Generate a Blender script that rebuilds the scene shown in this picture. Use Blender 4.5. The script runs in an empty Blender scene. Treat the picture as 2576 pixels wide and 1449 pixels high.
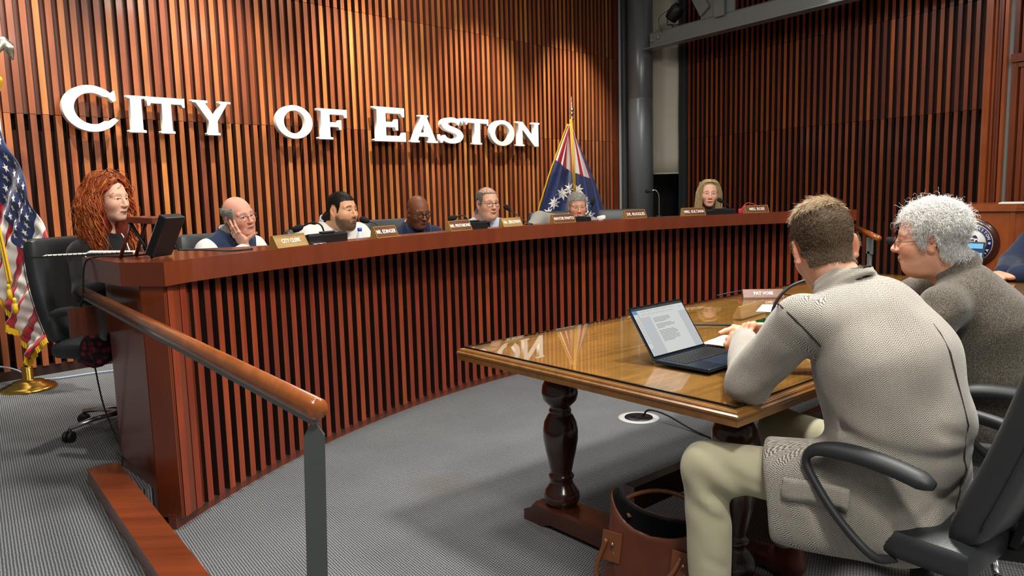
import bpy, bmesh, math, random
import numpy as np
from mathutils import Vector, Matrix
rnd = random.Random(7)
NP = np.random.RandomState(11)
sc = bpy.context.scene
COL = sc.collection
R = math.radians

# ------------------------------------------------------------------ camera
EYE = 1.40
cd = bpy.data.cameras.new('camera'); cam = bpy.data.objects.new('camera', cd); COL.objects.link(cam)
cd.sensor_width = 36.0; cd.lens = 1935.0/2576.0*36.0; cd.clip_start = 0.05
CR = Vector((1.0, -0.003, -0.026)); CU = Vector((0.026, 0.126, 0.992)); CF = Vector((0.0, 0.992, -0.126))
CF.normalize(); CR = (CR - CF*CR.dot(CF)).normalized(); CU = CR.cross(CF).normalized()
cam.matrix_world = Matrix(((CR.x, CU.x, -CF.x, 0), (CR.y, CU.y, -CF.y, 0), (CR.z, CU.z, -CF.z, EYE), (0, 0, 0, 1)))
sc.camera = cam

# ------------------------------------------------------------------ world, lights, exposure
w = bpy.data.worlds.new('room_ambient'); sc.world = w; w.use_nodes = True
w.node_tree.nodes['Background'].inputs[0].default_value = (1.0, 0.97, 0.93, 1)
w.node_tree.nodes['Background'].inputs[1].default_value = 0.13
sc.view_settings.view_transform = 'Standard'; sc.view_settings.look = 'None'
sc.view_settings.gamma = 1.0; sc.view_settings.use_curve_mapping = False
sc.view_settings.exposure = 0.0
sc.cycles.max_bounces = 6; sc.cycles.diffuse_bounces = 3; sc.cycles.glossy_bounces = 3
sc.cycles.caustics_reflective = False; sc.cycles.caustics_refractive = False

def lamp(name, kind, loc, target, power, size=0.3, color=(1, .93, .84), spot=None, blend=.4):
    l = bpy.data.lights.new(name, kind); l.energy = power; l.color = color
    if kind == 'AREA':
        l.shape = 'DISK'; l.size = size
    elif kind == 'SPOT':
        l.shadow_soft_size = size; l.spot_size = R(spot or 80); l.spot_blend = blend
    o = bpy.data.objects.new(name, l); COL.objects.link(o); o.location = loc
    d = Vector(target) - Vector(loc)
    o.rotation_euler = d.to_track_quat('-Z', 'Y').to_euler()
    return o
WD = Vector((0.682, 0.731, 0)); WN = Vector((0.731, -0.682, 0)); WP = Vector((-3.428, 5.445, 0))   # slatted back wall
def wallp(s, off, z): return WP + WD*s + WN*off + Vector((0, 0, z))
# track of wall-washing ceiling spots in front of the slatted wall
for s in (-.3, 1.3, 2.9, 4.5, 6.1):
    lamp('ceiling_spot', 'SPOT', wallp(s-.1, 1.15, 4.0), wallp(s+.1, 0, 1.7), 430, .05, spot=62, blend=.85)
lamp('ceiling_spot', 'SPOT', (3.30, 7.55, 4.05), (3.95, 7.65, 2.6), 130, .08, color=(1, .97, .93), spot=95, blend=.5)
lamp('ceiling_spot', 'SPOT', (-2.75, 4.75, 3.95), (-2.75, 4.85, 0), 200, .05, spot=48, blend=.25)
# general downlights over dais, well and gallery
for x, y, e in ((-.7, 3.5, 55), (1.5, 4.3, 55), (.5, .2, 90), (3.4, 4.6, 40), (1.3, 2.6, 150), (-1.8, 1.4, 14), (3.6, 1.6, 60)):
    lamp('ceiling_downlight', 'AREA', (x, y, 3.9), (x, y, 0), e, .5, color=(1, .96, .9))

lamp('added_sheen_light', 'AREA', (-.6, 7.0, 4.15), (-.6, 7.0, 0), 55, .9, color=(1, .97, .93))  # added soft light, placed to raise a sheen on the right wall slats
lamp('added_fill_light', 'AREA', (1.2, -1.6, 3.9), (2.2, 5.0, 1.8), 65, 1.2, color=(1, .97, .92))  # added unseen fill from behind the camera, brightens the truss and fronts

# ------------------------------------------------------------------ helpers
def lin(h):
    if isinstance(h, str):
        h = h.lstrip('#'); v = [int(h[i:i+2], 16)/255 for i in (0, 2, 4)]
    else: v = [c/255 for c in h]
    return tuple((c/12.92 if c <= .04045 else ((c+.055)/1.055)**2.4) for c in v)

def nmat(name):
    m = bpy.data.materials.new(name); m.use_nodes = True
    nt = m.node_tree; b = nt.nodes['Principled BSDF']
    return m, nt, b
def node(nt, t, **kw):
    n = nt.nodes.new(t)
    for k, v in kw.items():
        if k in n.inputs: n.inputs[k].default_value = v
        else: setattr(n, k, v)
    return n
def plain(name, col, rough=.5, metal=0.0, spec=.5, noise=0.0, nscale=20, bump=0.0, bscale=200, coat=0.0, sheen=0.0):
    m, nt, b = nmat(name); c = lin(col)
    b.inputs['Base Color'].default_value = (*c, 1); b.inputs['Roughness'].default_value = rough
    b.inputs['Metallic'].default_value = metal; b.inputs['Specular IOR Level'].default_value = spec
    b.inputs['Coat Weight'].default_value = coat; b.inputs['Coat Roughness'].default_value = .08
    b.inputs['Sheen Weight'].default_value = sheen
    tc = node(nt, 'ShaderNodeTexCoord')
    if noise > 0:
        n = node(nt, 'ShaderNodeTexNoise', Scale=nscale, Detail=3.0)
        nt.links.new(tc.outputs['Object'], n.inputs['Vector'])
        mp = node(nt, 'ShaderNodeMapRange'); mp.inputs[3].default_value = 1-noise; mp.inputs[4].default_value = 1+noise
        nt.links.new(n.outputs['Fac'], mp.inputs[0])
        mx = node(nt, 'ShaderNodeMix', data_type='RGBA', blend_type='MULTIPLY'); mx.inputs[0].default_value = 1
        mx.inputs[6].default_value = (*c, 1); nt.links.new(mp.outputs[0], mx.inputs[7]); nt.links.new(mx.outputs[2], b.inputs['Base Color'])
    if bump > 0:
        n = node(nt, 'ShaderNodeTexNoise', Scale=bscale, Detail=2.0); nt.links.new(tc.outputs['Object'], n.inputs['Vector'])
        bp = node(nt, 'ShaderNodeBump', Strength=bump, Distance=.002); nt.links.new(n.outputs['Fac'], bp.inputs['Height'])
        nt.links.new(bp.outputs[0], b.inputs['Normal'])
    return m
def wood(name, cols, rough=.35, axis=2, scale=6.0, stretch=.06, coat=.25, vary=.5, grain=1.0):
    """grained wood along one axis; every object takes its own tone between the given colours"""
    m, nt, b = nmat(name); L = nt.links.new
    tc = node(nt, 'ShaderNodeTexCoord'); oi = node(nt, 'ShaderNodeObjectInfo')
    add = node(nt, 'ShaderNodeVectorMath', operation='ADD'); L(tc.outputs['Object'], add.inputs[0])
    sc_ = node(nt, 'ShaderNodeVectorMath', operation='SCALE'); sc_.inputs['Scale'].default_value = 37.0
    cmb = node(nt, 'ShaderNodeCombineXYZ'); 
    for i in range(3): L(oi.outputs['Random'], cmb.inputs[i])
    L(cmb.outputs[0], sc_.inputs[0]); L(sc_.outputs[0], add.inputs[1])
    mp = node(nt, 'ShaderNodeMapping'); s = [1.0, 1.0, 1.0]; s[axis] = stretch; mp.inputs['Scale'].default_value = s
    L(add.outputs[0], mp.inputs['Vector'])
    n1 = node(nt, 'ShaderNodeTexNoise', Scale=scale*4, Detail=5.0, Roughness=.65); L(mp.outputs[0], n1.inputs['Vector'])
    n2 = node(nt, 'ShaderNodeTexNoise', Scale=scale*.5, Detail=2.0); L(add.outputs[0], n2.inputs['Vector'])
    cr = node(nt, 'ShaderNodeValToRGB'); L(oi.outputs['Random'], cr.inputs[0])
    k = len(cols)
    while len(cr.color_ramp.elements) < k: cr.color_ramp.elements.new(.5)
    for i, c in enumerate(cols):
        e = cr.color_ramp.elements[i]; e.position = i/max(1, k-1); e.color = (*lin(c), 1)
    cr.color_ramp.interpolation = 'LINEAR'
    a1 = node(nt, 'ShaderNodeMapRange'); a1.inputs[1].default_value = .3; a1.inputs[2].default_value = .7
    a1.inputs[3].default_value = 1-.28*grain; a1.inputs[4].default_value = 1+.22*grain; L(n1.outputs['Fac'], a1.inputs[0])
    a2 = node(nt, 'ShaderNodeMapRange'); a2.inputs[1].default_value = .3; a2.inputs[2].default_value = .7
    a2.inputs[3].default_value = .86; a2.inputs[4].default_value = 1.14; L(n2.outputs['Fac'], a2.inputs[0])
    mu = node(nt, 'ShaderNodeMath', operation='MULTIPLY'); L(a1.outputs[0], mu.inputs[0]); L(a2.outputs[0], mu.inputs[1])
    mx = node(nt, 'ShaderNodeMix', data_type='RGBA', blend_type='MULTIPLY'); mx.inputs[0].default_value = 1
    L(cr.outputs[0], mx.inputs[6]); L(mu.outputs[0], mx.inputs[7]); L(mx.outputs[2], b.inputs['Base Color'])
    b.inputs['Roughness'].default_value = rough; b.inputs['Coat Weight'].default_value = coat; b.inputs['Coat Roughness'].default_value = .12
    return m
def vcol(name, rough=.55, spec=.4, sss=0.0, bump=0.0, bscale=300, sheen=0.0):
    m, nt, b = nmat(name); a = node(nt, 'ShaderNodeVertexColor', layer_name='Col')
    nt.links.new(a.outputs['Color'], b.inputs['Base Color']); b.inputs['Roughness'].default_value = rough
    b.inputs['Specular IOR Level'].default_value = spec; b.inputs['Sheen Weight'].default_value = sheen
    if sss:
        b.inputs['Subsurface Weight'].default_value = sss; b.inputs['Subsurface Radius'].default_value = (.012, .005, .003); b.inputs['Subsurface Scale'].default_value = 1.0
    if bump:
        tc = node(nt, 'ShaderNodeTexCoord')
        n = node(nt, 'ShaderNodeTexNoise', Scale=bscale, Detail=2.0); nt.links.new(tc.outputs['Object'], n.inputs['Vector'])
        bp = node(nt, 'ShaderNodeBump', Strength=bump, Distance=.002); nt.links.new(n.outputs['Fac'], bp.inputs['Height']); nt.links.new(bp.outputs[0], b.inputs['Normal'])
    return m

def empty(name, loc=(0, 0, 0), rz=0.0, label=None, cat=None, group=None):
    o = bpy.data.objects.new(name, None); COL.objects.link(o); o.location = loc; o.rotation_euler = (0, 0, rz); o.empty_display_size = .1
    return tag(o, label, cat, group)
def tag(o, label=None, cat=None, group=None, kind=None):
    if label: o['label'] = label
    if cat: o['category'] = cat
    if group: o['group'] = group
    if kind: o['kind'] = kind
    return o
def mesh_from(name, V, F, mats=None, smooth=False, mi=None):
    me = bpy.data.meshes.new(name); V = np.asarray(V, dtype=np.float32)
    if isinstance(F, np.ndarray):
        nf, k = F.shape; me.vertices.add(len(V)); me.vertices.foreach_set('co', V.ravel())
        me.loops.add(nf*k); me.loops.foreach_set('vertex_index', F.ravel().astype(np.int32))
        me.polygons.add(nf); me.polygons.foreach_set('loop_start', np.arange(0, nf*k, k, dtype=np.int32))
        me.update(calc_edges=True)
    else:
        me.from_pydata([tuple(v) for v in V], [], F); me.update()
    for m in (mats if isinstance(mats, (list, tuple)) else [mats]):
        if m: me.materials.append(m)
    if mi is not None: me.polygons.foreach_set('material_index', np.asarray(mi, dtype=np.int32))
    if smooth: me.polygons.foreach_set('use_smooth', np.ones(len(me.polygons), dtype=bool))
    me.validate(); return me
def link(name, me, parent=None, loc=None, rot=None):
    o = bpy.data.objects.new(name, me); COL.objects.link(o)
    if parent: o.parent = parent
    if loc is not None: o.location = loc
    if rot is not None: o.rotation_euler = rot
    return o
def setcol(me, col):
    a = me.color_attributes.new('Col', 'FLOAT_COLOR', 'POINT')
    c = np.ones((len(me.vertices), 4), dtype=np.float32); c[:, :3] = col; a.data.foreach_set('color', c.ravel())

class MB:
    """collects boxes, tubes, lathes and prisms into one mesh"""
    def __init__(s): s.v = []; s.f = []; s.m = []; s.mi = 0; s.sm = []
    def add(s, V, F, smooth=False):
        o = len(s.v); s.v += [tuple(v) for v in V]; s.f += [tuple(i+o for i in f) for f in F]; s.m += [s.mi]*len(F); s.sm += [smooth]*len(F); return s
    def box(s, c, size, M=None, bev=0.0):
        x, y, z = [a/2 for a in size]; c = Vector(c)
        if bev > 0:
            bm = bmesh.new(); bmesh.ops.create_cube(bm, size=1.0, matrix=Matrix.Diagonal((*size, 1)))
            bmesh.ops.bevel(bm, geom=bm.edges[:], offset=bev, segments=2, affect='EDGES', profile=.5)
            V = [v.co.copy() for v in bm.verts]; bm.verts.index_update(); F = [[v.index for v in f.verts] for f in bm.faces]; bm.free()
        else:
            V = [Vector(p) for p in ((-x,-y,-z),(x,-y,-z),(x,y,-z),(-x,y,-z),(-x,-y,z),(x,-y,z),(x,y,z),(-x,y,z))]
            F = [(0,3,2,1),(4,5,6,7),(0,1,5,4),(1,2,6,5),(2,3,7,6),(3,0,4,7)]
        if M is not None: V = [M @ v for v in V]
        return s.add([v+c for v in V], F)
    def prism(s, pts, z0, z1):
        n = len(pts); V = [(p[0], p[1], z0) for p in pts]+[(p[0], p[1], z1) for p in pts]
        return s.add(V, [tuple(range(n-1, -1, -1)), tuple(range(n, 2*n))]+[(i, (i+1) % n, n+(i+1) % n, n+i) for i in range(n)])
    def tube(s, pts, r, seg=8, caps=True, flat=None, up=None):
        pts = [Vector(p) for p in pts]; n = len(pts); rs = r if isinstance(r, (list, tuple)) else [r]*n
        V = []; a = None
        for i, p in enumerate(pts):
            t = (pts[min(i+1, n-1)]-pts[max(i-1, 0)]).normalized()
            if a is None:
                a = Vector(up) if up else (Vector((0, 0, 1)) if abs(t.z) < .9 else Vector((1, 0, 0)))
            a = (a - t*a.dot(t)).normalized(); b = t.cross(a)
            for k in range(seg):
                q = 2*math.pi*k/seg; fa = flat or 1.0
                V.append(p + a*(math.cos(q)*rs[i]*fa) + b*(math.sin(q)*rs[i]))
        F = [(i*seg+k, i*seg+(k+1) % seg, (i+1)*seg+(k+1) % seg, (i+1)*seg+k) for i in range(n-1) for k in range(seg)]
        if caps: F += [tuple(range(seg-1, -1, -1)), tuple(range((n-1)*seg, n*seg))]
        return s.add(V, F, True)
    def lathe(s, prof, c=(0, 0, 0), seg=24, M=None):
        V = []; n = len(prof)
        for r, z in prof:
            for k in range(seg): V.append(Vector((r*math.cos(2*math.pi*k/seg), r*math.sin(2*math.pi*k/seg), z)))
        F = [(i*seg+k, i*seg+(k+1) % seg, (i+1)*seg+(k+1) % seg, (i+1)*seg+k) for i in range(n-1) for k in range(seg)]
        F += [tuple(range(seg-1, -1, -1)), tuple(range((n-1)*seg, n*seg))]
        if M is not None: V = [M @ v for v in V]
        return s.add([v+Vector(c) for v in V], F, True)
    def ball(s, c, r, seg=12, rings=8, M=None):
        r = r if isinstance(r, (tuple, list)) else (r, r, r); V = []; F = []
        for i in range(rings+1):
            t = math.pi*i/rings
            for k in range(seg):
                q = 2*math.pi*k/seg; V.append(Vector((r[0]*math.sin(t)*math.cos(q), r[1]*math.sin(t)*math.sin(q), r[2]*math.cos(t))))
        for i in range(rings):
            for k in range(seg): F.append((i*seg+k, (i+1)*seg+k, (i+1)*seg+(k+1) % seg, i*seg+(k+1) % seg))
        if M is not None: V = [M @ v for v in V]
        return s.add([v+Vector(c) for v in V], F, True)
    def mesh(s, name, mats):
        me = bpy.data.meshes.new(name); me.from_pydata(s.v, [], s.f); me.update()
        for m in (mats if isinstance(mats, (list, tuple)) else [mats]): me.materials.append(m)
        me.polygons.foreach_set('material_index', np.asarray(s.m, dtype=np.int32))
        me.polygons.foreach_set('use_smooth', np.asarray(s.sm, dtype=bool))
        bm = bmesh.new(); bm.from_mesh(me); bmesh.ops.recalc_face_normals(bm, faces=bm.faces); bm.to_mesh(me); bm.free()
        return me
    def obj(s, name, mats, parent=None, loc=None, rot=None):
        return link(name, s.mesh(name, mats), parent, loc, rot)
def smooth_angle(me, ang=40):
    try: me.set_sharp_from_angle(angle=R(ang))
    except Exception: pass
def spline(pts, n=8):
    """Catmull-Rom through points"""
    P = [Vector(p) for p in pts]; P = [P[0]*2-P[1]]+P+[P[-1]*2-P[-2]]; out = []
    for i in range(1, len(P)-2):
        for k in range(n):
            t = k/n; a, b, c, d = P[i-1], P[i], P[i+1], P[i+2]
            out.append(.5*((2*b)+(c-a)*t+(2*a-5*b+4*c-d)*t*t+(3*b-a-3*c+d)*t**3))
    out.append(P[-2]); return out
def copy_tree(o, parent=None):
    c = o.copy(); COL.objects.link(c)
    if parent: c.parent = parent; c.matrix_parent_inverse = o.matrix_parent_inverse.copy()
    for ch in list(o.children): copy_tree(ch, c)
    return c
def text_mesh(name, s, size, extrude=.0005, bold=0.0, align='CENTER', sx=1.0):
    cu = bpy.data.curves.new(name, 'FONT'); cu.body = s; cu.size = size; cu.extrude = extrude; cu.offset = bold; cu.align_x = align; cu.align_y = 'CENTER'; cu.resolution_u = 3
    o = bpy.data.objects.new(name, cu); COL.objects.link(o)
    me = bpy.data.meshes.new_from_object(o.evaluated_get(bpy.context.evaluated_depsgraph_get()))
    bpy.data.objects.remove(o); bpy.data.curves.remove(cu)
    if sx != 1.0: me.transform(Matrix.Diagonal((sx, 1, 1, 1)))
    me.materials.clear(); return me
def attach(o, parent):
    """parent a child built in world coordinates to a top-level object"""
    o.parent = parent; o.matrix_parent_inverse = parent.matrix_basis.inverted(); return o
# ================================================================== materials of the setting
HP = 0.16                                   # raised platform above the well
M_slat = wood('slat_wood', ['#8c4724', '#a3592d', '#814127', '#b66a34', '#95502e', '#c27a3b', '#884829'], rough=.38, coat=.2)
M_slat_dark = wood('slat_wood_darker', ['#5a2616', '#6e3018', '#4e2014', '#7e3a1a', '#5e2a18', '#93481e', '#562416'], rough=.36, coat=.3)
M_fill = wood('filler_wood', ['#643421', '#5c2f1c'], rough=.45, coat=.1)
M_fill2 = wood('filler_wood_darker', ['#34180e', '#2e150c'], rough=.45, coat=.1)
M_back = plain('dark_backing', '#1c100c', .8)
M_counter = wood('counter_wood', ['#6e2f17', '#74341a'], rough=.3, coat=.45, scale=3, stretch=.15, grain=.5)
M_cslat = wood('counter_slat_wood', ['#7c2f1a', '#8c3518', '#742a18', '#96401c', '#82331c'], rough=.4, coat=.15)
M_rail = wood('rail_wood', ['#94501f', '#94501f'], rough=.22, axis=1, coat=.7)
M_steel = plain('grey_painted_steel', '#79817e', .42, noise=.05)
M_steel_dark = plain('dark_painted_steel', '#34383a', .4)
M_column = plain('column_paint', '#5a5f60', .28, spec=.6)
M_black = plain('black_plastic', '#101112', .45)
M_void = plain('black_recess', '#050505', .9)
M_cream = plain('cream_fabric', '#c9c2af', .9, bump=.15)
M_ceiling = plain('ceiling_paint', '#8c8a84', .9)

def carpet():
    m, nt, b = nmat('ribbed_carpet'); L = nt.links.new
    tc = node(nt, 'ShaderNodeTexCoord'); mp = node(nt, 'ShaderNodeMapping'); mp.inputs['Rotation'].default_value = (0, 0, R(-125))
    L(tc.outputs['Object'], mp.inputs['Vector']); sx = node(nt, 'ShaderNodeSeparateXYZ')
    nz = node(nt, 'ShaderNodeTexNoise', Scale=45.0, Detail=2.0); L(tc.outputs['Object'], nz.inputs['Vector'])
    wob = node(nt, 'ShaderNodeMix', data_type='VECTOR'); wob.inputs[0].default_value = .004
    L(mp.outputs[0], wob.inputs[4]); L(nz.outputs['Color'], wob.inputs[5]); L(wob.outputs[1], sx.inputs[0])
    def wave(out, per, ph=None):
        a = node(nt, 'ShaderNodeMath', operation='MULTIPLY'); L(out, a.inputs[0]); a.inputs[1].default_value = 2*math.pi/per
        src = a.outputs[0]
        if ph is not None:
            ad = node(nt, 'ShaderNodeMath', operation='ADD'); L(src, ad.inputs[0]); L(ph, ad.inputs[1]); src = ad.outputs[0]
        s = node(nt, 'ShaderNodeMath', operation='SINE'); L(src, s.inputs[0]); return s.outputs[0]
    rows = wave(sx.outputs['Y'], .0105)
    fl = node(nt, 'ShaderNodeMath', operation='DIVIDE'); L(sx.outputs['Y'], fl.inputs[0]); fl.inputs[1].default_value = .0105
    fl2 = node(nt, 'ShaderNodeMath', operation='FLOOR'); L(fl.outputs[0], fl2.inputs[0])
    ph = node(nt, 'ShaderNodeMath', operation='MULTIPLY'); L(fl2.outputs[0], ph.inputs[0]); ph.inputs[1].default_value = math.pi
    loops = wave(sx.outputs['X'], .0120, ph.outputs[0])
    ad = node(nt, 'ShaderNodeMath', operation='MULTIPLY_ADD'); L(loops, ad.inputs[0]); ad.inputs[1].default_value = 1.0; L(rows, ad.inputs[2])
    rg = node(nt, 'ShaderNodeMapRange'); rg.inputs[1].default_value = -1.5; rg.inputs[2].default_value = 1.6; L(ad.outputs[0], rg.inputs[0])
    cr = node(nt, 'ShaderNodeValToRGB'); e = cr.color_ramp.elements
    e[0].position = .1; e[0].color = (*lin('#2c2e2f'), 1); e[1].position = .8; e[1].color = (*lin('#96989a'), 1); L(rg.outputs[0], cr.inputs[0])
    n2 = node(nt, 'ShaderNodeTexNoise', Scale=2.2, Detail=3.0); L(tc.outputs['Object'], n2.inputs['Vector'])
    r2 = node(nt, 'ShaderNodeMapRange'); r2.inputs[1].default_value = .35; r2.inputs[2].default_value = .7; r2.inputs[3].default_value = .92; r2.inputs[4].default_value = 1.05; L(n2.outputs['Fac'], r2.inputs[0])
    mx = node(nt, 'ShaderNodeMix', data_type='RGBA', blend_type='MULTIPLY'); mx.inputs[0].default_value = 1; L(cr.outputs[0], mx.inputs[6]); L(r2.outputs[0], mx.inputs[7])
    # a faint brown stain in the middle of the well
    sub = node(nt, 'ShaderNodeVectorMath', operation='SUBTRACT'); L(tc.outputs['Object'], sub.inputs[0]); sub.inputs[1].default_value = (-.36, 3.55, 0)
    ln = node(nt, 'ShaderNodeVectorMath', operation='LENGTH'); L(sub.outputs[0], ln.inputs[0])
    sr = node(nt, 'ShaderNodeMapRange'); sr.inputs[1].default_value = .05; sr.inputs[2].default_value = .2; sr.inputs[3].default_value = .45; sr.inputs[4].default_value = 0; L(ln.outputs['Value'], sr.inputs[0])
    st = node(nt, 'ShaderNodeMix', data_type='RGBA', blend_type='MULTIPLY'); L(sr.outputs[0], st.inputs[0]); L(mx.outputs[2], st.inputs[6]); st.inputs[7].default_value = (.75, .56, .42, 1)
    L(st.outputs[2], b.inputs['Base Color']); b.inputs['Roughness'].default_value = .95; b.inputs['Specular IOR Level'].default_value = .1
    bp = node(nt, 'ShaderNodeBump', Strength=.8, Distance=.004); L(rg.outputs[0], bp.inputs['Height']); L(bp.outputs[0], b.inputs['Normal'])
    return m
M_carpet = carpet()

# ================================================================== floors
f = MB(); f.box((1.5, 4.5, -.05), (16, 16, .1)); tag(f.obj('floor', M_carpet), kind='structure')
CC = Vector((3.734, 1.956, 0))              # centre of the curved dais
def arc(r, deg, z=0.0): return Vector((CC.x+r*math.cos(R(deg)), CC.y+r*math.sin(R(deg)), z))
CD = Vector((.611, -.791, 0)); CNR = Vector((.791, .611, 0))   # direction of kerb and guard rail, and towards the well
KP = Vector((-1.46, 2.81, 0))               # a point on the kerb's axis
pf = [arc(5.36, a) for a in range(97, 166, 3)]+[arc(5.36, 166)]
pf += [KP+CD*(-.45)-CNR*.05, KP+CD*3.6-CNR*.05, Vector((-7, -2, 0)), Vector((-7, 12.5, 0)), Vector((4.4, 12.5, 0)), Vector((3.2, 9.2, 0))]
f = MB(); f.prism([(p.x, p.y) for p in pf], .0, HP); tag(f.obj('floor', M_carpet), kind='structure')

# ================================================================== slatted back wall
PITCH = .0805
M_side2 = plain('slat_side_painted_shade_brown', '#4a2414', .6)  # both side tones put the shade between slats into the colour
M_side = plain('slat_side_painted_shade_dark', '#1d0c07', .6)
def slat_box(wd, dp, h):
    """a wood front (and back) on a slat whose long sides have shade painted in"""
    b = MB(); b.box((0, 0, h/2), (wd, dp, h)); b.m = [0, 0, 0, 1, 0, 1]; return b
Z0, Z1, Z2, Z3 = HP+.07, 2.02, 3.12, 4.3
wb = MB(); Mw = Matrix(((WD.x, WN.x, 0), (WD.y, WN.y, 0), (0, 0, 1))).to_4x4()
wb.box(wallp(3.45, -.13, (Z3+HP)/2), (7.8, .04, Z3-HP), Mw)
wall_back = tag(wb.obj('wall_back', M_back), kind='structure')
a = MB()
a.box(wallp(3.45, -.075, (Z0+Z1)/2-.03), (7.8, .012, Z1-Z0-.16), Mw); a.obj('filler_panel', M_fill2, wall_back)
a = MB(); a.box(wallp(3.45, -.022, (Z1+Z2)/2), (7.8, .012, Z2-Z1), Mw); a.obj('filler_panel', M_fill, wall_back)
a = MB(); a.box(wallp(3.45, -.06, (Z2+Z3)/2+.03), (7.8, .012, Z3-Z2-.06), Mw); a.obj('filler_panel', M_fill2, wall_back)
ang_w = math.atan2(WD.y, WD.x)
n_slat = int(7.45/PITCH)
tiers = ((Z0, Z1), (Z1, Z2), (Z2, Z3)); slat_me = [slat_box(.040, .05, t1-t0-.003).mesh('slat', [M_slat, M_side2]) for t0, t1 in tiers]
for k, (t0, t1) in enumerate(tiers):
    for i in range(n_slat):
        s = -.2+i*PITCH
        if s > 7.1: break
        link('slat', slat_me[k], wall_back, wallp(s, .0+rnd.uniform(-.0015, .0015), t0), (0, 0, ang_w))
bb = MB(); bb.box(wallp(3.45, -.02, HP+.035), (7.8, .05, .07), Mw); tag(bb.obj('baseboard_back', M_fill2), kind='structure')
e = MB(); e.box(wallp(7.235, .0, 2.2), (.17, .07, 4.1), Mw); tag(e.obj('trim_1', M_slat_dark), kind='structure')

# ================================================================== slatted right wall with a door
RP = Vector((2.411, 10.422, 0)); RD = Vector((.493, -.870, 0)); RN = Vector((-.870, -.493, 0))
def rwall(s, off, z): return RP + RD*s + RN*off + Vector((0, 0, z))
Mr = Matrix(((RD.x, RN.x, 0), (RD.y, RN.y, 0), (0, 0, 1))).to_4x4()
wb = MB(); wb.box(rwall(2.6, -.13, 2.15), (5.4, .04, 4.3), Mr); wall_right = tag(wb.obj('wall_right', M_back), kind='structure')
Zr = 1.03
a = MB(); a.box(rwall(1.9, -.055, (Zr+Z1)/2-.06), (3.9, .012, Z1-Zr-.12), Mr); a.obj('filler_panel', M_back, wall_right)
a = MB(); a.box(rwall(1.9, -.022, (Z1+2.98)/2), (3.9, .012, 2.98-Z1), Mr); a.obj('filler_panel', M_fill2, wall_right)
a = MB(); a.box(rwall(1.9, -.03, .53), (3.9, .012, .9), Mr); a.obj('filler_panel', M_back, wall_right)
ang_r = math.atan2(RD.y, RD.x)
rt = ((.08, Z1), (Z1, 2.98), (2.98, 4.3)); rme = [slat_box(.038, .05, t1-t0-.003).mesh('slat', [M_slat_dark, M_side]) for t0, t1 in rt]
for k, (t0, t1) in enumerate(rt):
    for i in range(47):
        s = .03+i*.083
        if s > 3.80: break
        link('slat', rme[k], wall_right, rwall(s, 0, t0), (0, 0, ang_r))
for s, wd, off, mm in ((3.872, .058, .01, M_slat_dark), (3.92, .02, -.01, M_slat_dark), (3.945, .018, -.02, M_slat_dark), (3.972, .02, -.01, M_slat_dark), (4.02, .03, .012, M_slat_dark), (4.06, .05, -.03, M_steel)):
    a = MB(); a.box(rwall(s, off, 2.15), (wd, .06, 4.3), Mr); a.obj('board', mm, wall_right)
for s in (4.10, 4.165, 4.24, 4.32, 4.4, 4.5, 4.6, 4.7, 4.8, 4.9, 5.0):
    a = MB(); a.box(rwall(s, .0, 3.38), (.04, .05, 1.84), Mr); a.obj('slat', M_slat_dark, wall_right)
tag(bb, kind=None)
door = MB(); door.box(rwall(4.75, -.06, 1.15), (.95, .04, 2.3), Mr); d1 = tag(door.obj('door_1', wood('door_wood', ['#7a3c1c', '#7a3c1c'], rough=.35)), kind='structure')
fr = MB()
for s, wd, off in ((4.105, .05, .03), (4.165, .04, .015), (4.205, .03, .0), (4.235, .022, -.02)): fr.box(rwall(s, off-.03, 1.2-.02*off), (wd, .07, 2.4-(s-4.1)*.5), Mr)
fr.box(rwall(4.75, .02, 2.42), (1.35, .07, .07), Mr); fr.box(rwall(4.75, .0, 2.36), (1.25, .07, .04), Mr); fr.obj('door_frame', M_slat_dark, d1)
hd = MB(); hd.tube([rwall(4.33, -.03, 1.0), rwall(4.33, .03, 1.0), rwall(4.43, .03, 1.0)], .01); hd.obj('door_handle', plain('handle_metal', '#9a9890', .3, 1.0), d1)

# ================================================================== recess with column and fabric screen
rc = MB(); rc.box((2.1, 11.55, 2.2), (2.4, .06, 4.4)); tag(rc.obj('wall_recess', M_void), kind='structure')
cl = MB(); cl.lathe([(.165, .1), (.165, 2.55), (.163, 2.555), (.165, 2.56), (.165, 4.3)], (1.775, 10.45, 0), 40); tag(cl.obj('column', M_column), 'round grey steel column between the two slatted walls', 'column')
a = MB(); a.box((1.545, 10.73, 2.2), (.035, .1, 4.2), Matrix.Rotation(R(10), 4, 'Z')); a.box((1.60, 10.80, 2.2), (.12, .02, 4.2)); tag(a.obj('trim_2', [M_steel_dark]), kind='structure')
a = MB(); a.box((1.528, 10.66, 2.2), (.03, .012, 4.2)); tag(a.obj('trim_3', M_steel), kind='structure')
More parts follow.
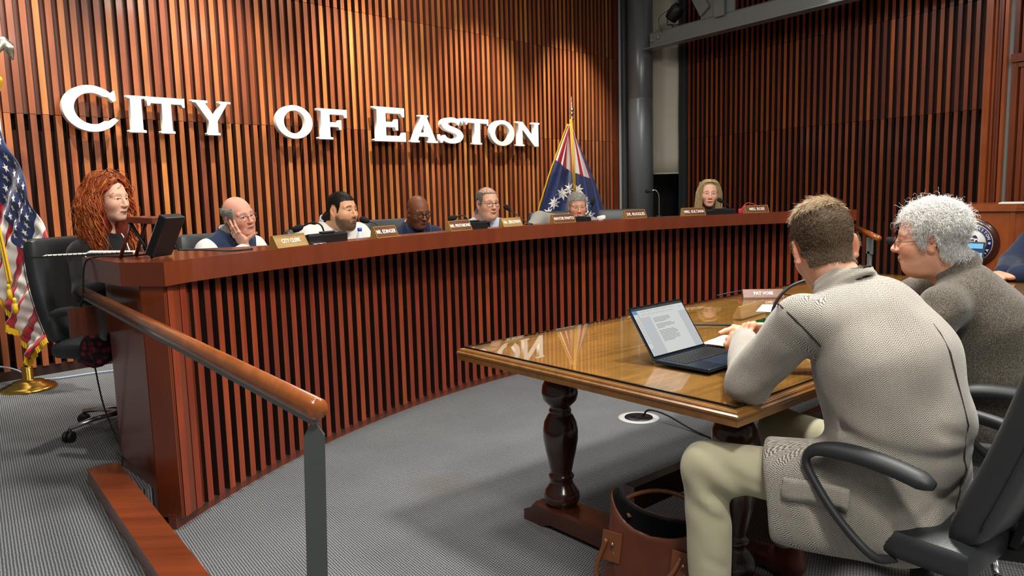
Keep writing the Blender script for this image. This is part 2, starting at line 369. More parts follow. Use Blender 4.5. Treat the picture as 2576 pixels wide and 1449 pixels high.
# fabric screen hanging behind the column: slightly bowed sheet with a hem bar
sv = []; sf = []
for j in range(13):
    for i in range(9):
        x = 1.90+.415*i/8; z = 1.58+2.6*j/12; bow = .012*math.sin(j*1.3+i*.4)+.01*math.cos(i*.8)
        sv.append((x, 10.72-.12*i/8+bow, z))
for j in range(12):
    for i in range(8): q = j*9+i; sf.append((q, q+1, q+10, q+9))
scr = link('fabric_screen', mesh_from('fabric_screen', sv, sf, M_cream, True)); so = scr.modifiers.new('thickness', 'SOLIDIFY'); so.thickness = .006
tag(scr, 'pale cream fabric screen hanging beside the grey column', 'screen')
a = MB(); a.tube([(1.90, 10.71, 1.575), (2.315, 10.59, 1.575)], .012, 8); a.obj('hem_bar', M_cream, scr)
a = MB(); a.box((2.345, 10.56, 2.2), (.045, .06, 4.2), Mr); a.box((2.375, 10.50, 2.2), (.07, .05, 4.2), Mr); tag(a.obj('trim_4', M_steel_dark), kind='structure')

# ================================================================== grey steel truss with a spotlight
TD = Vector((.53, -.848, 0)); TN = Vector((-.848, -.53, 0)); TP = Vector((1.86, 10.2, 0))
Mt = Matrix(((TD.x, TN.x, 0), (TD.y, TN.y, 0), (0, 0, 1))).to_4x4()
def tp(t, off, z): return TP+TD*t+TN*off+Vector((0, 0, z))
TZ = 3.15
truss = empty('roof_truss', tp(0, 0, TZ), 0, 'grey painted steel roof truss spanning from the column along the slatted wall', 'truss')
def tpart(name, mb, mt=M_steel):
    return attach(mb.obj(name, mt), truss)
a = MB(); a.box(tp(3.2, 0, TZ+.105), (6.4, .02, .19), Mt); a.box(tp(3.2, .0, TZ+.005), (6.5, .16, .014), Mt); a.box(tp(3.2, -.03, TZ+.195), (6.4, .08, .012), Mt); tpart('bottom_chord', a)
a = MB(); a.box(tp(3.2, 0, TZ+1.15), (6.4, .14, .18), Mt); tpart('top_chord', a)
for t0, t1 in ((.88, 1.40), (2.30, 3.0), (3.9, 4.6)):
    a = MB(); a.box(tp((t0+t1)/2, 0, TZ+.6), (t1-t0, .016, .85), Mt); tpart('gusset_plate', a)
for t in (1.21, 2.61, 4.2):
    a = MB(); a.box(tp(t, .05, TZ+.60), (.15, .02, .86), Mt); a.box(tp(t, .025, TZ+.60), (.016, .05, .86), Mt); tpart('vertical_member', a)
for t0, t1 in ((.98, .45), (3.4, 2.85)):
    a = MB(); p, q = tp(t0, .04, TZ+.27), tp(t1, .04, TZ+1.1); d = (q-p); L_ = d.length; ax = Matrix((d.normalized(), TN, d.normalized().cross(TN))).transposed().to_4x4()
    a.box((p+q)/2, (L_, .02, .16), ax); a.box((p+q)/2-TN*.03, (L_, .06, .016), ax); tpart('diagonal_member', a)
for t, z in ((.05, .10), (.17, .12)):
    a = MB(); a.ball(tp(t, .018, TZ+z), (.024, .024, .024), 10, 6); tpart('bolt', a)
sp = empty('stage_spotlight', tp(.42, -.02, TZ+.2), 0, 'small black spotlight clamped on the grey truss beside the column', 'spotlight')
def spart(name, mb, mt=M_black):
    o = mb.obj(name, mt); o.parent = sp; return o
ax = Matrix.Rotation(R(35), 4, 'Y') @ Matrix.Rotation(R(30), 4, 'X')
a = MB(); a.lathe([(.03, -.10), (.075, -.09), (.085, -.03), (.085, .06), (.07, .10), (.06, .105), (.055, .09)], (0, 0, .17), 14, ax); spart('lamp_housing', a)
a = MB(); a.tube([(-.09, 0, .16), (-.09, 0, .03), (.09, 0, .03), (.09, 0, .16)], .01, 6); a.box((0, 0, .015), (.06, .05, .04)); spart('yoke', a)
a = MB(); a.tube(spline([(-.06, 0, .22), (-.19, 0, .12), (-.18, 0, 0), (-.15, 0, -.06)]), .004, 5); spart('cord', a)
# ================================================================== wall lettering
M_letter = plain('white_letter_paint', '#e9e7e0', .45)
def bez(pts): return pts
def arc2(cx, cy, rx, ry, a0, a1, n=20): return [(cx+rx*math.cos(R(a0+(a1-a0)*i/n)), cy+ry*math.sin(R(a0+(a1-a0)*i/n))) for i in range(n+1)]
SF = .045                                    # serif overhang
def serif_bar(x0, x1, y0, y1, ends='both'):
    return [(x0, y0), (x1, y0), (x1, y1), (x0, y1)]
def glyph(ch):
    """outlines in cap heights; the first is the outer contour, the others are holes"""
    s = .19; e = .035; h = .05
    if ch == 'I': return [[(-.15, 0), (.15, 0), (.15, h), (s/2, h+.02), (s/2, 1-h-.02), (.15, 1-h), (.15, 1), (-.15, 1), (-.15, 1-h), (-s/2, 1-h-.02), (-s/2, h+.02), (-.15, h)]]
    if ch == 'T': return [[(-.15, 0), (.15, 0), (.15, h), (s/2, h+.02), (s/2, .84), (.33, .84), (.36, .76), (.40, .76), (.40, 1.01), (.37, 1), (-.37, 1), (-.40, 1.01), (-.40, .76), (-.36, .76), (-.33, .84), (-s/2, .84), (-s/2, h+.02), (-.15, h)]]
    if ch == 'Y': return [[(-.15, 0), (.15, 0), (.15, h), (.1, h+.02), (.1, .42), (.36, .95), (.44, .95), (.44, 1), (.17, 1), (.17, .95), (.22, .93), (.03, .55), (-.17, .93), (-.11, .95), (-.11, 1), (-.46, 1), (-.46, .95), (-.38, .94), (-.1, .42), (-.1, h+.02), (-.15, h)]]
    if ch == 'F': return [[(-.34, 0), (-.02, 0), (-.02, h), (-.08, h+.02), (-.08, .42), (.12, .42), (.14, .33), (.19, .33), (.19, .64), (.14, .64), (.12, .56), (-.08, .56), (-.08, .84), (.24, .84), (.28, .74), (.33, .74), (.33, 1.0), (-.34, 1), (-.34, 1-h), (-.27, 1-h-.02), (-.27, h+.02), (-.34, h)]]
    if ch == 'E': return [[(-.37, 0), (.37, 0), (.37, .27), (.33, .27), (.28, .16), (-.1, .16), (-.1, .43), (.12, .43), (.14, .34), (.19, .34), (.19, .66), (.14, .66), (.12, .57), (-.1, .57), (-.1, .84), (.26, .84), (.30, .74), (.35, .74), (.35, 1), (-.37, 1), (-.37, 1-h), (-.30, 1-h-.02), (-.30, h+.02), (-.37, h)]]
    if ch == 'A': return [[(-.5, 0), (-.2, 0), (-.2, h), (-.26, h+.02), (-.21, .22), (.13, .22), (.19, h+.02), (.13, h), (.13, 0), (.5, 0), (.5, h), (.43, h+.02), (.1, .94), (.16, .95), (.16, 1), (-.16, 1), (-.16, .95), (-.12, .94), (-.43, h+.02), (-.5, h)], [(-.15, .36), (.07, .36), (-.03, .68)]]
    if ch == 'N': return [[(-.46, 0), (-.18, 0), (-.18, h), (-.25, h+.02), (-.25, .70), (.24, 0), (.41, 0), (.41, 1-h-.02), (.46, 1-h), (.46, 1), (.19, 1), (.19, 1-h), (.25, 1-h-.02), (.25, .33), (-.24, 1), (-.46, 1), (-.46, 1-h), (-.40, 1-h-.02), (-.40, h+.02), (-.46, h)]]
    if ch == 'O': return [arc2(0, .5, .54, .52, 0, 360, 44)[:-1], arc2(0.0, .5, .33, .37, 0, 360, 36)[:-1]]
    if ch == 'C':
        o = arc2(0.02, .5, .56, .52, 42, 325, 44); i = arc2(.04, .5, .37, .36, 318, 46, 34)
        return [o+[(.53, .26), (.47, .30), (.36, .22)]+i[1:-1]+[(.36, .78), (.46, .68), (.52, .72), (.50, .92)]]
    if ch == 'S':
        mid = [Vector((x, y, 0)) for x, y in ((.27, .73), (.17, .85), (.0, .90), (-.17, .84), (-.22, .72), (-.14, .60), (.02, .53), (.18, .44), (.25, .30), (.18, .15), (.0, .09), (-.18, .14), (-.29, .29))]
        P = spline(mid, 6); L_ = []; Q = []
        for k, p in enumerate(P):
            t = (P[min(k+1, len(P)-1)]-P[max(k-1, 0)]).normalized(); nn = Vector((-t.y, t.x, 0)); wd = .075+.03*math.sin(math.pi*k/(len(P)-1))
            L_.append(p+nn*wd); Q.append(p-nn*wd)
        c = [(p.x, p.y) for p in L_]+[(-.36, .28), (-.36, .02), (-.30, .02)][::1]+[(p.x, p.y) for p in Q[::-1]]+[(.34, .74), (.34, .97), (.29, .97)][::1]
        return [c]
def letter_mesh(ch, wd, ht, depth):
    outs = glyph(ch); xs = [p[0] for p in outs[0]]; x0, x1 = min(xs), max(xs)
    cu = bpy.data.curves.new('letter', 'CURVE'); cu.dimensions = '2D'; cu.fill_mode = 'BOTH'; cu.extrude = depth/2; cu.bevel_depth = .003; cu.bevel_resolution = 1
    for o in outs:
        sp_ = cu.splines.new('POLY'); sp_.points.add(len(o)-1); sp_.use_cyclic_u = True
        for p, (x, y) in zip(sp_.points, o): p.co = ((x-(x0+x1)/2)/(x1-x0)*wd, y*ht, 0, 1)
    ob = bpy.data.objects.new('letter', cu); COL.objects.link(ob)
    me = bpy.data.meshes.new_from_object(ob.evaluated_get(bpy.context.evaluated_depsgraph_get()))
    bpy.data.objects.remove(ob); bpy.data.curves.remove(cu); me.materials.clear(); me.materials.append(M_letter); return me
# (letter, start, end along the wall, height)
LET = [('C', .281, .648, .315), ('I', .725, .848, .268), ('T', .872, 1.157, .268), ('Y', 1.221, 1.542, .268), ('O', 1.956, 2.314, .275), ('F', 2.377, 2.688, .27),
       ('E', 3.001, 3.385, .325), ('A', 3.457, 3.81, .272), ('S', 3.849, 4.181, .275), ('T', 4.222, 4.571, .272), ('O', 4.596, 4.995, .272), ('N', 5.042, 5.436, .275)]
sign = empty('wall_sign', wallp(2.8, .08, 1.905), 0, 'white raised lettering reading CITY OF EASTON on the slatted back wall', 'sign')
Mlet = Matrix(((WD.x, 0, WN.x), (WD.y, 0, WN.y), (0, 1, 0)))
for ch, a, b, ht in LET:
    o = link('letter', letter_mesh(ch, b-a, ht, .045)); o.matrix_world = Matrix.Translation(wallp((a+b)/2, .108, 1.908)) @ Mlet.to_4x4(); attach(o, sign)

# ================================================================== curved dais counter
ZC = 1.147; 
def rt(q): return float(np.interp(q, [97, 140, 154, 161, 166], [5.03, 5.04, 5.11, 5.19, 5.265]))
A0, A1, A2 = Vector((-1.408, 3.107, 0)), Vector((-1.612, 3.154, 0)), Vector((-1.959, 3.506, 0))
dais = empty('dais_counter', arc(5.5, 130), 0, 'long curved cherry wood dais counter with vertical slats', 'counter')
def dpart(name, mb, mt): return attach(mb.obj(name, mt), dais)
PHI0, PHI1 = 167.2, 97.0
N_ = 70; front = [arc(rt(PHI0+(PHI1-PHI0)*i/N_), PHI0+(PHI1-PHI0)*i/N_) for i in range(N_+1)]
def led(q): return float(np.interp(q, [97, 152, 156.5, 158], [.165, .165, .24, .30]))
back = [arc(rt(PHI1+(158-PHI1)*i/N_)+led(PHI1+(158-PHI1)*i/N_), PHI1+(158-PHI1)*i/N_) for i in range(N_+1)]
front[0] = A0
a = MB()
outl = [A0+Vector((-.012, .02, 0))]+[Vector((p.x, p.y, 0))+(Vector((p.x, p.y, 0))-CC).normalized()*.0215 for p in front[1:]]+back+[A2+Vector((.18, .35, 0)), A2+Vector((.016, .016, 0)), A1+Vector((.004, .022, 0))]
n = len(outl); V = [(p.x, p.y, ZC) for p in outl]+[(p.x, p.y, ZC-.028) for p in outl]
# the top is filled as quads across the ledge so that it shades flat
F = [(i, i+1, n_b, n_a) for i, n_a, n_b in ((i, 2*N_+1-i, 2*N_-i) for i in range(N_))]
e0 = 2*N_+1
F += [tuple([0, e0, e0+1, e0+2, e0+3])]
F += [tuple(q+n for q in reversed(f)) for f in F]
F += [(i, n+i, n+(i+1) % n, (i+1) % n) for i in range(n)]
a.add(V, F); dpart('countertop', a, M_counter)
# fascia below the top edge, in the four lengths whose joints show
seams = [PHI0, 152.6, 139.5, 124.0, 110.0, PHI1]
for q0, q1 in zip(seams[:-1], seams[1:]):
    a = MB(); k = 18; qs = [q0+(q1-q0)*i/k for i in range(k+1)]; ps = [arc(rt(q), q) for q in qs]; pi = [arc(rt(q)+.022, q) for q in qs]
    if q0 == PHI0: ps[0] = A0; pi[0] = A0+Vector((-.012, .022, 0))
    V = []
    for p in ps+pi[::-1]: V += [(p.x, p.y, ZC), (p.x, p.y, ZC-.098)]
    m_ = len(ps)*2; F = [(2*i, 2*i+1, 2*((i+1) % m_)+1, 2*((i+1) % m_)) for i in range(m_)]+[(2*i, 2*i+2, 2*(m_-2-i), 2*(m_-1-i)) for i in range(k)]+[(2*i+1, 2*(m_-1-i)+1, 2*(m_-2-i)+1, 2*i+3) for i in range(k)]
    a.add(V, F); dpart('fascia_board', a, M_counter)
for p, q in ((A1, A0), (A2, A1)):
    a = MB(); d = (q-p); L_ = d.length; d = d.normalized(); nn = Vector((d.y, -d.x, 0))
    if nn.dot(Vector((.4, -1, 0))) < 0: nn = -nn
    c = (p+q)/2-nn*.0112+Vector((0, 0, ZC-.049)); a.box(c, (L_, .0222, .098), Matrix((d, nn, Vector((0, 0, 1)))).transposed().to_4x4()); dpart('fascia_board', a, M_counter)
# slats standing on a recessed kick board
RS = 5.29
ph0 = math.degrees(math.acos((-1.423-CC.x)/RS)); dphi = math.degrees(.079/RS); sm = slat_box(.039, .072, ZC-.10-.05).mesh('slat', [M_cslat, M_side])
for i in range(82):
    ph = ph0-.35-i*dphi
    if ph < PHI1+.2: break
    p = arc(RS+.036, ph, .05); attach(link('slat', sm, None, p, (0, 0, R(ph+90))), dais)
def ring(r0, r1, z0, z1, q0, q1, k=60):
    b = MB(); V = []; F = []
    for i in range(k+1):
        q = q0+(q1-q0)*i/k
        for r, z in ((r0, z0), (r1, z0), (r1, z1), (r0, z1)): p = arc(r+(rt(q) if r < 2 else 0), q, z); V.append(tuple(p))
    for i in range(k):
        for j in range(4): F.append((4*i+j, 4*i+(j+1) % 4, 4*i+4+(j+1) % 4, 4*i+4+j))
    F += [(0, 1, 2, 3), (4*k+3, 4*k+2, 4*k+1, 4*k)]
    return b.add(V, F)
dpart('backing_panel', ring(RS+.10, RS+.13, .05, ZC-.09, ph0-.4, PHI1), M_back)
dpart('kick_board', ring(RS+.032, RS+.07, 0, .065, ph0+.1, PHI1), M_counter)
dpart('work_surface', ring(5.44, 5.62, .87, .90, 156, PHI1), M_counter)
dpart('modesty_panel', ring(5.44, 5.455, HP, ZC-.10, 155, PHI1), M_counter)
dpart('rear_shelf', ring(.10, .41, ZC-.096, ZC-.078, 155, PHI1), M_counter)
# closed end towards the kerb
e = MB(); e0 = arc(RS+.004, ph0-.05); B0 = Vector((e0.x, e0.y, 0)); B1 = Vector((-1.535, 3.163, 0)); B2 = Vector((-1.86, 3.50, 0)); B3 = Vector((-1.45, 3.80, 0))
e.prism([(p.x, p.y) for p in (B0, B0+Vector((.03, .12, 0)), B3, B2, B1)], .05, ZC-.03); dpart('end_panel', e, M_counter)
def board(p, q, z0, z1, th, name, mt):
    d = (q-p); L_ = d.length; d = d.normalized(); nn = Vector((d.y, -d.x, 0))
    if nn.dot(Vector((-.3, -1, 0))) < 0: nn = -nn
    b = MB(); b.box((p+q)/2+nn*th/2+Vector((0, 0, (z0+z1)/2)), (L_, th, z1-z0), Matrix((d, nn, Vector((0, 0, 1)))).transposed().to_4x4()); return dpart(name, b, mt)
board(B1+(B0-B1)*.02, B1+(B0-B1)*.98, .05, ZC-.10, .008, 'end_board', M_counter)
board(B2+(B1-B2)*.90, B2+(B1-B2)*.995, .05, ZC-.10, .006, 'end_board', M_counter)
e = MB(); e.box(B2+Vector((-.02, -.03, .865)), (.02, .26, .13), Matrix.Rotation(R(-46), 4, 'Z')); dpart('pencil_drawer', e, M_slat_dark)

# ================================================================== kerb and guard rail
Mk = Matrix(((CD.x, CNR.x, 0), (CD.y, CNR.y, 0), (0, 0, 1))).to_4x4()
M_kerb = wood('kerb_wood', ['#7a381b', '#7a381b'], rough=.3, axis=0, coat=.4, scale=4)
k = MB(); k.box(KP+CD*1.3+Vector((0, 0, .195)), (3.85, .125, .075), Mk); kerb = k.obj('platform_kerb', M_kerb)
tag(kerb, 'low cherry wood kerb along the edge of the carpeted platform', 'kerb')
k = MB(); k.box(KP+CD*1.3-CNR*.01+Vector((0, 0, .08)), (3.85, .10, .158), Mk); attach(k.obj('kerb_core', M_black), kerb)
RA, RB = Vector((-2.0, 3.56, .985)), Vector((-.385, 1.462, .985))
rail = empty('guard_rail', (RB.x, RB.y, HP), 0, 'round wooden guard rail on a flat grey steel post', 'railing')
k = MB(); d = (RB-RA).normalized(); k.tube([RA, RA+d*.003, RB-d*.004, RB], [.0205, .0225, .0225, .0205], 24); o = attach(k.obj('rail', M_rail), rail)
k = MB(); k.box((RA+RB)/2+Vector((0, 0, -.027)), ((RB-RA).length-.03, .016, .012), Matrix.Rotation(math.atan2(d.y, d.x), 4, 'Z')); attach(k.obj('flat_bar', M_steel), rail)
# post: flat bar with clipped top corners
k = MB(); px = Vector((1, .25, 0)).normalized(); wd, th = .0205, .008; ztop = .962
pts = [(-wd, 0), (wd, 0), (wd, ztop-.035), (wd-.013, ztop-.014), (.004, ztop-.010), (-.004, ztop-.010), (-wd+.013, ztop-.014), (-wd, ztop-.035)]
py = Vector((-px.y, px.x, 0)); base = Vector((RB.x, RB.y, 0))-d*.02
V = [base+px*x+py*s_*th+Vector((.0, 0, z))+px*(-.035*(1-z)) for s_ in (-1, 1) for x, z in pts]; n = len(pts)
k.add(V, [tuple(range(n)), tuple(range(2*n-1, n-1, -1))]+[(i, (i+1) % n, n+(i+1) % n, n+i) for i in range(n)]); attach(k.obj('post', plain('post_paint', '#4a504d', .4)), rail)
k = MB(); k.box(RA+d*.30+Vector((0.02, .0, -.11)), (.10, .012, .15), Matrix.Rotation(math.atan2(d.y, d.x), 4, 'Z')); attach(k.obj('wall_bracket', M_steel_dark), rail)
R2A, R2B = Vector((3.23, 7.25, .98)), Vector((2.70, 5.64, .98))
r2 = empty('guard_rail', (R2B.x, R2B.y, 0), 0, 'short wooden handrail by the far end of the dais, behind the seated men', 'railing')
k = MB(); k.tube([R2A, R2B], .0225, 16); attach(k.obj('rail', M_rail), r2)
k = MB(); p = R2A.lerp(R2B, .72); k.box(p+Vector((0, 0, -.09)), (.02, .08, .13)); k.box(p+Vector((0, 0, -.56)), (.02, .04, .85)); attach(k.obj('post', M_steel), r2)
# ================================================================== smooth body surfaces from blended volumes
class Field:
    def __init__(s, lo, hi, h):
        s.lo = np.array(lo, float); s.h = h; s.n = np.maximum(4, np.ceil((np.array(hi)-s.lo)/h).astype(int)+1)
        s.ax = [s.lo[i]+h*np.arange(s.n[i]) for i in range(3)]; s.D = np.full(s.n, .5, dtype=np.float32)
    def _sub(s, lo, hi):
        a = np.clip(np.floor((np.array(lo)-s.lo)/s.h).astype(int), 0, s.n); b = np.clip(np.ceil((np.array(hi)-s.lo)/s.h).astype(int)+1, 0, s.n)
        if np.any(b-a < 1): return None
        sl = tuple(slice(a[i], b[i]) for i in range(3))
        X = s.ax[0][sl[0]][:, None, None]; Y = s.ax[1][sl[1]][None, :, None]; Z = s.ax[2][sl[2]][None, None, :]
        return sl, X, Y, Z
    def _mix(s, sl, d, k, cut=False):
        a = s.D[sl]; d = d.astype(np.float32)
        if cut:
            d = -d; h = np.clip(.5-.5*(d-a)/max(k, 1e-5), 0, 1); s.D[sl] = a*h+d*(1-h)+k*h*(1-h)
        else:
            h = np.clip(.5+.5*(d-a)/max(k, 1e-5), 0, 1); s.D[sl] = d*(1-h)+a*h-k*h*(1-h)
    def ell(s, c, r, k=.01, rot=None, cut=False):
        c = np.array(c, float); r = np.array(r if isinstance(r, (list, tuple)) else (r, r, r), float); m = r.max()+k+3*s.h
        q = s._sub(c-m, c+m)
        if q is None: return s
        sl, X, Y, Z = q; X = X-c[0]; Y = Y-c[1]; Z = Z-c[2]
        if rot is not None:
            M = np.array(rot)[:3, :3].T; X, Y, Z = (M[0, 0]*X+M[0, 1]*Y+M[0, 2]*Z, M[1, 0]*X+M[1, 1]*Y+M[1, 2]*Z, M[2, 0]*X+M[2, 1]*Y+M[2, 2]*Z)
        k0 = np.sqrt((X/r[0])**2+(Y/r[1])**2+(Z/r[2])**2); k1 = np.sqrt((X/r[0]**2)**2+(Y/r[1]**2)**2+(Z/r[2]**2)**2)
        s._mix(sl, k0*(k0-1)/np.maximum(k1, 1e-6), k, cut); return s
    def cap(s, a, b, ra, rb=None, k=.01, cut=False, flat=None):
        """tapered capsule; flat = (axis, factor) thins it along a direction"""
        a = np.array(a, float); b = np.array(b, float); rb = ra if rb is None else rb; m = max(ra, rb)+k+3*s.h
        q = s._sub(np.minimum(a, b)-m, np.maximum(a, b)+m)
        if q is None: return s
        sl, X, Y, Z = q; ab = b-a; L2 = max(1e-9, ab@ab)
        px, py, pz = X-a[0], Y-a[1], Z-a[2]
        t = np.clip((px*ab[0]+py*ab[1]+pz*ab[2])/L2, 0, 1)
        dx, dy, dz = px-t*ab[0], py-t*ab[1], pz-t*ab[2]
        if flat is not None:
            n = np.array(flat[0], float); n /= np.linalg.norm(n); e = (dx*n[0]+dy*n[1]+dz*n[2])*(1/flat[1]-1)
            dx, dy, dz = dx+e*n[0], dy+e*n[1], dz+e*n[2]
        s._mix(sl, np.sqrt(dx*dx+dy*dy+dz*dz)-(ra+(rb-ra)*t), k, cut); return s
    def chain(s, pts, rs, k=.01, kk=None, **kw):
        for i in range(len(pts)-1): s.cap(pts[i], pts[i+1], rs[i], rs[i+1], k if i == 0 or kk is None else kk, **kw)
        return s
    def half(s, p, n, k=.01, lo=None, hi=None):
        """cut away the side n points to, optionally only inside a box"""
        n = np.array(n, float); n /= np.linalg.norm(n); p = np.array(p, float)
        q = s._sub(s.lo if lo is None else lo, s.ax and [a[-1] for a in s.ax] if hi is None else hi)
        if q is None: return s
        sl, X, Y, Z = q; d = (X-p[0])*n[0]+(Y-p[1])*n[1]+(Z-p[2])*n[2]
        a = s.D[sl]; h = np.clip(.5-.5*(d-a)/max(k, 1e-5), 0, 1).astype(np.float32); s.D[sl] = (a*h+d*(1-h)+k*h*(1-h)).astype(np.float32); return s
    def crease(s, a, b, w, amp):
        X, Y, Z = s.grid(); a = np.array(a, float); ab = np.array(b, float)-a; t = np.clip(((X-a[0])*ab[0]+(Y-a[1])*ab[1]+(Z-a[2])*ab[2])/(ab@ab), 0, 1)
        d2 = (X-a[0]-t*ab[0])**2+(Y-a[1]-t*ab[1])**2+(Z-a[2]-t*ab[2])**2; s.D += (amp*np.exp(-d2/w**2)*np.sin(np.pi*np.clip(t*.9+.05, 0, 1))).astype(np.float32); return s
    def grid(s): return np.meshgrid(*s.ax, indexing='ij', sparse=True)
    def wrinkle(s, amp, seed=0, freq=(14, 14, 9), n=5):
        r = np.random.RandomState(seed); X, Y, Z = s.grid(); w = 0
        for i in range(n):
            f = np.array(freq)*(.5+r.rand(3)*1.1)*np.sign(r.randn(3)); w = w+np.sin(f[0]*X+f[1]*Y+f[2]*Z+r.rand()*6.28+1.2*np.sin(f[1]*.6*X-f[2]*.5*Y+f[0]*.4*Z+r.rand()*6))/n
        s.D += (amp*w).astype(np.float32); return s
    def surf(s):
        D = s.D; S = D < 0; nx, ny, nz = D.shape
        cnt = np.zeros((nx-1, ny-1, nz-1), np.int8)
        for i in (0, 1):
            for j in (0, 1):
                for k in (0, 1): cnt += S[i:nx-1+i, j:ny-1+j, k:nz-1+k]
        act = (cnt > 0) & (cnt < 8); I = np.argwhere(act); idx = -np.ones(act.shape, np.int64); idx[act] = np.arange(len(I))
        acc = np.zeros((len(I), 3)); num = np.zeros(len(I))
        cs = [(i, j, k) for i in (0, 1) for j in (0, 1) for k in (0, 1)]
        for a in cs:
            for ax in range(3):
                if a[ax]: continue
                b = list(a); b[ax] = 1
                da = D[I[:, 0]+a[0], I[:, 1]+a[1], I[:, 2]+a[2]]; db = D[I[:, 0]+b[0], I[:, 1]+b[1], I[:, 2]+b[2]]
                m = (da < 0) != (db < 0); t = da[m]/(da[m]-db[m]); p = np.tile(np.array(a, float), (m.sum(), 1)); p[:, ax] += t
                acc[m] += p; num[m] += 1
        V = s.lo+s.h*(I+acc/num[:, None]); Q = []
        for ax in range(3):
            o = [1, 1, 1]; o[ax] = 0
            A = S[tuple(slice(1 if o[i] else 0, (D.shape[i]-1)) for i in range(3))]
            B = S[tuple(slice(1, None) if i == ax else slice(1, D.shape[i]-1) for i in range(3))]
            E_ = np.argwhere(A != B); base = E_+np.array(o); flip = A[tuple(E_.T)]
            u, v = [(1, 2), (2, 0), (0, 1)][ax]; q = []
            for du, dv in ((1, 1), (0, 1), (0, 0), (1, 0)):
                c = base.copy(); c[:, u] -= du; c[:, v] -= dv; q.append(idx[c[:, 0], c[:, 1], c[:, 2]])
            q = np.stack(q, 1); q[~flip] = q[~flip][:, ::-1]; Q.append(q)
        return V, np.concatenate(Q)
def join(parts):
    V = []; F = []; C = []; o = 0
    for p in parts:
        V.append(p[0]); F.append(p[1]+o); o += len(p[0]); C.append(p[2])
    return np.concatenate(V), np.concatenate(F), np.concatenate(C)
def xf(M, V): M = np.array(M); return V @ M[:3, :3].T + M[:3, 3]
def frame(loc, yaw, pitch=0, roll=0):
    """local +X forward, +Y to the figure's own left, +Z up"""
    return Matrix.Translation(loc) @ Matrix.Rotation(yaw, 4, 'Z') @ Matrix.Rotation(pitch, 4, 'Y') @ Matrix.Rotation(roll, 4, 'X')
def sm01(x, a, b): t = np.clip((x-a)/(b-a), 0, 1); return t*t*(3-2*t)

